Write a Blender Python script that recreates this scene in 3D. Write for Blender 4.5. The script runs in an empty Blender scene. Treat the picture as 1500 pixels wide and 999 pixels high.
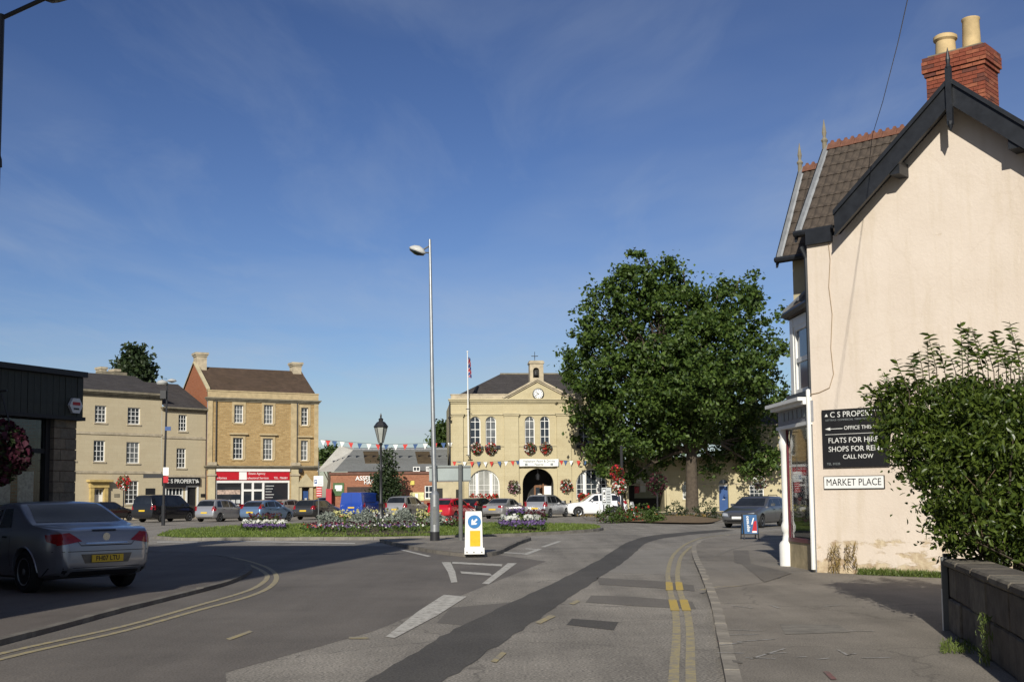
import bpy, bmesh, math, random
import numpy as np
from mathutils import Vector, Matrix
from mathutils.geometry import tessellate_polygon
from mathutils.bvhtree import BVHTree

random.seed(7)
SC = bpy.context.scene
COL = SC.collection
R = math.radians

# ---------------------------------------------------------------- camera
EYE = 1.58
FPX = 1700.0                       # focal length in photo pixels (1500 wide)
PITCH = math.atan(0.085)
ROLL = 0.010
CPY = 726 - 0.085 * FPX            # principal point row
_f = Vector((0, math.cos(PITCH), math.sin(PITCH)))
_u0 = Vector((0, -math.sin(PITCH), math.cos(PITCH)))
_r0 = Vector((1, 0, 0))
_r = _r0 * math.cos(ROLL) - _u0 * math.sin(ROLL)
_u = _u0 * math.cos(ROLL) + _r0 * math.sin(ROLL)
CAMP = Vector((0, 0, EYE))
cam = bpy.data.cameras.new('camera')
camo = bpy.data.objects.new('camera', cam)
COL.objects.link(camo)
m = Matrix((( _r.x, _u.x, -_f.x, 0), (_r.y, _u.y, -_f.y, 0), (_r.z, _u.z, -_f.z, EYE), (0, 0, 0, 1)))
camo.matrix_world = m
cam.sensor_width = 36
cam.lens = FPX / 1500 * 36
cam.shift_y = (CPY - 499.5) / 1500
cam.clip_end = 3000
SC.camera = camo

VX, VY = 1.3, 0.4
# ---------------------------------------------------------------- light
SUN_EL = R(26.5)
SUN_AZ = R(189.0)                  # clockwise from +Y
world = bpy.data.worlds.new('World')
SC.world = world
world.use_nodes = True
wn = world.node_tree
for n in list(wn.nodes): wn.nodes.remove(n)
sky = wn.nodes.new('ShaderNodeTexSky')
sky.sky_type = 'NISHITA'
sky.sun_disc = False
sky.sun_elevation = SUN_EL
sky.sun_rotation = SUN_AZ
sky.altitude = 50
sky.air_density = 1.0
sky.dust_density = 0.6
sky.ozone_density = 2.6
bg = wn.nodes.new('ShaderNodeBackground')
bg.inputs['Strength'].default_value = 0.092
wo = wn.nodes.new('ShaderNodeOutputWorld')
tc = wn.nodes.new('ShaderNodeTexCoord')
# thin high cirrus over the whole sky: direction projected on a plane overhead
sx = wn.nodes.new('ShaderNodeSeparateXYZ'); wn.links.new(tc.outputs['Generated'], sx.inputs[0])
zc = wn.nodes.new('ShaderNodeMath'); zc.operation = 'MAXIMUM'; zc.inputs[1].default_value = 0.04
wn.links.new(sx.outputs[2], zc.inputs[0])
dx = wn.nodes.new('ShaderNodeMath'); dx.operation = 'DIVIDE'; wn.links.new(sx.outputs[0], dx.inputs[0]); wn.links.new(zc.outputs[0], dx.inputs[1])
dy = wn.nodes.new('ShaderNodeMath'); dy.operation = 'DIVIDE'; wn.links.new(sx.outputs[1], dy.inputs[0]); wn.links.new(zc.outputs[0], dy.inputs[1])
cx = wn.nodes.new('ShaderNodeCombineXYZ'); wn.links.new(dx.outputs[0], cx.inputs[0]); wn.links.new(dy.outputs[0], cx.inputs[1])
mp = wn.nodes.new('ShaderNodeMapping'); mp.inputs['Scale'].default_value = (2.6, 0.8, 1); mp.inputs['Location'].default_value = (3.35, 0.7, 0)
mp.inputs['Rotation'].default_value = (0, 0, R(4))
wn.links.new(cx.outputs[0], mp.inputs[0])
nz = wn.nodes.new('ShaderNodeTexNoise'); nz.inputs['Scale'].default_value = 0.85; nz.inputs['Detail'].default_value = 6; nz.inputs['Roughness'].default_value = 0.6
nz.inputs['Distortion'].default_value = 0.5
wn.links.new(mp.outputs[0], nz.inputs['Vector'])
rp = wn.nodes.new('ShaderNodeMapRange'); rp.inputs[1].default_value = 0.48; rp.inputs[2].default_value = 0.85; rp.inputs[3].default_value = 0; rp.inputs[4].default_value = 0.19
wn.links.new(nz.outputs['Fac'], rp.inputs[0])
mx = wn.nodes.new('ShaderNodeMix'); mx.data_type = 'RGBA'
mx.inputs['B'].default_value = (4.3, 4.9, 5.7, 1)
# broad thin veil of high cloud
mp2 = wn.nodes.new('ShaderNodeMapping'); mp2.inputs['Scale'].default_value = (0.42, 0.30, 1); mp2.inputs['Location'].default_value = (VX, VY, 0)
wn.links.new(cx.outputs[0], mp2.inputs[0])
nz2 = wn.nodes.new('ShaderNodeTexNoise'); nz2.inputs['Scale'].default_value = 1.0; nz2.inputs['Detail'].default_value = 5; nz2.inputs['Roughness'].default_value = 0.5; nz2.inputs['Distortion'].default_value = 0.3
wn.links.new(mp2.outputs[0], nz2.inputs['Vector'])
rp2 = wn.nodes.new('ShaderNodeMapRange'); rp2.inputs[1].default_value = 0.40; rp2.inputs[2].default_value = 0.70; rp2.inputs[3].default_value = 0.0; rp2.inputs[4].default_value = 0.34
wn.links.new(nz2.outputs['Fac'], rp2.inputs[0])
sm = wn.nodes.new('ShaderNodeMath'); sm.operation = 'ADD'; wn.links.new(rp.outputs[0], sm.inputs[0]); wn.links.new(rp2.outputs[0], sm.inputs[1])
wn.links.new(sm.outputs[0], mx.inputs['Factor'])
# grade of the clear sky: deeper overhead, paler at the horizon
g1 = wn.nodes.new('ShaderNodeVectorMath'); g1.operation = 'SCALE'; g1.inputs['Scale'].default_value = 0.139
wn.links.new(sky.outputs[0], g1.inputs[0])
g2 = wn.nodes.new('ShaderNodeGamma'); g2.inputs['Gamma'].default_value = 1.46; wn.links.new(g1.outputs[0], g2.inputs[0])
g3 = wn.nodes.new('ShaderNodeVectorMath'); g3.operation = 'MULTIPLY'; g3.inputs[1].default_value = (5.6, 5.1, 5.7)
wn.links.new(g2.outputs[0], g3.inputs[0])
g4 = wn.nodes.new('ShaderNodeVectorMath'); g4.operation = 'MINIMUM'; g4.inputs[1].default_value = (4.6, 5.6, 6.8)
wn.links.new(g3.outputs[0], g4.inputs[0])
wn.links.new(g4.outputs[0], mx.inputs['A'])
wn.links.new(mx.outputs['Result'], bg.inputs['Color'])
wn.links.new(bg.outputs[0], wo.inputs[0])

SUND = Vector((math.sin(SUN_AZ) * math.cos(SUN_EL), math.cos(SUN_AZ) * math.cos(SUN_EL), math.sin(SUN_EL)))
sl = bpy.data.lights.new('sun', 'SUN')
sl.energy = 4.45
sl.angle = R(0.53)
sl.color = (1.0, 0.95, 0.85)
slo = bpy.data.objects.new('sun', sl)
slo.rotation_euler = (-SUND).to_track_quat('-Z', 'Y').to_euler()
slo.location = SUND * 200
COL.objects.link(slo)

vs = SC.view_settings
vs.view_transform = 'Standard'
vs.look = 'None'
vs.exposure = 0.22
vs.gamma = 1
vs.use_curve_mapping = False
SC.cycles.use_denoising = True
SC.cycles.max_bounces = 6

# ---------------------------------------------------------------- projection helpers (photo pixel -> place)
def ray(px, py):
    return (_f + _r * ((px - 750) / FPX) + _u * ((CPY - py) / FPX)).normalized()
def G(px, py, z=0.0):
    d = ray(px, py)
    return CAMP + d * ((z - EYE) / d.z)
def P(px, py, Y):
    d = ray(px, py)
    return CAMP + d * (Y / d.y)

# ---------------------------------------------------------------- materials
def nodes_of(mt):
    mt.use_nodes = True
    nt = mt.node_tree
    return nt, nt.nodes['Principled BSDF']
def mat(name, col, rough=0.8, var=0.15, scale=6.0, bump=0.0, bscale=40.0, metal=0.0, spec=0.4, coat=0.0, obj=True, detail=5, col2=None, stretch=None):
    mt = bpy.data.materials.new(name)
    nt, b = nodes_of(mt)
    b.inputs['Roughness'].default_value = rough
    b.inputs['Metallic'].default_value = metal
    b.inputs['Specular IOR Level'].default_value = spec
    b.inputs['Coat Weight'].default_value = coat
    b.inputs['Coat Roughness'].default_value = 0.05
    c = Vector(col)
    if var > 0:
        t = nt.nodes.new('ShaderNodeTexCoord')
        n = nt.nodes.new('ShaderNodeTexNoise')
        n.inputs['Scale'].default_value = scale
        n.inputs['Detail'].default_value = detail
        n.inputs['Roughness'].default_value = 0.65
        src = t.outputs['Object' if obj else 'Generated']
        if stretch:
            mpn = nt.nodes.new('ShaderNodeMapping'); mpn.inputs['Scale'].default_value = stretch
            nt.links.new(src, mpn.inputs[0]); src = mpn.outputs[0]
        nt.links.new(src, n.inputs['Vector'])
        r = nt.nodes.new('ShaderNodeValToRGB')
        a = c * (1 - var); bb = c * (1 + var)
        if col2: bb = Vector(col2)
        r.color_ramp.elements[0].color = (*a, 1); r.color_ramp.elements[0].position = 0.3
        r.color_ramp.elements[1].color = (*bb, 1); r.color_ramp.elements[1].position = 0.7
        nt.links.new(n.outputs['Fac'], r.inputs[0])
        nt.links.new(r.outputs[0], b.inputs['Base Color'])
    else:
        b.inputs['Base Color'].default_value = (*c, 1)
    if bump > 0:
        t = nt.nodes.new('ShaderNodeTexCoord')
        n = nt.nodes.new('ShaderNodeTexNoise')
        n.inputs['Scale'].default_value = bscale; n.inputs['Detail'].default_value = 4
        nt.links.new(t.outputs['Object'], n.inputs['Vector'])
        bm_ = nt.nodes.new('ShaderNodeBump'); bm_.inputs['Strength'].default_value = bump; bm_.inputs['Distance'].default_value = 0.02
        nt.links.new(n.outputs['Fac'], bm_.inputs['Height'])
        nt.links.new(bm_.outputs[0], b.inputs['Normal'])
    return mt
def brickmat(name, c1, c2, mortar, bw, bh, ms=0.012, rough=0.9, bump=0.4, blend=0.35, big=0.25, stain=(0.75, 0.7, 0.62), offset=0.5, fine=0.16):
    """masonry too far away to pick apart: courses from local x/z, weathering from noise"""
    mt = bpy.data.materials.new(name)
    nt, b = nodes_of(mt)
    b.inputs['Roughness'].default_value = rough
    b.inputs['Specular IOR Level'].default_value = 0.2
    t = nt.nodes.new('ShaderNodeTexCoord')
    s = nt.nodes.new('ShaderNodeSeparateXYZ'); nt.links.new(t.outputs['Object'], s.inputs[0])
    c = nt.nodes.new('ShaderNodeCombineXYZ')
    ad = nt.nodes.new('ShaderNodeMath'); ad.operation = 'ADD'
    nt.links.new(s.outputs[0], ad.inputs[0]); nt.links.new(s.outputs[1], ad.inputs[1])
    nt.links.new(ad.outputs[0], c.inputs[0])
    nt.links.new(s.outputs[2], c.inputs[1])
    br = nt.nodes.new('ShaderNodeTexBrick')
    br.offset = offset
    br.inputs['Scale'].default_value = 1.0
    br.inputs['Brick Width'].default_value = bw
    br.inputs['Row Height'].default_value = bh
    br.inputs['Mortar Size'].default_value = ms
    br.inputs['Mortar Smooth'].default_value = 0.3
    br.inputs['Bias'].default_value = 0.0
    br.inputs['Color1'].default_value = (*c1, 1); br.inputs['Color2'].default_value = (*c2, 1); br.inputs['Mortar'].default_value = (*mortar, 1)
    nt.links.new(c.outputs[0], br.inputs['Vector'])
    n = nt.nodes.new('ShaderNodeTexNoise'); n.inputs['Scale'].default_value = 0.6; n.inputs['Detail'].default_value = 8; n.inputs['Roughness'].default_value = 0.7
    nt.links.new(t.outputs['Object'], n.inputs['Vector'])
    r = nt.nodes.new('ShaderNodeMapRange'); r.inputs[1].default_value = 0.42; r.inputs[2].default_value = 0.75; r.inputs[3].default_value = 0; r.inputs[4].default_value = big
    nt.links.new(n.outputs['Fac'], r.inputs[0])
    mx_ = nt.nodes.new('ShaderNodeMix'); mx_.data_type = 'RGBA'; mx_.blend_type = 'MULTIPLY'
    mx_.inputs['B'].default_value = (*stain, 1)
    nt.links.new(r.outputs[0], mx_.inputs['Factor']); nt.links.new(br.outputs['Color'], mx_.inputs['A'])
    n2 = nt.nodes.new('ShaderNodeTexNoise'); n2.inputs['Scale'].default_value = 9; n2.inputs['Detail'].default_value = 5
    nt.links.new(t.outputs['Object'], n2.inputs['Vector'])
    r2 = nt.nodes.new('ShaderNodeMapRange'); r2.inputs[1].default_value = 0.3; r2.inputs[2].default_value = 0.7; r2.inputs[3].default_value = 1 - fine; r2.inputs[4].default_value = 1 + fine * 0.7
    nt.links.new(n2.outputs['Fac'], r2.inputs[0])
    m3 = nt.nodes.new('ShaderNodeVectorMath'); m3.operation = 'SCALE'
    nt.links.new(mx_.outputs['Result'], m3.inputs[0]); nt.links.new(r2.outputs[0], m3.inputs['Scale'])
    nt.links.new(m3.outputs[0], b.inputs['Base Color'])
    bm_ = nt.nodes.new('ShaderNodeBump'); bm_.inputs['Strength'].default_value = bump; bm_.inputs['Distance'].default_value = 0.015; bm_.invert = True
    nt.links.new(br.outputs['Fac'], bm_.inputs['Height']); nt.links.new(bm_.outputs[0], b.inputs['Normal'])
    return mt
def leafmat(name, c1, c2, trans=0.3, rough=0.5):
    mt = bpy.data.materials.new(name)
    nt, b = nodes_of(mt)
    g = nt.nodes.new('ShaderNodeNewGeometry')
    r = nt.nodes.new('ShaderNodeValToRGB')
    r.color_ramp.elements[0].color = (*c1, 1); r.color_ramp.elements[1].color = (*c2, 1)
    nt.links.new(g.outputs['Random Per Island'], r.inputs[0])
    nt.links.new(r.outputs[0], b.inputs['Base Color'])
    b.inputs['Roughness'].default_value = rough
    b.inputs['Specular IOR Level'].default_value = 0.35
    tr = nt.nodes.new('ShaderNodeBsdfTranslucent'); nt.links.new(r.outputs[0], tr.inputs[0])
    ms = nt.nodes.new('ShaderNodeMixShader'); ms.inputs[0].default_value = trans
    nt.links.new(b.outputs[0], ms.inputs[1]); nt.links.new(tr.outputs[0], ms.inputs[2])
    nt.links.new(ms.outputs[0], nt.nodes['Material Output'].inputs[0])
    return mt
def paint(name, col, metal=0.5, rough=0.32):
    mt = mat(name, col, rough, 0.04, 300, metal=metal, coat=0.7, spec=0.5)
    return mt

# ---------------------------------------------------------------- mesh builder
class MB:
    def __init__(s): s.v = []; s.f = []; s.mi = []
    def add(s, vs, fs, m=0):
        o = len(s.v)
        s.v += [tuple(p) for p in vs]
        for f in fs: s.f.append(tuple(i + o for i in f)); s.mi.append(m)
        return s
    def box(s, x0, x1, y0, y1, z0, z1, m=0, M=None):
        v = [(x0, y0, z0), (x1, y0, z0), (x1, y1, z0), (x0, y1, z0), (x0, y0, z1), (x1, y0, z1), (x1, y1, z1), (x0, y1, z1)]
        if M: v = [M @ Vector(p) for p in v]
        return s.add(v, [(0, 3, 2, 1), (4, 5, 6, 7), (0, 1, 5, 4), (1, 2, 6, 5), (2, 3, 7, 6), (3, 0, 4, 7)], m)
    def prism(s, poly, y0, y1, m=0):          # poly (x,z), extruded along y
        n = len(poly)
        v = [(x, y0, z) for x, z in poly] + [(x, y1, z) for x, z in poly]
        return s.add(v, [tuple(range(n))[::1], tuple(range(2 * n - 1, n - 1, -1))] + [(i, i + n, (i + 1) % n + n, (i + 1) % n) for i in range(n)], m)
    def slab(s, poly, z0, z1, m=0):           # poly (x,y), extruded along z ; triangulated top
        n = len(poly)
        tris = tessellate_polygon([[Vector((p[0], p[1], 0)) for p in poly]])
        v = [(p[0], p[1], z1) for p in poly] + [(p[0], p[1], z0) for p in poly]
        return s.add(v, [tuple(t) for t in tris] + [(i, (i + 1) % n, (i + 1) % n + n, i + n) for i in range(n)], m)
    def sheet(s, poly, z, m=0):
        tris = tessellate_polygon([[Vector((p[0], p[1], 0)) for p in poly]])
        return s.add([(p[0], p[1], z) for p in poly], [tuple(t) for t in tris], m)
    def ribbon(s, pts, w, z, m=0):
        L = []; Rr = []
        for i, p in enumerate(pts):
            a = Vector(pts[max(i - 1, 0)][:2]); b = Vector(pts[min(i + 1, len(pts) - 1)][:2])
            d = (b - a).normalized(); nn = Vector((-d.y, d.x)) * w / 2
            L.append((p[0] + nn.x, p[1] + nn.y, z)); Rr.append((p[0] - nn.x, p[1] - nn.y, z))
        n = len(pts)
        return s.add(L + Rr, [(i, i + 1, i + 1 + n, i + n) for i in range(n - 1)], m)
    def tube(s, pts, r, n=8, m=0):
        pts = [Vector(p) for p in pts]
        rs = r if isinstance(r, (list, tuple)) else [r] * len(pts)
        v = []; f = []
        up = None
        for i, p in enumerate(pts):
            d = (pts[min(i + 1, len(pts) - 1)] - pts[max(i - 1, 0)]).normalized()
            if up is None:
                up = Vector((0, 0, 1)) if abs(d.z) < 0.9 else Vector((1, 0, 0))
            a = d.cross(up).normalized(); b = a.cross(d).normalized(); up = b
            for k in range(n):
                t = 2 * math.pi * k / n
                v.append(p + (a * math.cos(t) + b * math.sin(t)) * rs[i])
        for i in range(len(pts) - 1):
            for k in range(n):
                f.append((i * n + k, i * n + (k + 1) % n, (i + 1) * n + (k + 1) % n, (i + 1) * n + k))
        f.append(tuple(range(n - 1, -1, -1))); f.append(tuple(range((len(pts) - 1) * n, len(pts) * n)))
        return s.add(v, f, m)
    def lathe(s, prof, c=(0, 0, 0), n=16, m=0, M=None):
        v = []; f = []
        for r_, z in prof:
            for k in range(n):
                t = 2 * math.pi * k / n
                p = Vector((c[0] + r_ * math.cos(t), c[1] + r_ * math.sin(t), c[2] + z))
                v.append(M @ p if M else p)
        for i in range(len(prof) - 1):
            for k in range(n):
                f.append((i * n + k, i * n + (k + 1) % n, (i + 1) * n + (k + 1) % n, (i + 1) * n + k))
        f.append(tuple(range(n - 1, -1, -1))); f.append(tuple(range((len(prof) - 1) * n, len(prof) * n)))
        return s.add(v, f, m)
    def mesh(s, name, mats, smooth=None):
        me = bpy.data.meshes.new(name)
        me.from_pydata(s.v, [], s.f)
        for mm in (mats if isinstance(mats, (list, tuple)) else [mats]): me.materials.append(mm)
        if any(s.mi): me.polygons.foreach_set('material_index', s.mi)
        if smooth is not None:
            me.polygons.foreach_set('use_smooth', [True] * len(me.polygons))
            me.set_sharp_from_angle(angle=R(smooth))
        me.update()
        return me
    def build(s, name, mats, parent=None, smooth=None, kind=None):
        return put(name, s.mesh(name, mats, smooth), parent, kind)
def put(name, me, parent=None, kind=None):
    o = bpy.data.objects.new(name, me)
    COL.objects.link(o)
    if parent is not None: o.parent = parent
    if kind: o['kind'] = kind
    return o
def thing(name, label, cat, loc=(0, 0, 0), rz=0.0, group=None):
    o = bpy.data.objects.new(name, None)
    o.empty_display_size = 0.2
    COL.objects.link(o)
    o.location = loc; o.rotation_euler = (0, 0, rz)
    return tag(o, label, cat, group)
def tag(o, label, cat, group=None):
    o['label'] = label; o['category'] = cat
    if group: o['group'] = group
    return o
def structure(o):
    o['kind'] = 'structure'
    return o
def text(s, name, size, material, parent, M, depth=0.004, bold=False, align='CENTER', xs=1.0):
    cu = bpy.data.curves.new(name, 'FONT')
    cu.body = s; cu.size = size; cu.extrude = depth; cu.align_x = align; cu.align_y = 'CENTER'
    if bold: cu.offset = size * 0.018
    cu.resolution_u = 3
    t = bpy.data.objects.new(name, cu)
    me = bpy.data.meshes.new_from_object(t)
    bpy.data.objects.remove(t)
    me.transform(M @ Matrix.Diagonal((xs, 1, 1, 1)))
    me.materials.clear(); me.materials.append(material)
    me.name = name
    return put(name, me, parent)
def facing(x, y, z):                       # text lying in local xz plane, read from -y
    return Matrix.Translation((x, y, z)) @ Matrix.Rotation(R(90), 4, 'X')
class Fac:
    """a facade: origin on the ground, x along it (to the right), y into the building"""
    def __init__(s, O, ang):
        s.O = Vector((O[0], O[1], 0)); s.a = ang
        s.x = Vector((math.cos(ang), math.sin(ang), 0)); s.y = Vector((-math.sin(ang), math.cos(ang), 0))
    def at(s, px, py, y=0.0):
        d = ray(px, py); o = s.O + s.y * y
        t = (o - CAMP).dot(s.y) / d.dot(s.y)
        p = CAMP + d * t
        return (p - s.O).dot(s.x), p.z
    def rect(s, x0, y0, x1, y1, y=0.0):
        xc = (x0 + x1) / 2; yc = (y0 + y1) / 2
        return s.at(x0, yc, y)[0], s.at(x1, yc, y)[0], s.at(xc, y1, y)[1], s.at(xc, y0, y)[1]
    def w(s, lx, ly=0, z=0): return s.O + s.x * lx + s.y * ly + Vector((0, 0, z))
def arch(x0, x1, z0, z1, n=12):
    r = (x1 - x0) / 2; c = (x0 + x1) / 2; zs = z1 - r
    return [(x0, z0), (x1, z0)] + [(c + r * math.cos(math.pi * k / n), zs + r * math.sin(math.pi * k / n)) for k in range(n + 1)]
def rectp(x0, x1, z0, z1): return [(x0, z0), (x1, z0), (x1, z1), (x0, z1)]
def wall(mb, outer, holes=(), y=0.0, depth=0.2, m=0):
    polys = [[Vector((p[0], p[1], 0)) for p in outer]] + [[Vector((p[0], p[1], 0)) for p in h] for h in holes]
    tris = tessellate_polygon(polys)
    fl = [p for pl in polys for p in pl]
    mb.add([(p.x, y, p.y) for p in fl], [tuple(t) for t in tris], m)
    for h in holes:
        n = len(h)
        mb.add([(a, y, b) for a, b in h] + [(a, y + depth, b) for a, b in h], [(i, (i + 1) % n, (i + 1) % n + n, i + n) for i in range(n)], m)
def sash(parent, x0, x1, z0, z1, y=0.12, cols=3, rows=4, arched=False, sill=True, fm=None, gm=None, sm=None, bar=0.03, fr=0.06, name='window', sillw=0.08):
    """timber window in an opening: frame and glazing bars, with glass and stone sill as sub-parts"""
    mb = MB()
    d = 0.06
    if arched:
        po = arch(x0, x1, z0, z1, 14); c = (x0 + x1) / 2; r = (x1 - x0) / 2; zs = z1 - r
        pi = []
        for (a, b) in po:
            if b <= zs + 1e-6: pi.append((a + (fr if a < c else -fr), b + (fr if b < z0 + 0.01 else 0)))
            else:
                k = (r - fr) / r; pi.append((c + (a - c) * k, zs + (b - zs) * k))
        n = len(po)
        mb.add([(a, y, b) for a, b in po] + [(a, y, b) for a, b in pi] + [(a, y + d, b) for a, b in pi], [(i, (i + 1) % n, (i + 1) % n + n, i + n) for i in range(n)] + [(i + n, (i + 1) % n + n, (i + 1) % n + 2 * n, i + 2 * n) for i in range(n)])
        for k in range(1, cols):
            xx = x0 + (x1 - x0) * k / cols; h = zs + math.sqrt(max(r * r - (xx - c) ** 2, 0)) - fr * 0.4
            mb.box(xx - bar / 2, xx + bar / 2, y + 0.005, y + d, z0 + fr, h)
        for k in range(1, rows):
            zz = z0 + (zs - z0) * k / (rows - 1)
            mb.box(x0 + fr, x1 - fr, y + 0.008, y + d, zz - bar / 2, zz + bar / 2)
        gl = arch(x0 + 0.01, x1 - 0.01, z0 + 0.01, z1 - 0.01, 14)
    else:
        mb.box(x0, x0 + fr, y, y + d, z0, z1); mb.box(x1 - fr, x1, y, y + d, z0, z1)
        mb.box(x0 + fr, x1 - fr, y + 0.002, y + d, z0, z0 + fr * 1.2); mb.box(x0 + fr, x1 - fr, y + 0.002, y + d, z1 - fr, z1)
        for k in range(1, cols):
            xx = x0 + (x1 - x0) * k / cols
            mb.box(xx - bar / 2, xx + bar / 2, y + 0.012, y + d, z0 + fr, z1 - fr)
        for k in range(1, rows):
            zz = z0 + (z1 - z0) * k / rows
            b2 = bar * (1.6 if rows % 2 == 0 and k == rows // 2 else 1)
            mb.box(x0 + fr, x1 - fr, y + 0.008, y + d, zz - b2 / 2, zz + b2 / 2)
        gl = rectp(x0 + 0.01, x1 - 0.01, z0 + 0.01, z1 - 0.01)
    w = mb.build(name, fm, parent)
    g = MB(); wall(g, gl, (), y + 0.045)
    g.build('glass', random.choice(GLASSES) if gm is M_GLASS else gm, w)
    if sill:
        MB().box(x0 - sillw, x1 + sillw, -0.07, y + 0.03, z0 - 0.11, z0 + 0.004).build('sill', sm, w)
    return w
# ---------------------------------------------------------------- leaves
def leaves(pos, size, seed=1, shape='diamond', up=0.3, jitter=0.45, axis=None, aspect=0.55):
    """one small bent blade per position -> (verts, faces)"""
    rs = np.random.RandomState(seed)
    pos = np.asarray(pos, dtype=float); n = len(pos)
    a = rs.normal(size=(n, 3)); 
    if axis is not None: a = np.asarray(axis) + a * 0.55
    a /= np.linalg.norm(a, axis=1)[:, None]
    b = rs.normal(size=(n, 3)); b[:, 2] += up * 3
    nrm = b - (b * a).sum(1)[:, None] * a
    nrm /= np.linalg.norm(nrm, axis=1)[:, None]
    side = np.cross(a, nrm)
    L = size * (1 + jitter * rs.uniform(-1, 1, n))[:, None]
    if shape == 'diamond':
        T = [(-0.5, 0, 0), (0.05, aspect / 2, 0.08), (0.5, 0, 0), (0.05, -aspect / 2, 0.08)]
        F = [(0, 1, 2, 3)]
    else:
        T = [(-0.5, 0, 0), (-0.15, aspect / 2, 0.07), (0.2, aspect * 0.4, 0.04), (0.5, 0, -0.08), (0.2, -aspect * 0.4, 0.04), (-0.15, -aspect / 2, 0.07), (-0.1, 0, 0.0), (0.2, 0, -0.02)]
        F = [(0, 6, 1), (0, 5, 6), (1, 6, 7, 2), (5, 4, 7, 6), (2, 7, 3), (7, 4, 3)]
    k = len(T)
    V = np.empty((n, k, 3))
    for i, (x, y, z) in enumerate(T): V[:, i, :] = pos + a * (x * L) + side * (y * L) + nrm * (z * L)
    V = V.reshape(-1, 3)
    base = (np.arange(n) * k)[:, None]
    faces = []
    for f in F: faces += (base + np.array(f)[None, :]).tolist()
    return V.tolist(), faces
def blobpts(blobs, n, seed=1, shell=0.55, squash=1.0):
    """points in a union of balls (x,y,z,r), thicker towards the surface"""
    rs = np.random.RandomState(seed)
    B = np.array(blobs, dtype=float)
    w = B[:, 3] ** 2.2; w /= w.sum()
    idx = rs.choice(len(B), n, p=w)
    d = rs.normal(size=(n, 3)); d /= np.linalg.norm(d, axis=1)[:, None]
    rad = shell + (1 - shell) * rs.uniform(0, 1, n) ** 0.6
    p = B[idx, :3] + d * (rad * B[idx, 3])[:, None] * np.array([1, 1, squash])
    return p
def leafmesh(name, pts, size, material, parent=None, seed=1, kind=None, **kw):
    v, f = leaves(pts, size, seed, **kw)
    mb = MB(); mb.v = [tuple(x) for x in v]; mb.f = f; mb.mi = [0]
    me = bpy.data.meshes.new(name); me.from_pydata(v, [], f); me.materials.append(material); me.update()
    return put(name, me, parent, kind)
# ================================================================= materials
def asphalt(name, col, speck=0.35, big=0.18, fine=60, cracks=0.0):
    mt = bpy.data.materials.new(name)
    nt, b = nodes_of(mt)
    b.inputs['Roughness'].default_value = 0.85; b.inputs['Specular IOR Level'].default_value = 0.3
    t = nt.nodes.new('ShaderNodeTexCoord')
    def noise(sc, lo, hi, det=3, rough=0.6, stretch=None):
        n = nt.nodes.new('ShaderNodeTexNoise'); n.inputs['Scale'].default_value = sc; n.inputs['Detail'].default_value = det; n.inputs['Roughness'].default_value = rough
        src = t.outputs['Object']
        if stretch:
            mpn = nt.nodes.new('ShaderNodeMapping'); mpn.inputs['Scale'].default_value = stretch; mpn.inputs['Rotation'].default_value = (0, 0, R(-12)); nt.links.new(src, mpn.inputs[0]); src = mpn.outputs[0]
        nt.links.new(src, n.inputs['Vector'])
        r = nt.nodes.new('ShaderNodeMapRange'); r.inputs[1].default_value = 0.3; r.inputs[2].default_value = 0.7; r.inputs[3].default_value = lo; r.inputs[4].default_value = hi
        nt.links.new(n.outputs['Fac'], r.inputs[0]); return r, n
    a, na = noise(fine, 1 - speck, 1 + speck, 2)
    c, _ = noise(0.35, 1 - big, 1 + big, 6, 0.7)
    w, _ = noise(0.9, 1 - big * 0.6, 1 + big * 0.6, 4, 0.6, (1.6, 0.12, 1))   # wear along the wheel tracks
    m1 = nt.nodes.new('ShaderNodeMath'); m1.operation = 'MULTIPLY'; nt.links.new(a.outputs[0], m1.inputs[0]); nt.links.new(c.outputs[0], m1.inputs[1])
    m2 = nt.nodes.new('ShaderNodeMath'); m2.operation = 'MULTIPLY'; nt.links.new(m1.outputs[0], m2.inputs[0]); nt.links.new(w.outputs[0], m2.inputs[1])
    if cracks:
        vo = nt.nodes.new('ShaderNodeTexVoronoi'); vo.feature = 'DISTANCE_TO_EDGE'; vo.inputs['Scale'].default_value = 0.35
        n4 = nt.nodes.new('ShaderNodeTexNoise'); n4.inputs['Scale'].default_value = 2.5; n4.inputs['Detail'].default_value = 6
        nt.links.new(t.outputs['Object'], n4.inputs['Vector'])
        mm = nt.nodes.new('ShaderNodeMix'); mm.data_type = 'RGBA'; mm.inputs['Factor'].default_value = 0.35
        nt.links.new(t.outputs['Object'], mm.inputs['A']); nt.links.new(n4.outputs['Color'], mm.inputs['B'])
        nt.links.new(mm.outputs['Result'], vo.inputs['Vector'])
        rr = nt.nodes.new('ShaderNodeMapRange'); rr.inputs[1].default_value = 0.0; rr.inputs[2].default_value = 0.006; rr.inputs[3].default_value = 1 - cracks; rr.inputs[4].default_value = 1
        nt.links.new(vo.outputs['Distance'], rr.inputs[0])
        m4 = nt.nodes.new('ShaderNodeMath'); m4.operation = 'MULTIPLY'; nt.links.new(m2.outputs[0], m4.inputs[0]); nt.links.new(rr.outputs[0], m4.inputs[1]); m2 = m4
    v = nt.nodes.new('ShaderNodeVectorMath'); v.operation = 'SCALE'; v.inputs[0].default_value = col
    nt.links.new(m2.outputs[0], v.inputs['Scale']); nt.links.new(v.outputs[0], b.inputs['Base Color'])
    bm_ = nt.nodes.new('ShaderNodeBump'); bm_.inputs['Strength'].default_value = 0.5; bm_.inputs['Distance'].default_value = 0.008
    nt.links.new(na.outputs['Fac'], bm_.inputs['Height']); nt.links.new(bm_.outputs[0], b.inputs['Normal'])
    return mt
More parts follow.
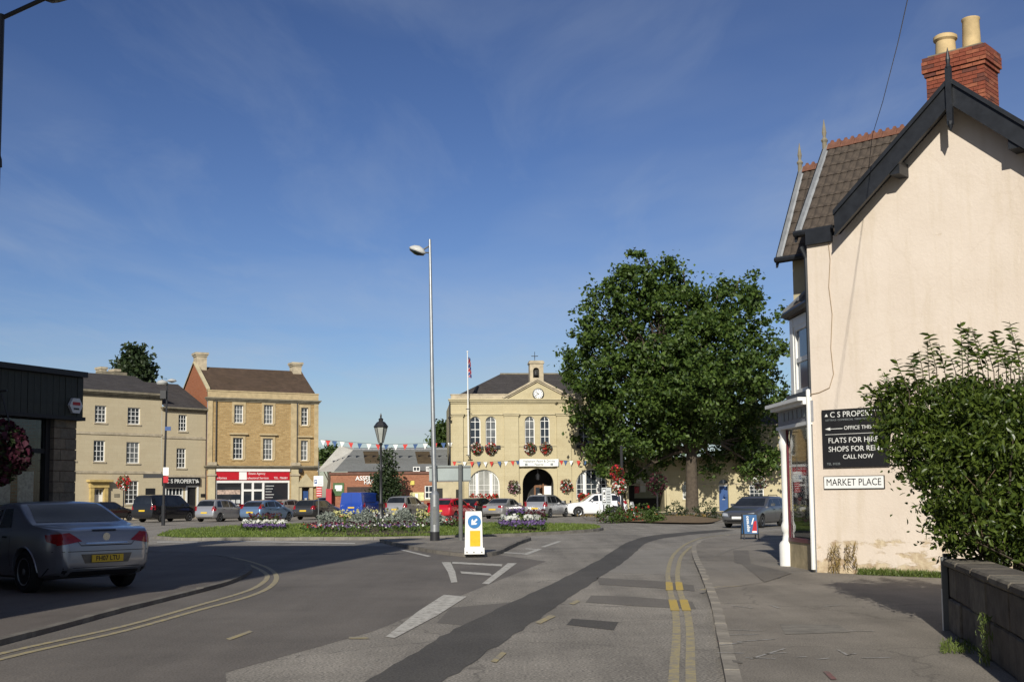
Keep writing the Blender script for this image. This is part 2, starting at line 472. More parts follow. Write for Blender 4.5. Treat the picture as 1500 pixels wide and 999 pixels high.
def worn(name, col, under, amount=0.5, scale=9):
    """road paint worn through to the tarmac in flecks"""
    mt = bpy.data.materials.new(name)
    nt, b = nodes_of(mt); b.inputs['Roughness'].default_value = 0.8
    t = nt.nodes.new('ShaderNodeTexCoord')
    n = nt.nodes.new('ShaderNodeTexNoise'); n.inputs['Scale'].default_value = scale; n.inputs['Detail'].default_value = 9; n.inputs['Roughness'].default_value = 0.75
    nt.links.new(t.outputs['Object'], n.inputs['Vector'])
    r = nt.nodes.new('ShaderNodeValToRGB')
    r.color_ramp.elements[0].position = amount - 0.10; r.color_ramp.elements[0].color = (*under, 1)
    r.color_ramp.elements[1].position = amount + 0.06; r.color_ramp.elements[1].color = (*col, 1)
    nt.links.new(n.outputs['Fac'], r.inputs[0]); nt.links.new(r.outputs[0], b.inputs['Base Color'])
    return mt
ROADC = (0.228, 0.208, 0.178)
M_ROAD = asphalt('asphalt_road', ROADC, 0.6, 0.30, 38, 0.4)
M_DARKTAR = asphalt('fresh_tarmac', (0.082, 0.076, 0.068), 0.4, 0.2, 45)
M_MIDTAR = asphalt('older_tarmac_patch', (0.145, 0.132, 0.115), 0.3, 0.12, 45)
M_REDTAR_SHADE = asphalt('reddish_tarmac_shade', (0.138, 0.123, 0.107), 0.35, 0.2, 45)  # reddish tarmac, darkened as well to deepen the shade on it
M_PAVE = asphalt('pavement_tarmac', (0.205, 0.183, 0.153), 0.4, 0.25, 60, 0.3)
M_PAVE2 = asphalt('pavement_tarmac_light', (0.215, 0.193, 0.163), 0.3, 0.18, 60)
M_KERB = mat('kerb_concrete', (0.185, 0.170, 0.145), 0.9, 0.25, 5, 0.3, 60)
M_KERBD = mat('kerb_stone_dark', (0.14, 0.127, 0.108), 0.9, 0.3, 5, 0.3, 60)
M_WHITEP = worn('white_road_paint', (0.50, 0.48, 0.43), ROADC, 0.475)
M_YELP = worn('yellow_road_paint', (0.37, 0.305, 0.15), ROADC, 0.51)
M_YELB = worn('bright_yellow_road_paint', (0.46, 0.33, 0.07), ROADC, 0.42)
M_CHALK = worn('faint_survey_spray', (0.36, 0.35, 0.33), (0.205, 0.183, 0.153), 0.5, 12)
M_REDP = worn('faint_red_spray', (0.22, 0.09, 0.08), (0.128, 0.117, 0.103), 0.5, 14)
M_GRASS = mat('mown_grass', (0.10, 0.15, 0.028), 0.9, 0.3, 2, 0.8, 50, spec=0.15, col2=(0.16, 0.20, 0.045))
M_BLADE = leafmat('grass_blade', (0.09, 0.14, 0.022), (0.18, 0.23, 0.05), 0.3)
M_SOIL = mat('flower_bed_soil', (0.07, 0.048, 0.03), 0.95, 0.35, 8, 0.6, 30)
M_LITTER = mat('dry_leaf_litter', (0.16, 0.11, 0.06), 0.95, 0.4, 6, 0.6, 30)
M_LAND = mat('distant_land', (0.08, 0.10, 0.045), 0.95, 0.3, 0.05)
M_WHITE = mat('white_gloss_paint', (0.72, 0.715, 0.68), 0.45, 0.05, 4)
M_GLASS = mat('window_glass', (0.018, 0.022, 0.028), 0.06, 0.0, spec=0.7)
M_GLASSW = mat('window_glass_with_blind', (0.30, 0.30, 0.27), 0.15, 0.25, 1.2, spec=0.6)
M_GLASS2 = mat('window_glass_with_net_curtain', (0.11, 0.115, 0.115), 0.08, 0.5, 1.6, spec=0.7)
M_GLASS3 = mat('window_glass_room_dim', (0.035, 0.035, 0.034), 0.05, 0.6, 1.1, spec=0.8)
GLASSES = [M_GLASS, M_GLASS, M_GLASS2, M_GLASS3]
M_BLACK = mat('black_paint', (0.015, 0.015, 0.016), 0.4, 0.1, 20)
M_IRON = mat('black_iron', (0.02, 0.02, 0.022), 0.45, 0.15, 20)
M_GALV = mat('galvanised_steel', (0.42, 0.43, 0.43), 0.38, 0.12, 6, metal=0.75)
M_GREYP = mat('grey_painted_steel', (0.13, 0.135, 0.13), 0.5, 0.15, 8, metal=0.2)
M_LEAD = mat('lead_flashing', (0.26, 0.27, 0.28), 0.6, 0.2, 6, metal=0.3)
M_RUBBER = mat('rubber', (0.012, 0.012, 0.012), 0.8, 0.1, 20)
M_TRIM = mat('black_plastic', (0.018, 0.018, 0.02), 0.55, 0.1, 20)

# ================================================================= ground
def gp(pts, z=0.0): return [G(x, y, z) for x, y in pts]
def catmull(pts, n=6):
    P_ = [Vector(p) for p in pts]; out = []
    for i in range(len(P_) - 1):
        a, b, c, d = P_[max(i - 1, 0)], P_[i], P_[i + 1], P_[min(i + 2, len(P_) - 1)]
        for k in range(n):
            t = k / n
            out.append(0.5 * ((2 * b) + (c - a) * t + (2 * a - 5 * b + 4 * c - d) * t * t + (3 * b - a - 3 * c + d) * t ** 3))
    out.append(P_[-1]); return out
structure(MB().sheet([(-1500, -300), (1500, -300), (1500, 2200), (-1500, 2200)], -0.03).build('ground', M_LAND))
road = structure(MB().sheet([(-60, -25), (60, -25), (60, 75), (60, 140), (-60, 140)], 0.0).build('road', M_ROAD))

KZ = 0.065
def kerb_run(name, pts, mate, step=0.9, inward=1, h=KZ + 0.006, w=0.13):
    """kerb of separate stones laid along a line"""
    k = structure(bpy.data.objects.new(name, None)); COL.objects.link(k)
    me = MB().box(-0.5, 0.5, -w / 2, w / 2, -0.02, h).mesh('kerb_stone', mate)
    acc = [Vector(p) for p in pts]; d = 0; L = [0]
    for a, b in zip(acc, acc[1:]): L.append(L[-1] + (b.xy - a.xy).length)
    n = max(1, int(L[-1] / step))
    def at(s):
        for i in range(len(acc) - 1):
            if s <= L[i + 1] + 1e-6:
                t = (s - L[i]) / max(L[i + 1] - L[i], 1e-6); return acc[i].lerp(acc[i + 1], t)
        return acc[-1]
    for i in range(n):
        a = at(L[-1] * i / n); b = at(L[-1] * (i + 1) / n); c = (a + b) / 2; dr = (b - a).xy
        o = put('kerb_stone', me, k)
        nn = Vector((-dr.y, dr.x)).normalized() * (w / 2) * inward
        o.location = (c.x + nn.x, c.y + nn.y, random.uniform(-0.006, 0.006)); o.rotation_euler = (0, 0, math.atan2(dr.y, dr.x) + random.uniform(-0.01, 0.01)); o.scale = (dr.length - 0.012, 1, 1)
    return k
# --- right pavement
rk = catmull(gp([(1120, 1300), (1062, 999), (1050, 935), (1040, 885), (1026, 845), (1014, 815), (1016, 800), (1036, 791), (1080, 784), (1150, 779), (1250, 774)]), 5)
rk = [Vector((p.x, p.y, 0)) for p in rk]
pv = structure(MB().slab([(p.x, p.y) for p in rk] + [(32, 60), (32, -5), (rk[0].x, -5)], -0.02, KZ).build('pavement_right', M_PAVE))
kerb_run('kerb_right', rk, mat('kerb_worn', (0.25, 0.225, 0.187), 0.9, 0.3, 4, 0.3, 60), inward=-1)
# --- left pavement round the corner
lk = catmull(gp([(-420, 1075), (-120, 980), (0, 946), (90, 922), (180, 897), (270, 874), (330, 858), (358, 846), (369, 836), (360, 827), (335, 819), (300, 814), (240, 811), (120, 809), (-60, 809)]), 5)
lk = [Vector((p.x, p.y, 0)) for p in lk]
pvl = structure(MB().slab([(p.x, p.y) for p in lk] + [(-40, lk[-1].y), (-40, lk[0].y)], -0.02, KZ).build('pavement_left', asphalt('dark_pavement_tarmac_shade', (0.125, 0.108, 0.094), 0.35, 0.2, 60, 0.3)))  # darker tarmac of its own, lowered also to deepen the shade in its colour
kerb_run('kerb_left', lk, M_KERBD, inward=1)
# --- pavement before the buildings round the square and the grass island in its middle
pf = structure(MB().slab([tuple(G(860, 762).xy), tuple(G(905, 764.5).xy), tuple(G(1000, 767.0).xy), tuple(G(1046, 766).xy), tuple(G(1130, 759).xy), tuple(G(1260, 757).xy), (60, 125), (-10, 125), (-8, 93.5), (5.2, 93)], -0.02, KZ - 0.01).build('pavement_far', M_PAVE2))
gi = catmull(gp([(225, 789), (260, 791.5), (330, 791.5), (450, 791), (560, 790.5), (640, 789), (740, 786), (820, 782), (872, 778.5), (884, 775.5), (868, 772), (800, 770), (640, 768), (450, 770), (330, 774), (250, 780), (225, 789)]), 4)
gi = [Vector((p.x, p.y, 0)) for p in gi][:-1]
cg = sum(gi, Vector()) / len(gi)
inner = [p + (cg - p).normalized() * 0.16 for p in gi]
def mound(poly, hmax, zb, rings=7):
    v = []; f = []; c = sum((Vector(p) for p in poly), Vector()) / len(poly); n = len(poly)
    for k in range(rings):
        t = k / rings
        for p in poly:
            q = Vector(p).lerp(c, t); v.append((q.x, q.y, zb + hmax * (1 - (1 - t) ** 2.5)))
    v.append((c.x, c.y, zb + hmax))
    for k in range(rings - 1):
        for i in range(n): f.append((k * n + i, k * n + (i + 1) % n, (k + 1) * n + (i + 1) % n, (k + 1) * n + i))
    for i in range(n): f.append(((rings - 1) * n + i, (rings - 1) * n + (i + 1) % n, rings * n))
    return v, f
v, f = mound(inner, 0.10, 0.115)
lawn = structure(MB().add(v, f).build('lawn', M_GRASS, None, 60))
kerb_run('kerb_lawn', gi + [gi[0]], M_KERB, 0.95, 1, 0.115)
rs = np.random.RandomState(5)
pts = []
n = len(inner)
for _ in range(14000):
    i = rs.randint(n); t = rs.uniform(); e = inner[i].lerp(inner[(i + 1) % n], t); q = rs.uniform() ** 1.6
    p = e.lerp(cg, q); pts.append((p.x, p.y, 0.115 + 0.10 * (1 - (1 - q) ** 2.5) + 0.03))
o = leafmesh('grass', pts, 0.12, M_BLADE, None, 3, 'stuff', axis=np.tile([[0, 0, 1.0]], (len(pts), 1)), aspect=0.28)
o['label'] = 'mown green grass of the island in the square'; o['category'] = 'grass'
# --- traffic island with the keep-left bollard
ik = catmull(gp([(556, 793.5), (575, 799), (622, 808), (660, 813.5), (695, 816), (728, 813), (744, 806), (760, 798), (777, 791.5), (768, 789.5), (700, 790.5), (620, 791.8), (556, 793.5)]), 4)
ik = [Vector((p.x, p.y, 0)) for p in ik][:-1]
structure(MB().slab([(p.x, p.y) for p in ik], -0.02, 0.09).build('traffic_island', M_PAVE))
kerb_run('kerb_island', ik + [ik[0]], M_KERBD, 0.8, 1, 0.105)

# --- road patches and markings: sheets lying on the road
Z1, Z2, Z3 = 0.004, 0.008, 0.012
def patch_px(name, pts, mate, z=Z1, parent=road): return MB().sheet([tuple(p.xy) for p in gp(pts)], z).build(name, mate, parent)
def strip(name, a, b, mate, z):
    A = catmull(gp(a), 14); B = catmull(gp(b), 14); n = len(A)
    for q in A + B: q.x += random.gauss(0, 0.016); q.y += random.gauss(0, 0.02)
    return MB().add([(p.x, p.y, z) for p in A] + [(p.x, p.y, z) for p in B], [(i, i + 1, i + 1 + n, i + n) for i in range(n - 1)]).build(name, mate, road)
patch_px('tarmac_patch', [(-700, 1500), (380, 1500), (330, 985), (545, 925), (700, 862), (800, 822), (640, 800), (-100, 796), (-700, 900)], M_REDTAR_SHADE, 0.002)  # reddish patch, stretched over the shaded road mouth so the shadow looks darker
strip('tarmac_trench', [(330, 1120), (535, 999), (680, 915), (825, 847), (880, 818), (922, 793), (965, 783), (1060, 775)],
      [(490, 1120), (648, 999), (780, 912), (872, 850), (918, 820), (948, 795), (990, 785.5), (1075, 777)], M_DARKTAR, Z1)
patch_px('tarmac_patch', [(874, 846), (965, 851), (1016, 857), (1018, 866), (960, 861), (878, 856)], M_MIDTAR)
patch_px('tarmac_patch', [(866, 872), (930, 874), (1014, 881), (1020, 892), (940, 888), (858, 882)], M_MIDTAR)
patch_px('tarmac_patch', [(838, 906), (906, 911), (899, 923), (830, 915)], M_DARKTAR)
patch_px('tarmac_patch', [(905, 810), (1000, 800), (985, 842), (880, 838)], asphalt('pale_tarmac', (0.235, 0.217, 0.19), 0.3, 0.15, 45), 0.003)
patch_px('tarmac_patch', [(660, 890), (770, 880), (800, 900), (720, 920), (640, 912)], M_MIDTAR, 0.003)
patch_px('road_arrow_tail', [(565, 933), (578, 935), (640, 902), (684, 874), (650, 871.5), (612, 896)], M_WHITEP, Z2)
for q in ([(647, 823.5), (660, 823.5), (667, 838), (670, 853), (661, 853.5), (656, 838)], [(744, 825), (757, 825), (716, 856), (706, 855)],
          [(663, 823), (736, 826.5), (735, 829.5), (662, 825.5)], [(674, 837), (718, 840), (721, 843.5), (676, 840)],
          [(584, 805), (590, 805), (632, 814.5), (626, 815.5)], [(765, 812), (772, 813), (794, 804.5), (788, 803.5)], [(792, 801), (798, 801.5), (823, 793), (817, 792.5)],
          [(738, 808.5), (768, 810.5), (768, 811.8), (738, 810)], [(770, 803), (786, 804), (786, 805), (770, 804.4)],
          [(318, 791.8), (430, 793.2), (520, 795.5), (520, 797), (430, 794.8), (318, 793)], [(230, 793), (290, 793), (290, 794.5), (230, 794.5)]):
    patch_px('white_road_marking', q, M_WHITEP, Z2)
for q in ([(784, 912), (792, 914), (814, 903), (806, 901)], [(719, 969), (727, 971), (742, 957), (735, 955)], [(511, 933), (540, 933.5), (540, 936), (511, 936)],
          [(331, 936), (337, 938), (371, 925.5), (365, 924)], [(834, 884), (840, 886), (850, 881), (845, 879)]):
    patch_px('yellow_dash', q, M_YELP, Z2)
def yline(name, pts, w=0.09, mate=M_YELP, z=Z2):
    return MB().ribbon([p.xy for p in catmull(gp(pts), 5)], w, z).build(name, mate, road)
yline('yellow_line', [(985, 1250), (987, 995), (991, 930), (989, 895), (981, 862), (979, 835), (989, 810), (1013, 793), (1050, 784.5), (1150, 777)])
yline('yellow_line', [(1030, 1250), (1012, 995), (1011, 930), (1006, 895), (995, 862), (993, 835), (1001, 811), (1024, 795), (1058, 786.5), (1150, 778.5)])
for a, b in (((981, 865), (980, 853)), ((996, 865), (994, 853)), ((989, 895), (985, 879)), ((1006, 895), (1001, 879))):
    yline('yellow_line_piece', [a, b], 0.12, M_YELB, Z3)
yline('yellow_line', [(-300, 1052), (0, 966), (179, 925), (287, 895), (367, 873), (399, 857), (404, 842), (386, 829), (345, 817.5), (300, 813), (200, 807)], 0.10)
yline('yellow_line', [(-300, 1040), (0, 958), (179, 918), (281, 889.5), (361, 866), (387, 852), (390, 841), (370, 829.5), (335, 818.5), (290, 814), (200, 808.2)], 0.10)
# pale survey sprays, repairs and a cover on the right pavement
def pave_px(name, pts, mate, z=KZ + 0.004): return MB().sheet([tuple(p.xy) for p in gp(pts, KZ)], z).build(name, mate, pv)
pave_px('tarmac_repair', [(1030, 826), (1086, 822), (1118, 853), (1042, 864), (1036, 846)], M_PAVE2)
pave_px('tarmac_repair', [(1074, 806), (1096, 806), (1100, 826), (1120, 830), (1160, 840), (1120, 853), (1086, 826), (1076, 824)], asphalt('pavement_repair_tarmac', (0.158, 0.142, 0.121), 0.3, 0.2, 60), KZ + 0.009)
pave_px('tarmac_repair', [(1142, 914), (1228, 915), (1246, 926), (1150, 929)], M_KERB)
pave_px('access_cover', [(1072, 967), (1086, 968.5), (1088, 972), (1074, 970.5)], M_KERBD, KZ + 0.006)
pave_px('access_cover', [(1128, 843), (1146, 844), (1142, 847), (1126, 846)], M_IRON, KZ + 0.006)
for q in ([(1048, 922), (1118, 924)], [(1080, 940), (1136, 936)], [(1055, 945), (1090, 941)], [(1072, 887), (1104, 891)], [(1128, 886), (1142, 891)], [(1208, 888), (1232, 886)],
          [(1100, 965), (1150, 950)], [(1120, 958), (1152, 956)], [(1092, 963), (1136, 965)], [(1198, 966), (1215, 964)], [(1166, 963), (1182, 962)], [(1228, 952), (1242, 960), (1254, 957)], [(1262, 964), (1306, 963)], [(1244, 924), (1280, 924.5)],
          [(1050, 956), (1090, 957)], [(1062, 930), (1112, 929)]):
    MB().ribbon([p.xy for p in gp(q, KZ)], 0.03, KZ + 0.0055).build('survey_spray_mark', M_CHALK, pv)
for q in ([(1210, 984), (1222, 996)], [(1052, 941), (1066, 937)]):
    MB().ribbon([p.xy for p in gp(q, KZ)], 0.05, KZ + 0.0075).build('survey_spray_mark', M_REDP, pv)
MB().ribbon([p.xy for p in gp([(1026, 864), (1055, 859), (1088, 858)], KZ)], 0.06, KZ + 0.005).build('survey_spray_mark', M_YELP, pv)
MB().ribbon([p.xy for p in gp([(1044, 815), (1070, 805), (1100, 798), (1140, 793)], KZ)], 0.10, KZ + 0.004).build('tarmac_repair', M_KERB, pv)
# ================================================================= building materials
M_ASHLAR = brickmat('golden_ashlar', (0.455, 0.395, 0.25), (0.48, 0.418, 0.268), (0.38, 0.325, 0.205), 0.9, 0.36, 0.006, bump=0.1, big=0.4, fine=0.05, stain=(0.72, 0.66, 0.55))
M_TRIMST = mat('golden_dressed_stone', (0.45, 0.39, 0.25), 0.9, 0.14, 1.2, 0.1, 20)
M_TRIMWT = mat('weathered_stone_trim', (0.41, 0.35, 0.25), 0.9, 0.28, 2.0, 0.2, 20)
M_ASHLARG = brickmat('grey_gold_ashlar', (0.47, 0.40, 0.27), (0.49, 0.42, 0.285), (0.41, 0.345, 0.235), 0.8, 0.33, 0.006, bump=0.1, big=0.30, fine=0.04, stain=(0.75, 0.7, 0.62))
M_GREYST = mat('grey_weathered_stone', (0.20, 0.175, 0.125), 0.9, 0.3, 2.0, 0.2, 20)
M_RUBBLE = brickmat('coursed_rubble_stone', (0.33, 0.22, 0.095), (0.43, 0.30, 0.14), (0.34, 0.26, 0.15), 0.34, 0.15, 0.014, bump=0.5, big=0.3)
M_BUFF = mat('buff_dressed_stone', (0.42, 0.33, 0.19), 0.9, 0.2, 2.5, 0.2, 20)
M_SLATE = brickmat('dark_slate_roof', (0.055, 0.05, 0.05), (0.075, 0.068, 0.066), (0.03, 0.028, 0.028), 0.3, 0.16, 0.01, bump=0.3, big=0.4, stain=(0.8, 0.75, 0.6))
M_TILEBR = brickmat('brown_tile_roof', (0.085, 0.058, 0.042), (0.12, 0.08, 0.055), (0.04, 0.03, 0.024), 0.25, 0.13, 0.012, bump=0.4, big=0.5, stain=(0.6, 0.6, 0.5))
M_BRICK = brickmat('red_brickwork', (0.28, 0.095, 0.05), (0.36, 0.14, 0.075), (0.25, 0.18, 0.13), 0.225, 0.075, 0.01, bump=0.3, big=0.35)
M_BRICKO = brickmat('orange_brickwork', (0.31, 0.10, 0.045), (0.37, 0.13, 0.06), (0.28, 0.17, 0.11), 0.225, 0.075, 0.01, bump=0.3, big=0.25)
M_SHEET = brickmat('grey_roof_sheets', (0.17, 0.175, 0.17), (0.19, 0.195, 0.19), (0.12, 0.12, 0.12), 1.0, 1.2, 0.015, bump=0.3, big=0.5, stain=(0.7, 0.68, 0.62), offset=0)
M_SHEETL = brickmat('pale_roof_sheets', (0.44, 0.43, 0.39), (0.47, 0.46, 0.42), (0.36, 0.35, 0.32), 1.0, 1.2, 0.012, bump=0.2, big=0.4, offset=0)
M_RUST = mat('brown_roof_light', (0.075, 0.052, 0.025), 0.7, 0.3, 2.0)
M_BLUE = mat('blue_gloss_door', (0.03, 0.075, 0.21), 0.4, 0.12, 3)
M_OAK = mat('oak_door', (0.17, 0.075, 0.03), 0.5, 0.35, 3, stretch=(4, 4, 0.6))
M_REDSH = mat('red_fascia', (0.42, 0.012, 0.02), 0.35, 0.08, 3)
M_SIGNW = mat('white_sign_print', (0.75, 0.75, 0.72), 0.5, 0.03, 3)
M_LETW = mat('white_lettering', (0.66, 0.66, 0.62), 0.6, 0.05, 3)
M_LETG = mat('grey_lettering', (0.20, 0.22, 0.22), 0.6, 0.05, 3)
M_NOTICE = mat('shop_notices', (0.45, 0.46, 0.45), 0.6, 0.4, 14)
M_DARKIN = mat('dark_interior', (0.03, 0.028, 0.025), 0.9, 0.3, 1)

def gutter_cornice(mb, x0, x1, z, steps, y=0.0):
    """stacked stone courses: (height, projection) from the top down, starting at z"""
    for h, pr in steps:
        mb.box(x0 - pr * 0.6, x1 + pr * 0.6, y - pr, y + 0.3, z - h, z); z -= h
    return z

# ================================================================= town hall
oT = P(661, 757, 100.0)
FT = Fac((oT.x, oT.y), 0.085)
def TX(px, py=650): return FT.at(px, py)[0]
def TZ(py, px=787): return FT.at(px, py)[1]
th = thing('town_hall', 'golden stone town hall with clock pediment, bell turret and arched windows', 'town hall', FT.O, FT.a)
xl, xc = 0.0, TX(787.5)
xr = 2 * xc - xl
zcor = TZ(586); zpar = TZ(578.5); zband = TZ(606); zsill = TZ(651)
def mir(a, b): return [(a, b), (2 * xc - b, 2 * xc - a)]
holes = []; up = []
for a, b in ((688.5, 704), (711.5, 727)): up += mir(TX(a), TX(b))
up += [(TX(769), TX(783.5)), (TX(791.5), TX(805.5))]
for a, b in up: holes.append(arch(a, b, zsill, TZ(609.5)))
gw = mir(TX(686.5, 710), TX(732, 710)); zg0, zg1 = TZ(731), TZ(687)
for a, b in gw: holes.append(arch(a, b, zg0, zg1, 18))
dxa, dxb = TX(765.5, 710), TX(811, 710)
holes.append(arch(dxa, dxb, 0.12, TZ(686), 18))
mb = MB(); wall(mb, rectp(xl, xr, 0, zcor), holes, 0, 0.35)
mb.add([(xl, 0, 0), (xl, 13, 0), (xl, 13, zcor), (xl, 0, zcor)], [(0, 1, 2, 3)])
mb.add([(xr, 0, 0), (xr, 13, 0), (xr, 13, zcor), (xr, 0, zcor)], [(0, 1, 2, 3)])
mb.add([(xl, 13, 0), (xr, 13, 0), (xr, 13, zcor), (xl, 13, zcor)], [(0, 1, 2, 3)])
mb.build('wall', M_ASHLAR, th)
mb = MB()
gutter_cornice(mb, xl, xr, zcor + 0.12, [(0.12, 0.34), (0.12, 0.24), (0.14, 0.12)])
mb.build('cornice', M_TRIMST, th)
MB().box(xl + 0.02, xr - 0.02, -0.1, 0.35, zcor + 0.12, zpar).box(xl - 0.02, xr + 0.02, -0.14, 0.4, zpar, zpar + 0.09).build('parapet', M_TRIMWT, th)
MB().box(xl + 0.01, xr - 0.01, -0.1, 0.02, zband - 0.1, zband + 0.04).build('string_course', M_TRIMST, th)
MB().box(xl + 0.01, xr - 0.01, -0.07, 0.02, zsill - 0.16, zsill - 0.02).build('string_course', M_TRIMST, th)
MB().box(xl - 0.06, xr + 0.06, -0.10, 0.02, 0, 0.7).build('plinth', M_TRIMWT, th)
for a, b in mir(TX(662.5), TX(678.5)) + mir(TX(738.5), TX(759.5)):
    p = MB().box(a, b, -0.2, 0.03, 0.7, zband - 0.2).build('pilaster', M_ASHLAR, th)
    MB().box(a - 0.06, b + 0.06, -0.28, 0.03, zband - 0.2, zband - 0.06).box(a - 0.11, b + 0.11, -0.36, 0.03, zband - 0.06, zband + 0.06).build('capital', M_TRIMST, p)
    MB().box(a - 0.05, b + 0.05, -0.26, 0.03, 0.02, 0.95).build('base', M_TRIMWT, p)
# pediment
px0, px1 = TX(737, 588), TX(838, 588); zb = zcor + 0.12; za = TZ(557)
mb = MB(); mb.prism([(px0 + 0.3, zb), (px1 - 0.3, zb), (xc, za - 0.2)], -0.16, 0.6)
ped = mb.build('pediment', M_ASHLAR, th)
mb = MB()
for s in (-1, 1):
    xe = px0 if s < 0 else px1
    d = Vector((xc - xe, za - zb)); L = d.length; d /= L; nrm = Vector((-d.y, d.x)) * (1 if s < 0 else -1)
    for t0, t1, pr in ((0.0, 0.16, 0.42), (-0.13, 0.0, 0.30)):
        q = [Vector((xe, zb)) + nrm * t0, Vector((xc, za)) + Vector((0, t0 * 1.15)), Vector((xc, za)) + Vector((0, t1 * 1.15)), Vector((xe, zb)) + nrm * t1]
        mb.prism([tuple(p) for p in q], -pr, 0.6)
mb.build('raking_cornice', M_TRIMWT, ped)
# roof
yb, ye = 0.6, 12.6
zr = TZ(557.5) + 0.35; rx0 = TX(714, 556) + 1.0; rx1 = 2 * xc - rx0
mb = MB().add([(xl + 0.3, yb, zpar - 0.1), (xr - 0.3, yb, zpar - 0.1), (xr - 0.3, ye, zpar - 0.1), (xl + 0.3, ye, zpar - 0.1), (rx0 + 0.6, 6.5, zr + 0.9), (rx1 - 0.6, 6.5, zr + 0.9)],
              [(0, 1, 5, 4), (1, 2, 5), (2, 3, 4, 5), (3, 0, 4)])
rf = mb.build('roof', M_SLATE, th)
MB().tube([(rx0 + 0.6, 6.5, zr + 0.92), (rx1 - 0.6, 6.5, zr + 0.92)], 0.09).build('ridge', M_GREYST, rf)
MB().prism([(px0 + 0.5, zb + 0.1), (px1 - 0.5, zb + 0.1), (xc, za - 0.12)], 0.55, 6.0).build('pediment_roof', M_SLATE, rf)
ch = MB().box(TX(818), TX(824), 6.2, 6.9, zr, zr + 1.6)
# bell turret
bx0, bx1 = TX(777, 545), TX(797, 545); by = 0.5; zt0 = za - 0.5; zt1 = TZ(531.5)
mb = MB(); wall(mb, rectp(bx0, bx1, zt0, zt1), [arch(xc - 0.27, xc + 0.27, TZ(552.5), TZ(537.5), 10)], by, 0.25)
d = bx1 - bx0
for xx in (bx0, bx1): mb.add([(xx, by, zt0), (xx, by + d, zt0), (xx, by + d, zt1), (xx, by, zt1)], [(0, 1, 2, 3)])
mb.add([(bx0, by + d, zt0), (bx1, by + d, zt0), (bx1, by + d, zt1), (bx0, by + d, zt1)], [(0, 1, 2, 3)])
bt = mb.build('bell_turret', M_TRIMWT, th)
MB().box(bx0 - 0.08, bx1 + 0.08, by - 0.08, by + d + 0.08, zt1, zt1 + 0.14).box(bx0 - 0.02, bx1 + 0.02, by - 0.02, by + d + 0.02, zt1 + 0.14, zt1 + 0.26).build('turret_cap', M_TRIMWT, bt)
MB().box(bx0 + 0.1, bx1 - 0.1, by + 0.26, by + 0.3, zt0, zt1 - 0.1).build('dark_opening', M_DARKIN, bt)
MB().lathe([(0.02, 0.45), (0.08, 0.4), (0.12, 0.15), (0.2, 0.0)], (xc, by + 0.14, TZ(549)), 12).build('bell', M_IRON, bt)
mb = MB().tube([(xc - 0.05, by + d / 2, zt1 + 0.2), (xc - 0.05, by + d / 2, TZ(513))], 0.025, 6)
mb.box(xc - 0.35, xc + 0.25, by + d / 2 - 0.012, by + d / 2 + 0.012, TZ(520), TZ(519)).box(xc - 0.065, xc - 0.035, by + d / 2 - 0.3, by + d / 2 + 0.3, TZ(521.5), TZ(521))
mb.build('weathervane', M_IRON, bt)
# clock
zc = TZ(577.3); rc = 0.50; xk = TX(788, 577)
RX = Matrix.Translation((xk, -0.17, zc)) @ Matrix.Rotation(R(90), 4, 'X')
ck = MB().lathe([(rc * 0.8, 0.0), (rc, 0.0), (rc, 0.09), (rc * 0.86, 0.11), (rc * 0.8, 0.05)], n=28, M=RX).build('clock', M_IRON, th)
MB().lathe([(0.01, 0.1), (rc * 0.83, 0.1), (rc * 0.83, 0.12), (0.01, 0.12)], n=28, M=RX).build('clock_face', M_SIGNW, ck)
mb = MB()
for k in range(12):
    M = RX @ Matrix.Rotation(R(30 * k), 4, 'Z'); mb.box(-0.022, 0.022, rc * 0.56, rc * 0.77, 0.121, 0.127, M=M)
mb.build('numerals', M_BLACK, ck)
mb = MB()
mb.box(-0.025, 0.025, -0.08, rc * 0.5, 0.128, 0.134, M=RX @ Matrix.Rotation(R(52), 4, 'Z'))
mb.box(-0.017, 0.017, -0.1, rc * 0.72, 0.136, 0.142, M=RX @ Matrix.Rotation(R(-235), 4, 'Z'))
mb.build('clock_hands', M_BLACK, ck)
for a, b in up:
    sash(th, a, b, zsill, TZ(609.5), 0.16, 2, 4, True, True, M_WHITE, M_GLASS, M_TRIMST, 0.05, 0.07)
for i, (a, b) in enumerate(gw):
    w_ = sash(th, a, b, zg0, zg1, 0.18, 6, 4, True, True, M_WHITE, M_GLASSW if i == 0 else M_GLASS, M_TRIMST, 0.035, 0.09, sillw=0.05)
    t = (b - a)
    mb = MB()
    for k in (0.27, 0.73): mb.box(a + t * k - 0.13, a + t * k + 0.13, 0.15, 0.2, zg0 + 0.05, zg1 - 0.32)
    mb.build('mullion', M_WHITE, w_)
    ro = arch(a - 0.28, b + 0.28, (zg1 - t / 2), zg1 + 0.28, 18); ri = arch(a, b, zg1 - t / 2, zg1, 18)
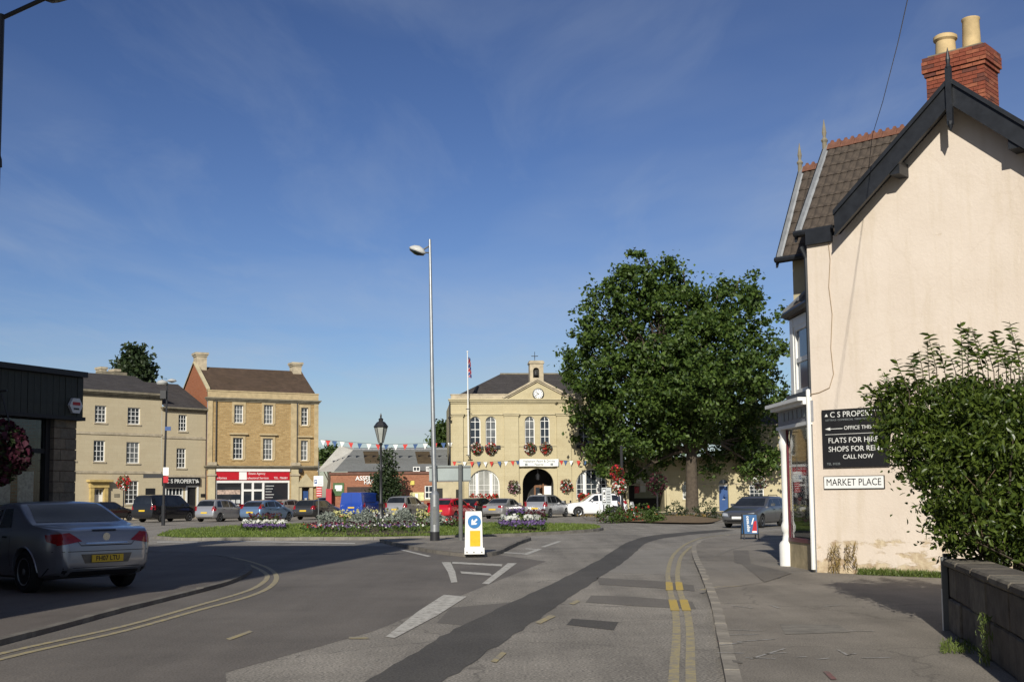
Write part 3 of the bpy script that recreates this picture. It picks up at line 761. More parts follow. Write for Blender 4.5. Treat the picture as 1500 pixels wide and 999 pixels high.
# porch behind the door arch
zda = TZ(686)
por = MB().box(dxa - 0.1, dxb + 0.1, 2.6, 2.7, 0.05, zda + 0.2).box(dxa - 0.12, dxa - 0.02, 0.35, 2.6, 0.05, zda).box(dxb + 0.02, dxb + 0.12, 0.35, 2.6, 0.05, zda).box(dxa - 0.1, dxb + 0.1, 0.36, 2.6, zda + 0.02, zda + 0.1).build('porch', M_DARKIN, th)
dd = MB().box(xc - 0.1, xc + 1.0, 2.5, 2.6, 0.12, 2.5).build('door', M_OAK, th)
MB().box(xc + 0.05, xc + 0.4, 2.47, 2.5, 1.3, 2.3).build('door_panel', M_GLASS, dd)
MB().box(xc + 0.22, xc + 0.6, 2.44, 2.46, 1.45, 1.75).build('notice', M_SIGNW, dd)
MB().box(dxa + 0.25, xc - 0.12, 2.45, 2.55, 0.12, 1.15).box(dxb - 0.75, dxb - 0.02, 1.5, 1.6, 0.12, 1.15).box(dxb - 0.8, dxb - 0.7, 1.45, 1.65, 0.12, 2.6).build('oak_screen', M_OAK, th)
MB().box(dxb - 0.68, dxb - 0.05, 1.4, 1.46, 1.2, 2.4).build('notice_case', M_SIGNW, th)
ln = MB().lathe([(0.02, 0.55), (0.14, 0.42), (0.2, 0.36), (0.15, 0.0), (0.03, -0.06)], (xc, 0.15, zda - 0.95), 6).tube([(xc, 0.15, zda - 0.4), (xc, 0.15, zda)], 0.012, 5).build('porch_lantern', M_IRON, th)
MB().tube([(xl - 0.08, -0.12, 0.1), (xl - 0.08, -0.12, zcor - 0.1)], 0.055, 8).build('downpipe', M_IRON, th)
mb = MB().tube([(xl - 0.1, -0.05, TZ(612, 665)), (xl - 0.1, -0.55, TZ(611, 665))], 0.02, 6).lathe([(0.02, 0.16), (0.14, 0.08), (0.12, -0.05), (0.05, -0.1)], (xl - 0.1, -0.6, TZ(613, 665)), 8)
mb.build('wall_lamp', M_IRON, th)
for px in (756, 823, 730, 847): 
    q = TX(px, 654); MB().box(q - 0.17, q + 0.17, -0.16, 0.0, TZ(657), TZ(652)).build('floodlight', M_IRON, th)
MB().box(TX(748, 722), TX(756, 722), -0.03, 0.0, TZ(724), TZ(719)).build('wall_plaque', M_GREYST, th)
# festival banner, bunting, flag
bn = thing('banner', 'white festival banner with grey script hung above town hall doorway', 'banner', FT.O, FT.a)
b0, b1, c0, c1 = TX(760, 677), TX(817.5, 677), TZ(683), TZ(672.5)
v = []; nn = 16
for j in range(3):
    for i in range(nn + 1): v.append((b0 + (b1 - b0) * i / nn, -0.36 + 0.025 * math.sin(i * 1.7 + j), c0 + (c1 - c0) * j / 2 + 0.02 * math.sin(i * 0.4)))
MB().add(v, [(j * (nn + 1) + i, j * (nn + 1) + i + 1, (j + 1) * (nn + 1) + i + 1, (j + 1) * (nn + 1) + i) for j in range(2) for i in range(nn)]).build('banner_cloth', M_SIGNW, bn, 60)
text('Melksham Food & Drinks', 'banner_lettering', 0.27, M_LETG, bn, facing((b0 + b1) / 2, -0.40, c0 + (c1 - c0) * 0.72))
text('Festival', 'banner_lettering', 0.27, M_LETG, bn, facing((b0 + b1) / 2, -0.40, c0 + (c1 - c0) * 0.27))
for q in (b0 + 0.6, b1 - 0.6): MB().box(q - 0.12, q + 0.12, -0.402, -0.396, c0 + 0.08, c0 + 0.26).build('banner_emblem', M_LETG, bn)
for q in (b0, b1): MB().box(q - 0.02, q + 0.02, -0.36, 0.0, c0 - 0.02, c1 + 0.02).build('banner_bracket', M_IRON, bn)
M_FLAGR = mat('red_bunting', (0.50, 0.045, 0.035), 0.8, 0.1, 3); M_FLAGW = mat('white_bunting', (0.72, 0.72, 0.68), 0.8, 0.05, 3); M_FLAGB = mat('blue_bunting', (0.05, 0.10, 0.22), 0.8, 0.1, 3)
def bunting(name_label, pts, n, fw, fh, start=0):
    t = thing('bunting', name_label, 'bunting', pts[0])
    o0 = Vector(pts[0]); L = [Vector(p) - o0 for p in pts]
    MB().tube(L, 0.012, 5).build('string', M_IRON, t)
    seg = catmull(L, 40); tot = len(seg) - 1
    for i in range(n):
        a = seg[int((i + 0.3) / n * tot)]; b = a + (seg[min(int((i + 0.3) / n * tot) + 2, tot)] - seg[int((i + 0.3) / n * tot)]).normalized() * fw
        tip = (a + b) / 2 + Vector((random.uniform(-0.06, 0.06), random.uniform(-0.1, 0.1), -fh))
        k = Vector((0, 0.012, 0))
        MB().add([a, b, tip, a + k, b + k, tip + k], [(0, 1, 2), (3, 5, 4), (0, 3, 4, 1), (1, 4, 5, 2), (2, 5, 3, 0)]).build('flag', (M_FLAGR, M_FLAGB, M_FLAGW)[(i + start) % 3], t)
    return t
zbu = TZ(675)
bunting('red white and blue bunting strung between the arched windows and banner of the town hall', [FT.w(xl + 0.05, -0.2, zbu), FT.w((xl + b0) / 2, -0.22, zbu - 0.06), FT.w(b0, -0.25, zbu + 0.02)], 11, 0.34, 0.42)
bunting('red white and blue bunting strung from banner towards the tree', [FT.w(b1, -0.25, zbu + 0.02), FT.w((xr + b1) / 2, -0.3, zbu - 0.05), FT.w(xr, -0.2, zbu)], 11, 0.34, 0.42)
bunting('red white and blue bunting strung across the gap above the brick hall roof', [P(468, 644, 99), P(560, 651, 99.6), P(662, 648, 99.9)], 16, 0.42, 0.5, 2)
fpz = TZ(668, 685); ftop = TZ(517, 684)
fl = thing('flagpole', 'white flagpole with furled union flag fixed to town hall front', 'flagpole', FT.O, FT.a)
fx = TX(685.5, 640)
MB().tube([(fx, -0.75, fpz), (fx - 0.03, -0.75, ftop)], [0.07, 0.035], 8).lathe([(0.01, -0.1), (0.08, -0.02), (0.08, 0.05), (0.01, 0.1)], (fx - 0.03, -0.75, ftop), 8).build('pole', M_WHITE, fl)
for zz in (fpz + 0.05, TZ(600, 685)): MB().box(fx - 0.2, fx + 0.2, -0.82, -0.68, zz - 0.03, zz + 0.03).box(fx - 0.03, fx + 0.03, -0.68, 0, zz - 0.025, zz + 0.025).build('bracket', M_IRON, fl)
M_UNION = bpy.data.materials.new('union_flag_cloth'); nt, b = nodes_of(M_UNION); b.inputs['Roughness'].default_value = 0.85
t = nt.nodes.new('ShaderNodeTexCoord'); wv = nt.nodes.new('ShaderNodeTexWave'); wv.inputs['Scale'].default_value = 0.9; wv.bands_direction = 'DIAGONAL'; wv.inputs['Distortion'].default_value = 2
nt.links.new(t.outputs['Object'], wv.inputs[0]); rr = nt.nodes.new('ShaderNodeValToRGB'); rr.color_ramp.interpolation = 'CONSTANT'
rr.color_ramp.elements[0].color = (0.42, 0.03, 0.04, 1); e = rr.color_ramp.elements.new(0.4); e.color = (0.7, 0.68, 0.66, 1); rr.color_ramp.elements[-1].position = 0.6; rr.color_ramp.elements[-1].color = (0.03, 0.05, 0.2, 1)
nt.links.new(wv.outputs[0], rr.inputs[0]); nt.links.new(rr.outputs[0], b.inputs['Base Color'])
ft0 = TZ(524, 684); ft1 = TZ(553, 684); v = []; n1 = 10
for j in range(n1 + 1):
    t_ = j / n1
    for i in range(7):
        s_ = i / 6; v.append((fx + 0.04 + s_ * (0.18 + 0.1 * t_), -0.75 + 0.12 * math.sin(s_ * 9 + t_), ft0 + (ft1 - ft0) * t_ - s_ * 0.15))
MB().add(v, [(j * 7 + i, j * 7 + i + 1, (j + 1) * 7 + i + 1, (j + 1) * 7 + i) for j in range(n1) for i in range(6)]).build('flag', M_UNION, fl, 70)

# ================================================================= stone range right of the town hall
FR = Fac(FT.w(xr + 0.02, -1.0).xy, 0.0)
def RXx(px, py=715): return FR.at(px, py)[0]
def RZ(py, px): return FR.at(px, py)[1]
rg = thing('stone_range', 'long low golden stone range with carriage arch, blue door and small sash windows', 'building', FR.O, FR.a)
x_end = RXx(1480); zlow = RZ(672, 960); zhi = RZ(625, 1100); xst = RXx(1082)
hs = []
aw = (RXx(921), RXx(976)); az = RZ(683, 948)
hs.append(arch(aw[0], aw[1], 0.1, az, 18))
wd = (RXx(1000), RXx(1012)); hs.append(arch(wd[0], wd[1], RZ(731, 1005), RZ(705, 1005), 10))
bd = (RXx(1053), RXx(1067)); hs.append(arch(bd[0], bd[1], 0.1, RZ(702, 1060), 10))
wr = [FR.rect(1098, 706, 1119, 728), FR.rect(1108, 664, 1120, 684), FR.rect(1148, 664, 1160, 684)] + [FR.rect(a, b, a + 13, b + 21) for a in (1195, 1245, 1295, 1345, 1395, 1445) for b in (663, 706)]
for q in wr: hs.append(rectp(*q))
mb = MB(); wall(mb, [(0, 0), (x_end, 0), (x_end, zhi), (xst, zhi), (xst, zlow), (0, zlow)], hs, 0, 0.3)
mb.add([(xst, 0, zlow), (xst, 8, zlow), (xst, 8, zhi), (xst, 0, zhi)], [(0, 1, 2, 3)]).add([(0, 0, 0), (0, 3, 0), (0, 3, zlow), (0, 0, zlow)], [(0, 1, 2, 3)])
mb.build('wall', M_ASHLAR, rg)
MB().box(0.02, xst - 0.02, -0.12, 0.35, zlow, zlow + 0.16).box(xst - 0.1, x_end, -0.18, 0.35, zhi, zhi + 0.2).build('coping', M_TRIMWT, rg)
MB().add([(xst, -0.1, zhi + 0.2), (x_end, -0.1, zhi + 0.2), (x_end, 4, zhi + 2.3), (xst, 4, zhi + 2.3), (x_end, 8.1, zhi + 0.2), (xst, 8.1, zhi + 0.2)], [(0, 1, 2, 3), (3, 2, 4, 5), (0, 3, 5)]).build('roof', M_SLATE, rg)
MB().box(0.05, x_end, -0.04, 0.0, RZ(709.5, 1035), RZ(708.2, 1035)).build('string_course', M_TRIMWT, rg)
for q in wr: sash(rg, *q, 0.12, 3, 4, False, True, M_WHITE, M_GLASS, M_TRIMST, 0.03, 0.07)
sash(rg, wd[0], wd[1], RZ(731, 1005), RZ(705, 1005), 0.1, 2, 3, True, True, M_WHITE, M_GLASSW, M_TRIMST, 0.05, 0.07)
dr = MB().box(bd[0] + 0.05, bd[1] - 0.05, 0.12, 0.18, 0.1, RZ(711, 1060)).build('door', M_BLUE, rg)
MB().box((bd[0] + bd[1]) / 2 - 0.12, (bd[0] + bd[1]) / 2 + 0.12, 0.1, 0.12, 1.05, 1.12).build('letter_plate', M_GALV, dr)
g = MB(); wall(g, arch(bd[0], bd[1], RZ(711, 1060), RZ(702, 1060), 10), (), 0.14); fnl = g.build('fanlight', M_GLASS, rg)
MB().box(bd[0] + 0.05, bd[1] - 0.05, 0.10, 0.15, RZ(712, 1060), RZ(709.5, 1060)).box((bd[0] + bd[1]) / 2 - 0.04, (bd[0] + bd[1]) / 2 + 0.04, 0.11, 0.15, RZ(709.5, 1060), RZ(702.5, 1060)).build('fanlight_bar', M_WHITE, fnl)
# carriage arch with a stone ring and a recessed screen
po = arch(aw[0] - 0.3, aw[1] + 0.3, 0.1, az + 0.3, 18); pi_ = arch(aw[0], aw[1], 0.1, az, 18); n = len(po)
MB().add([(a, -0.07, b) for a, b in po[1:]] + [(a, -0.07, b) for a, b in pi_[1:]] + [(a, 0, b) for a, b in po[1:]] , [(i, i + 1, i + n, i + n - 1) for i in range(n - 2)] + [(i, i + 2 * n - 2, i + 2 * n - 1, i + 1) for i in range(n - 2)]).build('arch_ring', M_TRIMST, rg)
MB().box(aw[0] - 0.2, aw[1] + 0.2, 4.0, 4.1, 0.1, az + 0.2).build('arch_back_wall', mat('pale_green_render', (0.33, 0.34, 0.25), 0.9, 0.15, 1), rg)
MB().box(aw[0] - 0.2, aw[1] + 0.2, 3.9, 4.0, 0.1, 1.25).box(aw[0] + 0.02, aw[0] + 0.12, 0.3, 4.0, 0.1, az - 0.5).box(aw[0] + 0.1, aw[0] + 0.85, 3.6, 3.7, 0.1, az).build('arch_panelling', M_DARKIN, rg)
MB().box(aw[1] - 0.12, aw[1] - 0.02, 0.3, 4.0, 0.1, az - 0.3).build('arch_side', M_TRIMST, rg)
MB().box(aw[0] + 1.05, aw[0] + 1.7, 3.86, 3.89, az - 1.4, az - 0.7).box(aw[0] + 1.4, aw[0] + 1.9, 3.86, 3.89, 1.8, 2.6).build('notice', M_SIGNW, rg)
MB().box(aw[0] + 0.9, aw[0] + 1.3, 3.84, 3.88, 1.7, 2.3).build('notice', M_REDSH, rg)

# ================================================================= three-storey stone building with estate agent
oB = P(466, 757, 103.0)
_dB = Vector((math.cos(R(30)), math.sin(R(30))))
FBr = Fac((oB.x, oB.y), R(30))
xB0 = FBr.at(303.5, 660)[0]
FB = Fac(FBr.w(xB0).xy, R(30))
def BX(px, py=660): return FB.at(px, py)[0]
def BZ(px, py): return FB.at(px, py)[1]
WB = BX(466)
sb = thing('corner_stone_building', 'three-storey rubble stone building with brown tiled roof and red-fronted agency', 'building', FB.O, FB.a)
zco = BZ(385, 586); zpa = BZ(385, 575.5); DB = 9.0
wb = []
for q in ((343, 593, 356.5, 619.5), (386.5, 593, 400, 621), (441, 597, 451.5, 623)): wb.append(FB.rect(*q))
for q in ((341, 641, 356, 672.5), (385, 642, 399.5, 673.5), (440.5, 645, 451, 674.5)): wb.append(FB.rect(*q))
hs = [rectp(*q) for q in wb]
zsf = BZ(370, 692) ; zsh = BZ(370, 688)
sx0, sx1 = BX(316, 720), BX(424, 720)
dB = (BX(441.5, 728), BX(453, 728)); zdB = BZ(447, 713)
hs += [rectp(sx0, sx1, 0.12, zsh), rectp(dB[0], dB[1], 0.12, zdB)]
mb = MB(); wall(mb, rectp(0, WB, 0, zco), hs, 0, 0.22)
mb.add([(WB, 0, 0), (WB, DB, 0), (WB, DB, zco), (WB, 0, zco)], [(0, 1, 2, 3)])
mb.build('wall', M_RUBBLE, sb)
zrid = zpa + 2.55
def slopez(y): return zpa - 0.1 + (zrid - zpa + 0.1) * (1 - abs(y - DB / 2) / (DB / 2 - 0.35))
gwl = MB().add([(0, 0, 0), (0, DB, 0), (0, DB, zpa), (0, DB / 2, zrid + 0.25), (0, 0.1, zpa + 0.1)], [(0, 1, 2, 3, 4)]).add([(WB - 0.02, 0, zco), (WB - 0.02, DB, zco), (WB - 0.02, DB / 2, zrid + 0.1)], [(0, 1, 2)])
gwl.build('gable_wall', M_BRICKO, sb)
mb = MB()
for y0, y1, z0, z1 in ((0.05, DB / 2, zpa + 0.15, zrid + 0.3), (DB / 2, DB, zrid + 0.3, zpa + 0.1)):
    mb.add([(-0.12, y0, z0), (0.2, y0, z0), (0.2, y1, z1), (-0.12, y1, z1), (-0.12, y0, z0 + 0.12), (0.2, y0, z0 + 0.12), (0.2, y1, z1 + 0.12), (-0.12, y1, z1 + 0.12)], [(0, 1, 5, 4), (4, 5, 6, 7), (1, 2, 6, 5), (0, 4, 7, 3), (2, 3, 7, 6)])
mb.build('gable_coping', M_TRIMST, sb)
rf = MB().add([(0.15, 0.35, zpa - 0.1), (WB, 0.35, zpa - 0.1), (WB, DB / 2, zrid), (0.15, DB / 2, zrid), (WB, DB, zpa - 0.1), (0.15, DB, zpa - 0.1)], [(0, 1, 2, 3), (3, 2, 4, 5)]).build('roof', M_TILEBR, sb)
mb = MB(); gutter_cornice(mb, 0, WB, zco + 0.1, [(0.1, 0.32), (0.1, 0.22), (0.12, 0.1)]); mb.build('cornice', M_GREYST, sb)
MB().box(0, WB, -0.05, 0.3, zco + 0.1, zpa).box(-0.03, WB + 0.03, -0.1, 0.34, zpa, zpa + 0.1).build('parapet', M_BUFF, sb)
mb = MB(); zgc = BZ(370, 684); gutter_cornice(mb, 0, WB, zgc + 0.12, [(0.12, 0.36), (0.1, 0.24), (0.12, 0.1)]); mb.build('shop_cornice', M_GREYST, sb)
def chimney(parent, x0, x1, y0, y1, z0, z1, m1, m2, pots=0):
    c = MB().box(x0, x1, y0, y1, z0, z1 - 0.35).build('chimney', m1, parent)
    MB().box(x0 - 0.07, x1 + 0.07, y0 - 0.07, y1 + 0.07, z1 - 0.35, z1 - 0.2).box(x0 - 0.14, x1 + 0.14, y0 - 0.14, y1 + 0.14, z1 - 0.2, z1).build('chimney_cap', m2, c)
    for k in range(pots):
        xx = x0 + (x1 - x0) * (k + 0.5) / pots
        MB().lathe([(0.14, 0), (0.12, 0.4), (0.15, 0.45), (0.11, 0.46)], (xx, (y0 + y1) / 2, z1), 10).build('chimney_pot', m2, c)
    return c
yc = DB / 2
_, zct = FB.at(288, 517, yc); chimney(sb, 0.05, 0.95, yc - 0.55, yc + 0.55, zrid - 0.6, zct, M_TRIMWT, M_TRIMWT)
_, zct2 = FB.at(441, 532, yc); chimney(sb, WB - 0.95, WB - 0.15, yc - 0.5, yc + 0.5, zrid - 0.6, zct2, M_TRIMWT, M_TRIMWT)
for i, q in enumerate(wb):
    w_ = sash(sb, *q, 0.12, 2 if i in (2, 5) else 3, 4, False, True, M_WHITE, M_GLASS, M_BUFF, 0.03, 0.07)
    a, b_, c, d = q
    mb = MB().box(a - 0.2, a, -0.05, 0.05, c, d).box(b_, b_ + 0.2, -0.05, 0.05, c, d).box(a - 0.2, b_ + 0.2, -0.055, 0.05, d, d + 0.24)
    if i > 2: mb.box(a - 0.34, b_ + 0.34, -0.26, 0.02, d + 0.26, d + 0.40)
    mb.build('stone_surround', M_BUFF, w_)
for a, b_, z0, z1 in ((0.0, 0.42, zgc + 0.15, zco - 0.2), (BX(425.5, 640), BX(437, 640), zgc + 0.15, zco - 0.2), (WB - 0.4, WB, zgc + 0.15, zco - 0.2)):
    MB().box(a + 0.01, b_ - 0.01, -0.09, 0.02, z0, z1).build('pilaster', M_BUFF, sb)
for a, b_ in ((BX(304, 720), BX(314, 720)), (BX(426, 720), BX(436.5, 720))):
    p = MB().box(a, b_, -0.22, 0.02, 0.1, zgc - 0.2).build('shop_pilaster', M_TRIMST, sb)
    MB().box(a - 0.08, b_ + 0.08, -0.3, 0.02, zgc - 0.75, zgc - 0.6).box(a - 0.06, b_ + 0.06, -0.42, 0.02, zgc + 0.13, zgc + 0.4).build('capital', M_TRIMWT, p)
sf = BZ(370, 690.5); sm_ = BZ(370, 703); 
sh = MB().box(sx0, sx1, 0.02, 0.1, BZ(370, 707), sm_).box(sx0, sx1, -0.14, 0.06, sf, sf + 0.24).box(sx0, sx0 + 0.1, 0.03, 0.12, 0.1, sm_).box(sx1 - 0.1, sx1, 0.03, 0.12, 0.1, sm_)
pa, pb = BX(354, 725), BX(387, 725); pm = (pa + pb) / 2
for q in (pa, pm - 0.09, pb - 0.16): sh.box(q, q + 0.18, 0.03, 0.12, 0.1, sm_)
sh.box(pa, pb, 0.035, 0.12, BZ(370, 719.5), BZ(370, 716.5)).box(pa, pb, 0.035, 0.12, 0.1, 0.35)
shop = sh.build('shopfront', M_WHITE, sb)
MB().box(sx0 + 0.02, sx1 - 0.02, -0.06, 0.05, sm_, sf).build('fascia', M_REDSH, shop)
k0, k1 = BX(350, 697), BX(361, 697); MB().box(k0, k1, -0.075, -0.06, sm_ + 0.03, sf - 0.03).build('fascia_panel', M_SIGNW, shop)
text('Estate Agency', 'fascia_lettering', 0.26, M_SIGNW, shop, facing(BX(376, 692), -0.07, sm_ + (sf - sm_) * 0.76), align='CENTER')
text('Professional Services', 'fascia_lettering', 0.25, M_SIGNW, shop, facing(BX(376, 700), -0.07, sm_ + (sf - sm_) * 0.24), align='CENTER')
text('TEL. 706681', 'fascia_lettering', 0.25, M_SIGNW, shop, facing(BX(411, 700), -0.07, sm_ + (sf - sm_) * 0.24), align='CENTER')
text('Homes', 'fascia_lettering', 0.28, M_SIGNW, shop, facing(BX(325, 699), -0.07, sm_ + (sf - sm_) * 0.25), align='CENTER')
g = MB(); wall(g, rectp(sx0, sx1, 0.1, sm_), (), 0.13); g.build('glass', M_GLASS, shop)
for r_ in range(3):
    for c_ in range(5):
        xx = sx0 + 0.12 + c_ * 0.42; zz = BZ(335, 737) - r_ * 0.42; MB().box(xx, xx + 0.33, 0.115, 0.125, zz, zz + 0.3).build('property_card', M_NOTICE, shop)
MB().box(sx0 + 0.12, pa - 0.1, 0.116, 0.126, BZ(335, 724), BZ(335, 717.5)).build('window_poster', mat('photo_poster', (0.40, 0.30, 0.24), 0.6, 0.6, 6), shop)
MB().box(sx0 + 0.12, pa - 0.1, 0.112, 0.122, BZ(335, 713), BZ(335, 706.5)).build('window_poster', M_BLACK, shop)
for k in range(6): MB().box(pb + 0.15, pb + 0.9 - 0.1 * (k % 3), 0.118, 0.126, BZ(400, 712 + 4.2 * k), BZ(400, 711 + 4.2 * k)).build('window_print', M_NOTICE, shop)
d_ = MB().box(dB[0] + 0.04, dB[1] - 0.04, 0.15, 0.2, 0.12, BZ(447, 719)).build('door', M_BLUE, sb)
MB().box(dB[0] + 0.35, dB[0] + 0.55, 0.13, 0.15, 1.3, 1.55).build('letter_notice', M_SIGNW, d_)
mb = MB(); pc = (dB[0] + dB[1]) / 2; w2 = (dB[1] - dB[0]) / 2
mb.box(dB[0] - 0.3, dB[0], -0.12, 0.05, 0.1, zdB).box(dB[1], dB[1] + 0.3, -0.12, 0.05, 0.1, zdB).box(dB[0] - 0.42, dB[1] + 0.42, -0.24, 0.05, zdB, zdB + 0.22)
mb.prism([(pc - w2 - 0.45, zdB + 0.22), (pc + w2 + 0.45, zdB + 0.22), (pc + 0.25, zdB + 0.85), (pc, zdB + 1.15), (pc - 0.25, zdB + 0.85)], -0.18, 0.02)
mb.build('door_surround', M_TRIMST, sb)
MB().box(BX(436, 690), BX(440.5, 690), -0.4, -0.12, BZ(438, 692), BZ(438, 686)).build('wall_lantern', M_IRON, sb)
for px in (315.8, 434.5): MB().tube([(BX(px, 640), -0.14, zgc), (BX(px, 640), -0.14, zco)], 0.045, 6).build('downpipe', M_IRON, sb)

# ================================================================= Georgian range on the left (two houses)
FA = Fac(FB.w(-0.05, 0.3).xy, R(47))
def AX(px, py=650): return FA.at(px, py)[0]
def AZ(px, py): return FA.at(px, py)[1]
xs = AX(236.5); xA = AX(40)
sa = thing('georgian_house', 'grey-gold stone Georgian house with slate roof, string courses and columned door', 'house', FA.O, FA.a)
ze = AZ(180, 578.5)
wa = [FA.rect(*q) for q in ((139, 594, 156, 619), (187, 597, 205.5, 621.5), (137, 645, 154, 676), (185, 647.5, 204.5, 678.5), (93, 591, 109, 616), (91, 643, 111, 674.5))]
wg = [FA.rect(183, 704, 203, 738), FA.rect(136, 716, 151, 733)]
mb = MB(); wall(mb, rectp(xA, xs - 0.01, 0, ze), [rectp(*q) for q in wa] + [rectp(wg[0][0], wg[0][1], wg[0][2], wg[0][3]), rectp(wg[1][0], wg[1][1], 0.1, wg[1][3])], 0, 0.2)
mb.add([(xs - 0.01, 0, 0), (xs - 0.01, 9, 0), (xs - 0.01, 9, ze), (xs - 0.01, 4.5, ze + 2.0), (xs - 0.01, 0, ze)], [(0, 1, 2, 3, 4)])
mb.build('wall', M_ASHLARG, sa)
mb = MB(); gutter_cornice(mb, xA, xs, ze + 0.26, [(0.16, 0.42), (0.1, 0.32), (0.12, 0.18), (0.1, 0.08)]); mb.build('cornice', M_GREYST, sa)
for py in (635.5, 691.5):
    zz = AZ(180, py); MB().box(xA, xs, -0.07, 0.02, zz - 0.1, zz + 0.1).build('string_course', M_TRIMWT, sa)
MB().add([(xA, -0.35, ze + 0.26), (xs, -0.35, ze + 0.26), (xs, 4.5, ze + 2.1), (xA, 4.5, ze + 2.1), (xs, 9.2, ze + 0.26), (xA, 9.2, ze + 0.26)], [(0, 1, 2, 3), (3, 2, 4, 5)]).build('roof', M_SLATE, sa)
for i, q in enumerate(wa): sash(sa, *q, 0.1, 3, 4, False, True, M_WHITE, M_GLASS, M_TRIMWT, 0.035, 0.07)
sash(sa, *wg[0], 0.1, 3, 5, False, True, M_WHITE, M_GLASS, M_TRIMWT, 0.035, 0.07)
d0, d1, _, dz = wg[1]
dr = MB().box(d0, d1, 0.12, 0.18, 0.1, dz - 0.5).build('door', M_WHITE, sa)
sash(sa, d0, d1, dz - 0.5, dz, 0.1, 3, 1, False, False, M_WHITE, M_GLASS, None, 0.03, 0.05, 'fanlight')
mb = MB().box(d0 - 0.3, d0, -0.25, 0.02, 0.1, dz + 0.1).box(d1, d1 + 0.3, -0.25, 0.02, 0.1, dz + 0.1).box(d0 - 0.36, d1 + 0.36, -0.3, 0.02, dz + 0.1, dz + 0.55).box(d0 - 0.55, d1 + 0.55, -0.6, 0.02, dz + 0.55, dz + 0.72)
mb.build('door_surround', mat('yellow_stone', (0.46, 0.34, 0.13), 0.9, 0.2, 3), sa)
q = FA.rect(213, 715, 226.5, 726.5); MB().box(q[0], q[1], -0.05, 0, q[2], q[3]).build('wall_sign', M_BLACK, sa)
q = FA.rect(167, 723, 175, 728); MB().box(q[0], q[1], -0.03, 0, q[2], q[3]).build('wall_plaque', M_GREYST, sa)
chimney(sa, FA.at(146, 545, 6.5)[0], FA.at(152, 545, 6.5)[0], 6.2, 7.0, ze + 1.0, FA.at(150, 538, 6.5)[1], M_TRIMWT, M_TRIMWT)
chimney(sa, FA.at(166, 545, 6.5)[0], FA.at(171.5, 545, 6.5)[0], 6.2, 7.0, ze + 1.0, FA.at(168, 541, 6.5)[1], M_TRIMWT, M_TRIMWT)
MB().box(FA.at(145, 545, 6.5)[0], FA.at(182, 545, 6.5)[0], 6.0, 7.1, ze + 1.0, FA.at(160, 545, 6.5)[1]).build('rear_parapet', M_GREYST, sa)
# lower house with the property office
s2 = thing('stone_office_house', 'narrow stone house with black property office sign beside the agency building', 'house', FA.O, FA.a)
ze2 = AZ(270, 601)
w2_ = [FA.rect(261.5, 607.5, 274, 631.5), FA.rect(258.5, 656.5, 272.5, 685.5)]
zs_ = AZ(268, 712); q = FA.rect(242, 714, 268, 737); dq = FA.rect(274, 713, 288, 745)
mb = MB(); wall(mb, rectp(xs + 0.01, 0, 0, ze2), [rectp(*a) for a in w2_] + [rectp(*q), rectp(dq[0], dq[1], 0.1, dq[3])], 0, 0.2); mb.build('wall', M_ASHLARG, s2)
mb = MB(); gutter_cornice(mb, xs + 0.1, 0, ze2 + 0.2, [(0.12, 0.4), (0.1, 0.25), (0.1, 0.1)]); mb.build('cornice', M_GREYST, s2)
for a in w2_: sash(s2, *a, 0.1, 3, 4, False, True, M_WHITE, M_GLASS, M_TRIMWT, 0.035, 0.07)
zz = AZ(270, 641); MB().box(xs + 0.02, 0, -0.07, 0.02, zz - 0.1, zz + 0.1).build('string_course', M_TRIMWT, s2)
zz = AZ(270, 697); MB().box(xs + 0.02, 0, -0.07, 0.02, zz - 0.1, zz + 0.1).build('string_course', M_TRIMWT, s2)
ridge2 = FA.at(262, 563, 4.5)[1]
MB().add([(xs + 0.02, -0.35, ze2 + 0.2), (0, -0.35, ze2 + 0.2), (-0.02, 4.5, ridge2), (xs + 0.02, 4.5, ridge2), (0, 9, ze2), (xs + 0.02, 9, ze2)], [(0, 1, 2, 3), (3, 2, 4, 5)]).build('roof', M_SLATE, s2)
b0_, b1_, c0_, c1_ = FA.rect(237, 699, 292, 711)
sg = MB().box(b0_, b1_, -0.16, -0.02, c0_, c1_).build('shop_sign', M_BLACK, s2)
text('C S PROPERTY', 'sign_lettering', 0.46, M_LETW, sg, facing((b0_ + b1_) / 2, -0.165, (c0_ + c1_) / 2), bold=True)
for s_ in (b0_ + 0.25, b1_ - 0.25): MB().prism([(s_ - 0.13, (c0_ + c1_) / 2 - 0.1), (s_ + 0.13, (c0_ + c1_) / 2 - 0.1), (s_, (c0_ + c1_) / 2 + 0.13)], -0.168, -0.16).build('sign_emblem', M_LETW, sg)
MB().box(q[0] - 0.1, q[1] + 0.1, -0.3, 0.0, q[3], q[3] + 0.35).build('sign_canopy', M_BLACK, s2)
sash(s2, *q, 0.0, 5, 2, False, True, M_WHITE, M_GLASS, M_WHITE, 0.07, 0.09, 'shop_window')
MB().box(dq[0] - 0.16, dq[0], -0.04, 0.06, 0.1, dq[3] + 0.16).box(dq[1], dq[1] + 0.16, -0.04, 0.06, 0.1, dq[3] + 0.16).box(dq[0], dq[1], -0.042, 0.06, dq[3], dq[3] + 0.16).build('door_frame', M_WHITE, s2)
MB().box(dq[0], dq[1], 0.14, 0.2, 0.1, dq[3]).build('door', M_BLACK, s2)
qq = FA.rect(294, 723, 300, 728); MB().box(qq[0], qq[1], -0.04, 0, qq[2], qq[3]).build('wall_sign', M_BLACK, s2)
MB().tube([(AX(301.5, 650), -0.1, 0.2), (AX(301.5, 650), -0.1, ze2)], 0.05, 6).build('downpipe', M_IRON, s2)

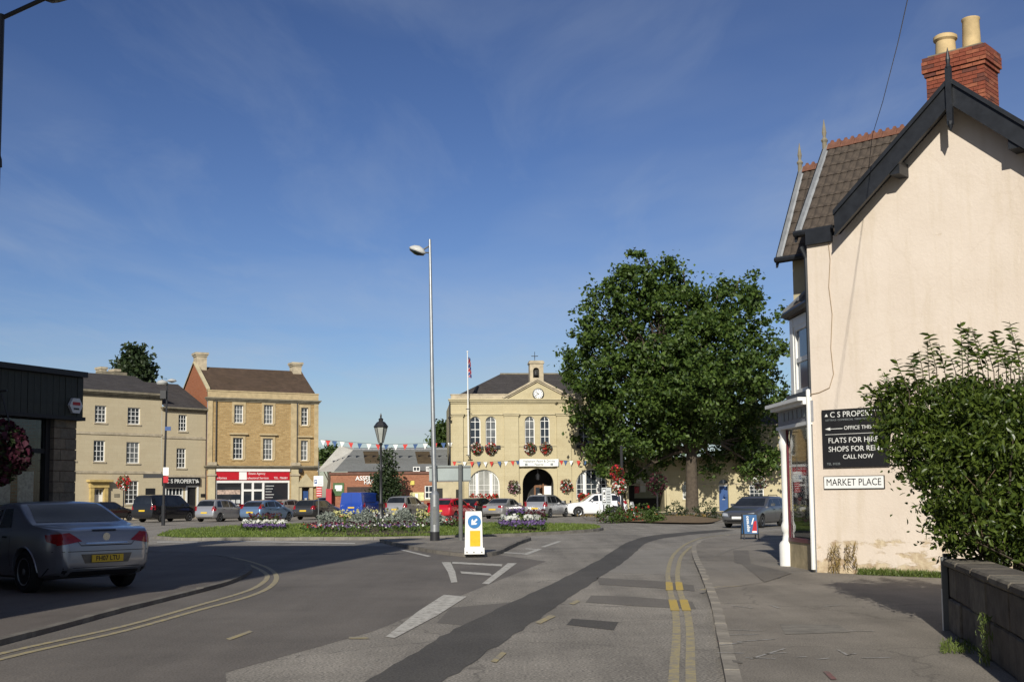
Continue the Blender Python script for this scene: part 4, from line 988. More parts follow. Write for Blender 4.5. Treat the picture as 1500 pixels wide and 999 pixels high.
# ================================================================= brick assembly hall with grey roof
oH = P(484, 757, 96.0)
FH = Fac((oH.x, oH.y), R(4))
def HX(px, py=720): return FH.at(px, py)[0]
def HZ(px, py, y=0): return FH.at(px, py, y)[1]
ha = thing('assembly_hall', 'red brick assembly hall under big grey sheeted roof with brown roof lights', 'hall', FH.O, FH.a)
HW = HX(662); zhw = HZ(570, 694.5)
q1 = FH.rect(622, 711, 634.5, 730.5); q2 = FH.rect(513, 715, 548, 745)
mb = MB(); wall(mb, rectp(0, HW, 0, zhw), [rectp(*q1), rectp(q2[0], q2[1], 0.1, q2[3])], 0, 0.2)
mb.add([(0, 0, 0), (0, 14, 0), (0, 14, zhw), (0, 0, zhw)], [(0, 1, 2, 3)])
mb.build('wall', M_BRICK, ha)
MB().box(-0.1, HW, -0.12, 0.2, zhw, zhw + 0.2).build('parapet_coping', mat('dark_brick_coping', (0.14, 0.07, 0.05), 0.9, 0.3, 3), ha)
zr1 = HZ(580, 653, 7.0); zr0 = HZ(570, 690, 1.0)
xrl = FH.at(517, 655, 7.0)[0]; xel = FH.at(489, 692, 1.0)[0]
mb = MB().add([(xel, 0.8, zr0), (HW - 0.3, 0.8, zr0), (HW - 0.3, 7, zr1 - 0.35), (xrl, 7, zr1 - 0.35), (HW - 0.3, 8.5, zr1 - 0.1), (xrl, 8.5, zr1 - 0.1), (HW - 0.3, 16, zr0), (xel, 16, zr0)], [(0, 1, 2, 3), (3, 2, 4, 5), (5, 4, 6, 7)])
rfh = mb.build('roof', M_SHEET, ha)
xt_ = FH.at(497.5, 652.5, 8.6)[0]
MB().add([(xel, 0.8, zr0), (xrl, 7, zr1 - 0.35), (xrl, 8.5, zr1 - 0.1), (xt_, 8.6, HZ(497, 652.5, 8.6)), (FH.at(464, 691, 5.5)[0], 5.5, HZ(466, 690.5, 5.5))], [(0, 1, 2, 3, 4)]).build('roof_end', M_SHEETL, ha)
def on_roof(px, py):
    lo = None
    for k in range(60):
        y = 0.8 + 6.2 * k / 59; x, z = FH.at(px, py, y); zz = zr0 + (zr1 - 0.35 - zr0) * (y - 0.8) / 6.2
        if lo is None or abs(z - zz) < lo[0]: lo = (abs(z - zz), x, y, zz)
    return Vector(lo[1:])
for pts in (((532, 661.5), (554, 661.5), (556, 678.5), (535, 678.5)), ((608, 662), (629, 662), (632, 679), (612, 679))):
    c = [on_roof(*p) + Vector((0, -0.03, 0.05)) for p in pts]
    MB().add(c + [p - Vector((0, 0, 0.08)) for p in c], [(0, 1, 2, 3), (0, 4, 5, 1), (1, 5, 6, 2), (2, 6, 7, 3), (3, 7, 4, 0)]).build('roof_light', M_RUST, rfh)
MB().tube([(xrl, 7, zr1 - 0.3), (HW - 0.3, 7, zr1 - 0.3)], 0.07, 6).build('ridge_pipe', M_LEAD, rfh)
for a, b_ in ((605, 615), (624, 629)):
    qa = FH.rect(a, 688, b_, 693); sash(ha, qa[0], qa[1], zhw + 0.22, zhw + 0.62, 0.3, 2, 1, False, False, M_WHITE, M_GLASS, None, 0.05, 0.06, 'dormer_window')
sash(ha, *q1, 0.06, 2, 2, False, True, M_WHITE, M_GLASS, M_TRIMST, 0.05, 0.08)
MB().box(q2[0], q2[1], 0.8, 0.9, 0.1, q2[3]).build('entrance', M_DARKIN, ha)
MB().box(q2[0] - 0.2, q2[1] + 0.3, -0.8, 0.02, HZ(530, 722), HZ(530, 713)).build('entrance_canopy', mat('dark_brown_canopy', (0.045, 0.03, 0.024), 0.8, 0.3, 2), ha)
text('ASSEMBLY', 'wall_lettering', 0.50, M_SIGNW, ha, facing(HX(541, 700), -0.05, HZ(541, 700.5)), bold=True, depth=0.03)
text('HALL', 'wall_lettering', 0.42, M_SIGNW, ha, facing(HX(542, 707), -0.05, HZ(542, 706.5)), bold=True, depth=0.03)
qa = FH.rect(488, 707, 504, 726); nb = MB().box(qa[0], qa[1], -0.08, 0, qa[2], qa[3]).build('notice_board', mat('green_board', (0.05, 0.11, 0.035), 0.6, 0.25, 4), ha)
MB().box(qa[0] + 0.15, qa[1] - 0.15, -0.09, -0.08, qa[3] - 0.5, qa[3] - 0.2).box(qa[0] + 0.25, qa[1] - 0.2, -0.09, -0.08, qa[2] + 0.4, qa[2] + 0.55).build('board_print', M_SIGNW, nb)
qa = FH.rect(601, 721, 621, 733); nb = MB().box(qa[0], qa[1], -0.08, 0, qa[2], qa[3]).build('poster_case', mat('yellow_posters', (0.55, 0.52, 0.25), 0.6, 0.4, 3), ha)
MB().box(qa[0] + 0.4, qa[1] - 0.5, -0.09, -0.08, qa[2] + 0.1, qa[3] - 0.1).build('poster', M_SIGNW, nb)
qa = FH.rect(601, 704, 607, 710); MB().box(qa[0], qa[1], -0.08, 0, qa[2], qa[3]).build('wall_sign', mat('yellow_sign', (0.6, 0.5, 0.1), 0.6, 0.1, 3), ha)
qa = FH.rect(479, 716, 487, 745); MB().box(qa[0], qa[1], -1.0, 0.0, 0.05, qa[3]).build('red_door_case', mat('red_paint', (0.38, 0.02, 0.03), 0.5, 0.1, 3), ha)
# cream porch at its right end
MB().box(HX(634), HW + 0.3, -1.4, 0.1, 0.0, HZ(645, 706, -1.4)).build('side_porch', M_TRIMST, ha)
MB().box(HX(640), HX(648), -1.46, -1.4, 0.1, HZ(645, 715, -1.4)).build('porch_door', M_DARKIN, ha)
# ================================================================= peach rendered corner house
def render_mat():
    mt = bpy.data.materials.new('peach_render'); nt, b = nodes_of(mt); b.inputs['Roughness'].default_value = 0.9; b.inputs['Specular IOR Level'].default_value = 0.2
    t = nt.nodes.new('ShaderNodeTexCoord')
    def nz(sc, det=6, rough=0.65, st=None):
        n = nt.nodes.new('ShaderNodeTexNoise'); n.inputs['Scale'].default_value = sc; n.inputs['Detail'].default_value = det; n.inputs['Roughness'].default_value = rough
        src = t.outputs['Object']
        if st:
            m_ = nt.nodes.new('ShaderNodeMapping'); m_.inputs['Scale'].default_value = st; nt.links.new(src, m_.inputs[0]); src = m_.outputs[0]
        nt.links.new(src, n.inputs['Vector']); return n
    base = nt.nodes.new('ShaderNodeValToRGB'); base.color_ramp.elements[0].position = 0.3; base.color_ramp.elements[1].position = 0.68
    base.color_ramp.elements[0].color = (0.585, 0.500, 0.413, 1); base.color_ramp.elements[1].color = (0.655, 0.570, 0.482, 1)
    nt.links.new(nz(0.9).outputs['Fac'], base.inputs[0])
    # rain streaks
    st = nt.nodes.new('ShaderNodeMapRange'); st.inputs[1].default_value = 0.5; st.inputs[2].default_value = 0.78; st.inputs[3].default_value = 0; st.inputs[4].default_value = 0.6
    nt.links.new(nz(1.6, 6, 0.7, (2.2, 2.2, 0.25)).outputs['Fac'], st.inputs[0])
    m1 = nt.nodes.new('ShaderNodeMix'); m1.data_type = 'RGBA'; m1.inputs['B'].default_value = (0.50, 0.415, 0.30, 1)
    nt.links.new(st.outputs[0], m1.inputs['Factor']); nt.links.new(base.outputs[0], m1.inputs['A'])
    # peeled coat near the foot: old lime and stone show
    s = nt.nodes.new('ShaderNodeSeparateXYZ'); nt.links.new(t.outputs['Object'], s.inputs[0])
    h = nt.nodes.new('ShaderNodeMapRange'); h.inputs[1].default_value = 0.1; h.inputs[2].default_value = 1.15; h.inputs[3].default_value = 0.20; h.inputs[4].default_value = -0.10
    nt.links.new(s.outputs[2], h.inputs[0])
    n3 = nz(2.4, 8, 0.6, (0.7, 0.7, 1.7)); ad = nt.nodes.new('ShaderNodeMath'); ad.operation = 'ADD'; nt.links.new(n3.outputs['Fac'], ad.inputs[0]); nt.links.new(h.outputs[0], ad.inputs[1])
    pe = nt.nodes.new('ShaderNodeMapRange'); pe.inputs[1].default_value = 0.60; pe.inputs[2].default_value = 0.66; pe.inputs[3].default_value = 0; pe.inputs[4].default_value = 0.85
    nt.links.new(ad.outputs[0], pe.inputs[0])
    und = nt.nodes.new('ShaderNodeValToRGB'); und.color_ramp.elements[0].color = (0.30, 0.20, 0.11, 1); und.color_ramp.elements[1].color = (0.56, 0.46, 0.30, 1); und.color_ramp.elements[0].position = 0.35; und.color_ramp.elements[1].position = 0.6
    nt.links.new(nz(5, 6).outputs['Fac'], und.inputs[0])
    m2 = nt.nodes.new('ShaderNodeMix'); m2.data_type = 'RGBA'; nt.links.new(pe.outputs[0], m2.inputs['Factor']); nt.links.new(m1.outputs['Result'], m2.inputs['A']); nt.links.new(und.outputs[0], m2.inputs['B'])
    vo = nt.nodes.new('ShaderNodeTexVoronoi'); vo.feature = 'DISTANCE_TO_EDGE'; vo.inputs['Scale'].default_value = 0.55
    wp = nt.nodes.new('ShaderNodeMix'); wp.data_type = 'RGBA'; wp.inputs['Factor'].default_value = 0.3
    nt.links.new(t.outputs['Object'], wp.inputs['A']); nt.links.new(nz(1.5, 7).outputs['Color'], wp.inputs['B']); nt.links.new(wp.outputs['Result'], vo.inputs['Vector'])
    cr = nt.nodes.new('ShaderNodeMapRange'); cr.inputs[1].default_value = 0.0; cr.inputs[2].default_value = 0.006; cr.inputs[3].default_value = 0.12; cr.inputs[4].default_value = 0.0
    nt.links.new(vo.outputs['Distance'], cr.inputs[0])
    m5 = nt.nodes.new('ShaderNodeMix'); m5.data_type = 'RGBA'; m5.inputs['B'].default_value = (0.40, 0.31, 0.22, 1)
    nt.links.new(cr.outputs[0], m5.inputs['Factor']); nt.links.new(m2.outputs['Result'], m5.inputs['A'])
    nt.links.new(m5.outputs['Result'], b.inputs['Base Color'])
    bm_ = nt.nodes.new('ShaderNodeBump'); bm_.inputs['Strength'].default_value = 0.35; bm_.inputs['Distance'].default_value = 0.02
    sm2 = nt.nodes.new('ShaderNodeMath'); sm2.operation = 'SUBTRACT'; nt.links.new(nz(14, 4).outputs['Fac'], sm2.inputs[0]); nt.links.new(pe.outputs[0], sm2.inputs[1])
    nt.links.new(sm2.outputs[0], bm_.inputs['Height']); nt.links.new(bm_.outputs[0], b.inputs['Normal'])
    return mt
M_PEACH = render_mat()
M_BARGE = mat('black_bargeboard', (0.016, 0.018, 0.022), 0.45, 0.3, 6)
M_ROOFT = mat('brown_concrete_tile', (0.058, 0.045, 0.036), 0.9, 0.35, 7, 0.4, 60, col2=(0.098, 0.076, 0.058))
M_RIDGE = mat('red_ridge_tile', (0.165, 0.072, 0.045), 0.85, 0.35, 8, 0.3, 40)
M_BR = [mat('chimney_brick', (0.20, 0.052, 0.028), 0.9, 0.3, 14, 0.4, 60), mat('chimney_brick_pale', (0.26, 0.085, 0.045), 0.9, 0.3, 14, 0.4, 60), mat('chimney_brick_dark', (0.115, 0.04, 0.028), 0.9, 0.3, 14, 0.4, 60)]
M_MORT = mat('sooty_mortar', (0.10, 0.065, 0.045), 0.95, 0.3, 10)
M_POT = mat('buff_chimney_pot', (0.50, 0.37, 0.19), 0.8, 0.2, 4)
oP = G(1197, 838, KZ)
FP = Fac((oP.x, oP.y), R(-42))
hp = thing('peach_house', 'peach rendered end-gable house with black bargeboards and canted shop bay', 'house', FP.O, FP.a)
xap, zap = FP.at(1391, 121, -0.42)
PIT = 0.88
def zroof(x): return zap - PIT * abs(x - xap)
zev = FP.at(1180, 352)[1]
WG = 2 * xap; DP = 9.5
th_ = 0.20
mb = MB(); wall(mb, [(0, 0), (WG, 0), (WG, zev - 0.1), (xap, zap - th_), (max(0.0, xap - (zap - th_ - zev) / PIT), zev), (0, zev)], (), 0, 0.2)
mb.add([(0, 0, 0), (0, DP, 0), (0, DP, zev), (0, 0, zev)], [(0, 1, 2, 3)])
mb.add([(WG, 0, 0), (WG, DP, 0), (WG, DP, zev - 0.1), (WG, 0, zev - 0.1)], [(0, 1, 2, 3)])
mb.add([(0, DP, 0), (WG, DP, 0), (WG, DP, zev), (xap, DP, zap - th_), (0, DP, zev)], [(0, 1, 2, 3, 4)])
mb.build('wall', M_PEACH, hp)
# main roof slabs
xf = FP.at(1222, 330, -0.42)[0]
mb = MB(); x0 = xf - 0.02; x1 = WG + 0.35
for xe in (x0, x1):
    for dz0, dz1 in ((0, 0),):
        a = (xe, zroof(xe)); b_ = (xap, zap); t_ = 0.11
        mb.add([(a[0], -0.36, a[1] - t_), (b_[0], -0.36, b_[1] - t_), (b_[0], DP, b_[1] - t_), (a[0], DP, a[1] - t_), (a[0], -0.36, a[1]), (b_[0], -0.36, b_[1]), (b_[0], DP, b_[1]), (a[0], DP, a[1])],
               [(0, 1, 2, 3), (4, 5, 6, 7), (0, 4, 5, 1), (3, 2, 6, 7), (0, 3, 7, 4)])
rfm = mb.build('roof', M_TILEBR, hp)
# bargeboards
def board(xa_, za_, xb_, zb_, y0, y1, t0, t1):
    d = Vector((xb_ - xa_, zb_ - za_)).normalized(); nn = Vector((-d.y, d.x)); nn = nn if nn.y > 0 else -nn
    k = nn.y
    return [(xa_, za_ + t1 / k), (xb_, zb_ + t1 / k), (xb_, zb_ + t0 / k), (xa_, za_ + t0 / k)], y0, y1
xf = FP.at(1222, 330, -0.42)[0]
for xe in (xf, WG + 0.35):
    ze_ = zroof(xe)
    mb = MB(); mb.prism(*board(xe, ze_, xap, zap, -0.42, -0.365, -0.30, 0.0)); 
    bg_ = mb.build('bargeboard', M_BARGE, hp)
    mb = MB(); mb.prism(*board(xe, ze_, xap, zap, -0.47, -0.36, 0.0, 0.07)); mb.build('verge_moulding', M_BARGE, bg_)
    mb = MB(); mb.prism(*board(xe, ze_, xap, zap, -0.44, -0.42, -0.30, -0.26)); mb.build('lower_bead', M_BARGE, bg_)
    mb = MB(); mb.prism(*board(xe, ze_, xap, zap, -0.36, -0.005, -0.15, -0.11)); mb.build('soffit', M_BARGE, bg_)
for px, py in ((1317, 243), (1490, 203)):
    bx, bz = FP.at(px, py, -0.2)
    bz = zroof(bx) - 0.36
    MB().box(bx - 0.09, bx + 0.09, -0.40, 0.0, bz - 0.14, bz + 0.1).build('purlin_bracket', M_BARGE, hp)
fz = FP.at(1386, 185, -0.45)[1]
MB().box(xap - 0.05, xap + 0.05, -0.50, -0.425, fz, zap + 0.25).lathe([(0.03, 0), (0.06, 0.06), (0.03, 0.12), (0.045, 0.2), (0.005, 0.42)], (xap, -0.46, zap + 0.2), 8).lathe([(0.005, -0.12), (0.05, 0.0), (0.06, 0.06)], (xap, -0.46, fz), 8).build('gable_finial', M_BARGE, hp)
# cross gables towards the street: ridge along x
def tile_mesh(w, l):
    n = 8; v = []; f = []
    for j, (s, lift) in enumerate(((0, 0.022), (l, 0.004))):
        for i in range(n + 1):
            t = i / n; zz = 0.022 * abs(math.sin(t * 2 * math.pi)) ** 0.8 if True else 0
            v.append((w * t, s, lift + zz))
    for i in range(n): f.append((i, i + 1, i + n + 2, i + n + 1))
    o = len(v)
    for i in range(n + 1): v.append((w * i / n, 0.0, -0.012 + v[i][2] - 0.012))
    for i in range(n): f.append((i, o + i, o + i + 1, i + 1))
    return MB().add(v, f).mesh('roof_tile', M_ROOFT, 40)
TILE = tile_mesh(0.315, 0.37)
RIDGE = MB()
RIDGE.prism([(-0.12, -0.10), (0.12, -0.10), (0.05, 0.03), (0.02, 0.05), (-0.02, 0.05), (-0.05, 0.03)], 0.0, 0.29)
for k in range(2): RIDGE.add([(-0.015, 0.02 + k * 0.145, 0.04), (0.015, 0.02 + k * 0.145, 0.04), (0.015, 0.13 + k * 0.145, 0.04), (-0.015, 0.13 + k * 0.145, 0.04), (-0.012, 0.055 + k * 0.145, 0.105), (0.012, 0.055 + k * 0.145, 0.105), (0.012, 0.1 + k * 0.145, 0.105), (-0.012, 0.1 + k * 0.145, 0.105)], [(0, 4, 5, 1), (1, 5, 6, 2), (2, 6, 7, 3), (3, 7, 4, 0), (4, 7, 6, 5)])
RIDGEM = RIDGE.mesh('ridge_tile', M_RIDGE)
def cross_gable(xv, xb, ye, ze_, yr, zr_, tiles_to, ridge_to):
    """roof whose ridge runs along x from the verge xv back to xb"""
    yo = 2 * yr - ye
    sl = Vector((0, yr - ye, zr_ - ze_)); L = sl.length; sl /= L; nrm = Vector((0, -sl.z, sl.y))
    mb = MB()
    for yy in (ye, yo):
        mb.add([(xv, yy, ze_ - 0.02), (xb, yy, ze_ - 0.02), (xb, yr, zr_ - 0.02), (xv, yr, zr_ - 0.02), (xv, yy, ze_ - 0.12), (xb, yy, ze_ - 0.12), (xb, yr, zr_ - 0.12), (xv, yr, zr_ - 0.12)], [(0, 1, 2, 3), (4, 7, 6, 5), (0, 4, 5, 1), (0, 3, 7, 4)])
    rf = mb.build('roof', M_ROOFT, hp)
    rows = int(L / 0.30) + 1; Mx = Matrix(((1, 0, 0, 0), (0, sl.y, nrm.y, 0), (0, sl.z, nrm.z, 0), (0, 0, 0, 1)))
    for r_ in range(rows):
        for c in range(int((tiles_to - xv - 0.1) / 0.30)):
            o = put('roof_tile', TILE, rf)
            p = Vector((xv + 0.12 + c * 0.30, ye, ze_)) + sl * (r_ * L / rows - 0.04) + nrm * 0.015
            o.matrix_local = Matrix.Translation(p + Vector((0, 0, random.uniform(-0.004, 0.004)))) @ Mx @ Matrix.Rotation(random.uniform(-0.012, 0.012), 4, 'Z')
    k = 0
    while xv + 0.1 + k * 0.3 < ridge_to:
        o = put('ridge_tile', RIDGEM, rf); o.matrix_local = Matrix.Translation((xv + 0.1 + k * 0.3, yr, zr_ + 0.03 + random.uniform(-0.006, 0.006))) @ Matrix.Rotation(R(-90), 4, 'Z'); k += 1
    # lead verge, bargeboard and iron finial
    a = Vector((xv + 0.09, ye - 0.05, ze_ + 0.0)); b_ = Vector((xv + 0.09, yr, zr_ + 0.02))
    mb = MB()
    for q0, q1 in (((xv - 0.0, xv + 0.11)),):
        pass
    mb.add([(xv - 0.01, a.y, a.z + 0.03), (xv + 0.085, a.y, a.z + 0.05), (xv + 0.085, yr, b_.z + 0.05), (xv - 0.01, yr, b_.z + 0.03), (xv - 0.01, a.y, a.z - 0.02), (xv + 0.12, a.y, a.z), (xv + 0.12, yr, b_.z), (xv - 0.01, yr, b_.z - 0.02)], [(0, 1, 2, 3), (0, 4, 5, 1), (0, 3, 7, 4), (1, 5, 6, 2)])
    mb.build('lead_verge', M_LEAD, rf)
    for yy in (ye - 0.04, yo + 0.04):
        s_ = 1 if yy < yr else -1
        MB().add([(xv - 0.04, yy, ze_ - 0.22), (xv - 0.04, yr, zr_ - 0.2), (xv - 0.04, yr, zr_ + 0.04), (xv - 0.04, yy, ze_ + 0.03), (xv + 0.01, yy, ze_ - 0.22), (xv + 0.01, yr, zr_ - 0.2), (xv + 0.01, yr, zr_ + 0.04), (xv + 0.01, yy, ze_ + 0.03)], [(0, 1, 2, 3), (4, 7, 6, 5), (0, 4, 5, 1), (3, 2, 6, 7), (0, 3, 7, 4)]).build('front_bargeboard', M_BARGE, rf)
    MB().lathe([(0.05, -0.1), (0.05, 0.12), (0.075, 0.17), (0.03, 0.24), (0.05, 0.34), (0.005, 0.62)], (xv, yr, zr_), 8).build('roof_finial', M_GREYST, rf)
    mbg = MB().tube([(xv - 0.02, ye - 0.10, ze_ - 0.06), (xb if xb < 0.55 else 0.5, ye - 0.10, ze_ - 0.06)], 0.06, 8); mbg.build('gutter', M_BARGE, rf)
    return rf
def atx(px, py, x):
    d = ray(px, py); o = FP.O + FP.x * x; t = (o - CAMP).dot(FP.x) / d.dot(FP.x); p = CAMP + d * t; return (p - FP.O).dot(FP.y), p.z
ye1, ze1 = atx(1166, 343, -0.3); yr1, zr1_ = atx(1208, 218, -0.3)
cross_gable(-0.3, 3.0, ye1 + 0.05, ze1 + 0.05, yr1, zr1_, 2.6, 2.3)
ye2, ze2_ = atx(1140, 378, -1.4); yr2, zr2_ = atx(1172, 250, -1.4)
cross_gable(-1.4, 0.6, ye2, ze2_, yr2, zr2_, -0.1, -0.1)
MB().prism([(0.02, zev - 0.12), (0.55, zev - 0.12), (0.55, zev + 0.16), (0.02, zev + 0.16)], -0.09, 0.05).build('eaves_board', M_BARGE, hp)
# walls of the two street gables
MB().add([(-0.02, 0.05, zev), (-0.02, 2 * yr1 - ye1, zev), (-0.02, yr1, zr1_ - 0.15)], [(0, 1, 2)]).build('gable_wall', M_PEACH, hp)
yw0, yw1 = 1.55, 2 * yr2 - 1.6
mb = MB().add([(-1.15, yw0, 5.2), (-1.15, yw1, 5.2), (-1.15, yw1, ze2_), (-1.15, yr2, zr2_ - 0.15), (-1.15, yw0, ze2_)], [(0, 1, 2, 3, 4)]).add([(-1.15, yw0, 5.2), (0, yw0, 5.2), (0, yw0, ze2_), (-1.15, yw0, ze2_)], [(0, 1, 2, 3)])
mb.build('gable_wall', M_TRIMST, hp)
# chimney of separate bricks
cx0, _ = FP.at(1356, 100, 0.30); cx1, _ = FP.at(1442, 100, 0.30)
cy0, cy1 = 0.30, 0.98
_, zc1 = FP.at(1400, 73, 0.25)
zc0 = zap - 0.75
chp = MB().box(cx0 + 0.012, cx1 - 0.012, cy0 + 0.012, cy1 - 0.012, zc0, zc1 - 0.01).build('chimney', M_MORT, hp)
BM = [MB().box(0.004, 0.211, 0, 0.10, 0.004, 0.068).mesh('brick', m_) for m_ in M_BR]
def course(z, grow, shift, h=1.0):
    X0, X1, Y0, Y1 = cx0 - grow, cx1 + grow, cy0 - grow, cy1 + grow
    for (sx_, sy_, dx_, dy_, ln) in ((X0, Y0, 1, 0, X1 - X0), (X1, Y0, 0, 1, Y1 - Y0), (X0, Y1, 0, -1, Y1 - Y0)):
        n = max(2, round((ln - shift * 0.1) / 0.222)); first = shift * 0.5
        edges = [0] + [ln * (k + (0.5 if shift else 1)) / n for k in range(n if shift else n - 1)] + [ln]
        for a, b_ in zip(edges, edges[1:]):
            o = put('brick', BM[random.choice((0, 0, 0, 1, 1, 2))], chp)
            o.location = (sx_ + dx_ * a, sy_ + dy_ * a, z); o.rotation_euler = (random.uniform(-0.012, 0.012), 0, math.atan2(dy_, dx_)); o.scale = ((b_ - a) / 0.215, 1 + random.uniform(-0.05, 0.02), h)
nc = int((zc1 - zc0) / 0.0745)
for k in range(nc):
    z = zc0 + k * 0.0745; top = nc - 1 - k
    grow = 0.0 if top > 4 else (0.03 if top == 4 else 0.06 if top > 0 else 0.05)
    course(z, grow, k % 2)
MB().box(cx0 + 0.03, cx1 - 0.03, cy0 + 0.03, cy1 - 0.03, zc1 - 0.05, zc1 + 0.04).build('mortar_flaunching', M_GREYST, chp)
ppx = (cx0 + 0.33 * (cx1 - cx0) * 0.75, cx0 + 0.70 * (cx1 - cx0))
MB().lathe([(0.19, 0), (0.175, 0.30), (0.215, 0.34), (0.215, 0.40), (0.17, 0.43), (0.12, 0.43), (0.12, 0.3)], (ppx[0], 0.62, zc1 + 0.03), 18).build('chimney_pot', M_POT, chp, 40)
MB().lathe([(0.165, 0), (0.15, 0.56), (0.165, 0.58), (0.165, 0.61), (0.11, 0.61), (0.11, 0.4)], (ppx[1], 0.62, zc1 + 0.03), 18).build('chimney_pot', M_POT, chp, 40)
# canted shop bay
PA = Vector((0.02, 0.02)); PB = Vector((-1.46, 1.5)); PC = Vector((-1.46, 4.6)); PD = Vector((0, 4.6))
ang_c = math.atan2(PA.y - PB.y, PA.x - PB.x)
FC = Fac(FP.w(PB.x, PB.y).xy, FP.a + ang_c)
bay = bpy.data.objects.new('shop_bay', None); COL.objects.link(bay); bay.parent = hp; bay.location = (PB.x, PB.y, 0); bay.rotation_euler = (0, 0, ang_c)
LC = (PA - PB).length
def CX(px, py=700): return FC.at(px, py)[0]
def CZ(px, py): return FC.at(px, py)[1]
z_fb, z_ft = CZ(1170, 622), CZ(1170, 592)
z_w0 = CZ(1172, 790)
M_PLINTH = mat('stained_cream_plinth', (0.42, 0.34, 0.20), 0.85, 0.3, 3)
M_GREYFAS = mat('grey_fascia', (0.22, 0.22, 0.23), 0.6, 0.15, 5)
M_MAROON = mat('maroon_frame', (0.10, 0.012, 0.02), 0.4, 0.1, 5)
MB().box(0.1, LC - 0.1, 0.02, 0.12, 0, z_w0 - 0.04).build('stall_riser', M_PLINTH, bay)
MB().box(0.15, LC - 0.12, 0.0, 0.07, z_w0 - 0.06, z_w0 + 0.02).box(0.15, 0.185, 0.01, 0.05, z_w0, z_fb).box(LC - 0.15, LC - 0.12, 0.01, 0.05, z_w0, z_fb).box(0.185, LC - 0.15, 0.01, 0.05, z_fb - 0.035, z_fb).build('window_frame', M_MAROON, bay)
M_SHOPGL = bpy.data.materials.new('shop_window_glass'); nt, b = nodes_of(M_SHOPGL); b.inputs['Base Color'].default_value = (0.8, 0.85, 0.85, 1); b.inputs['Roughness'].default_value = 0.02; b.inputs['Transmission Weight'].default_value = 1.0; b.inputs['IOR'].default_value = 1.5
MB().box(0.2, LC - 0.15, 0.05, 0.06, z_w0, z_fb).build('shop_glass', M_SHOPGL, bay)
MB().box(0.1, LC - 0.05, 1.0, 1.06, 0, z_fb).box(0.1, LC, 0.1, 1.0, z_w0 - 0.1, z_w0 - 0.05).build('display_back', mat('shop_interior', (0.42, 0.44, 0.44), 0.9, 0.3, 1), bay)
MB().box(0.9, 1.4, 0.5, 0.56, z_w0, z_w0 + 1.2).box(0.4, 0.8, 0.35, 0.4, z_w0 + 0.9, z_w0 + 1.5).build('display_stand', mat('display_cards', (0.30, 0.34, 0.38), 0.7, 0.5, 4), bay)
post = MB().lathe([(0.17, 0), (0.17, 0.5), (0.15, 0.55), (0.10, 0.6), (0.085, 0.75), (0.12, 0.8), (0.12, 0.9), (0.085, 1.0), (0.085, z_fb - 0.5), (0.12, z_fb - 0.4), (0.12, z_fb - 0.3), (0.09, z_fb - 0.2), (0.13, z_fb)], (0.0, 0.02, 0.0), 14).build('corner_post', M_WHITE, bay, 40)
MB().box(LC - 0.12, LC - 0.02, -0.02, 0.08, 0, z_fb).build('end_post', M_WHITE, bay)
fa = MB().box(-0.14, LC + 0.02, -0.06, 0.3, z_fb, z_ft).build('fascia', M_GREYFAS, bay)
MB().box(-0.28, LC - 0.02, -0.3, 0.3, z_ft, z_ft + 0.07).box(-0.22, LC - 0.02, -0.2, 0.3, z_ft - 0.07, z_ft).build('fascia_cornice', M_WHITE, fa)
MB().box(-0.18, LC, -0.1, 0.3, z_fb - 0.05, z_fb + 0.02).build('fascia_bead', M_WHITE, fa)
for k in range(6): MB().box(0.15 + k * 0.3, 0.33 + k * 0.3, -0.075, -0.06, z_fb + 0.12, z_ft - 0.12).build('raised_fascia_panel', M_LETG, fa)
# straight front beyond the post and bay roof
MB().slab([tuple(PB), tuple(PC), tuple(PD), (0, 0.3), (-1.30, 1.62)], z_fb - 0.02, z_ft + 0.05).build('bay_front_fascia', M_GREYFAS, hp)
MB().box(PB.x + 0.05, PB.x + 0.12, PB.y + 0.2, PC.y, 0, z_fb - 0.03).build('bay_front', M_GLASS, hp)
# upper bay
zu0, zu1 = CZ(1168, 586), CZ(1165, 460)
ub = 0.16
MB().box(0.14, LC - 0.05, ub, 0.4, z_ft + 0.02, zu0 + 0.02).build('bay_apron', M_PEACH, bay)
zw0u, zw1u = CZ(1170, 574), CZ(1170, 470)
MB().box(0.14, 0.36, ub, ub + 0.12, zu0, zu1).build('bay_pier', M_WHITE, bay); MB().box(LC - 0.35, LC - 0.08, ub, ub + 0.12, zu0, zu1).build('bay_pier', M_WHITE, bay)
uw = bpy.data.objects.new('upper_window', None)
uw_ = sash(bay, 0.37, LC - 0.36, zw0u, zw1u, ub + 0.02, 1, 2, False, False, M_WHITE, mat('upper_glass', (0.10, 0.14, 0.20), 0.08, 0.3, 0.8, spec=0.8), None, 0.06, 0.09, 'bay_window')
MB().box(0.10, LC - 0.04, ub - 0.1, ub + 0.14, zw0u - 0.1, zw0u).build('bay_sill', M_BARGE, bay)
MB().box(0.14, LC - 0.08, ub + 0.01, ub + 0.2, zw1u, zu1 + 0.02).build('bay_head', M_WHITE, bay)
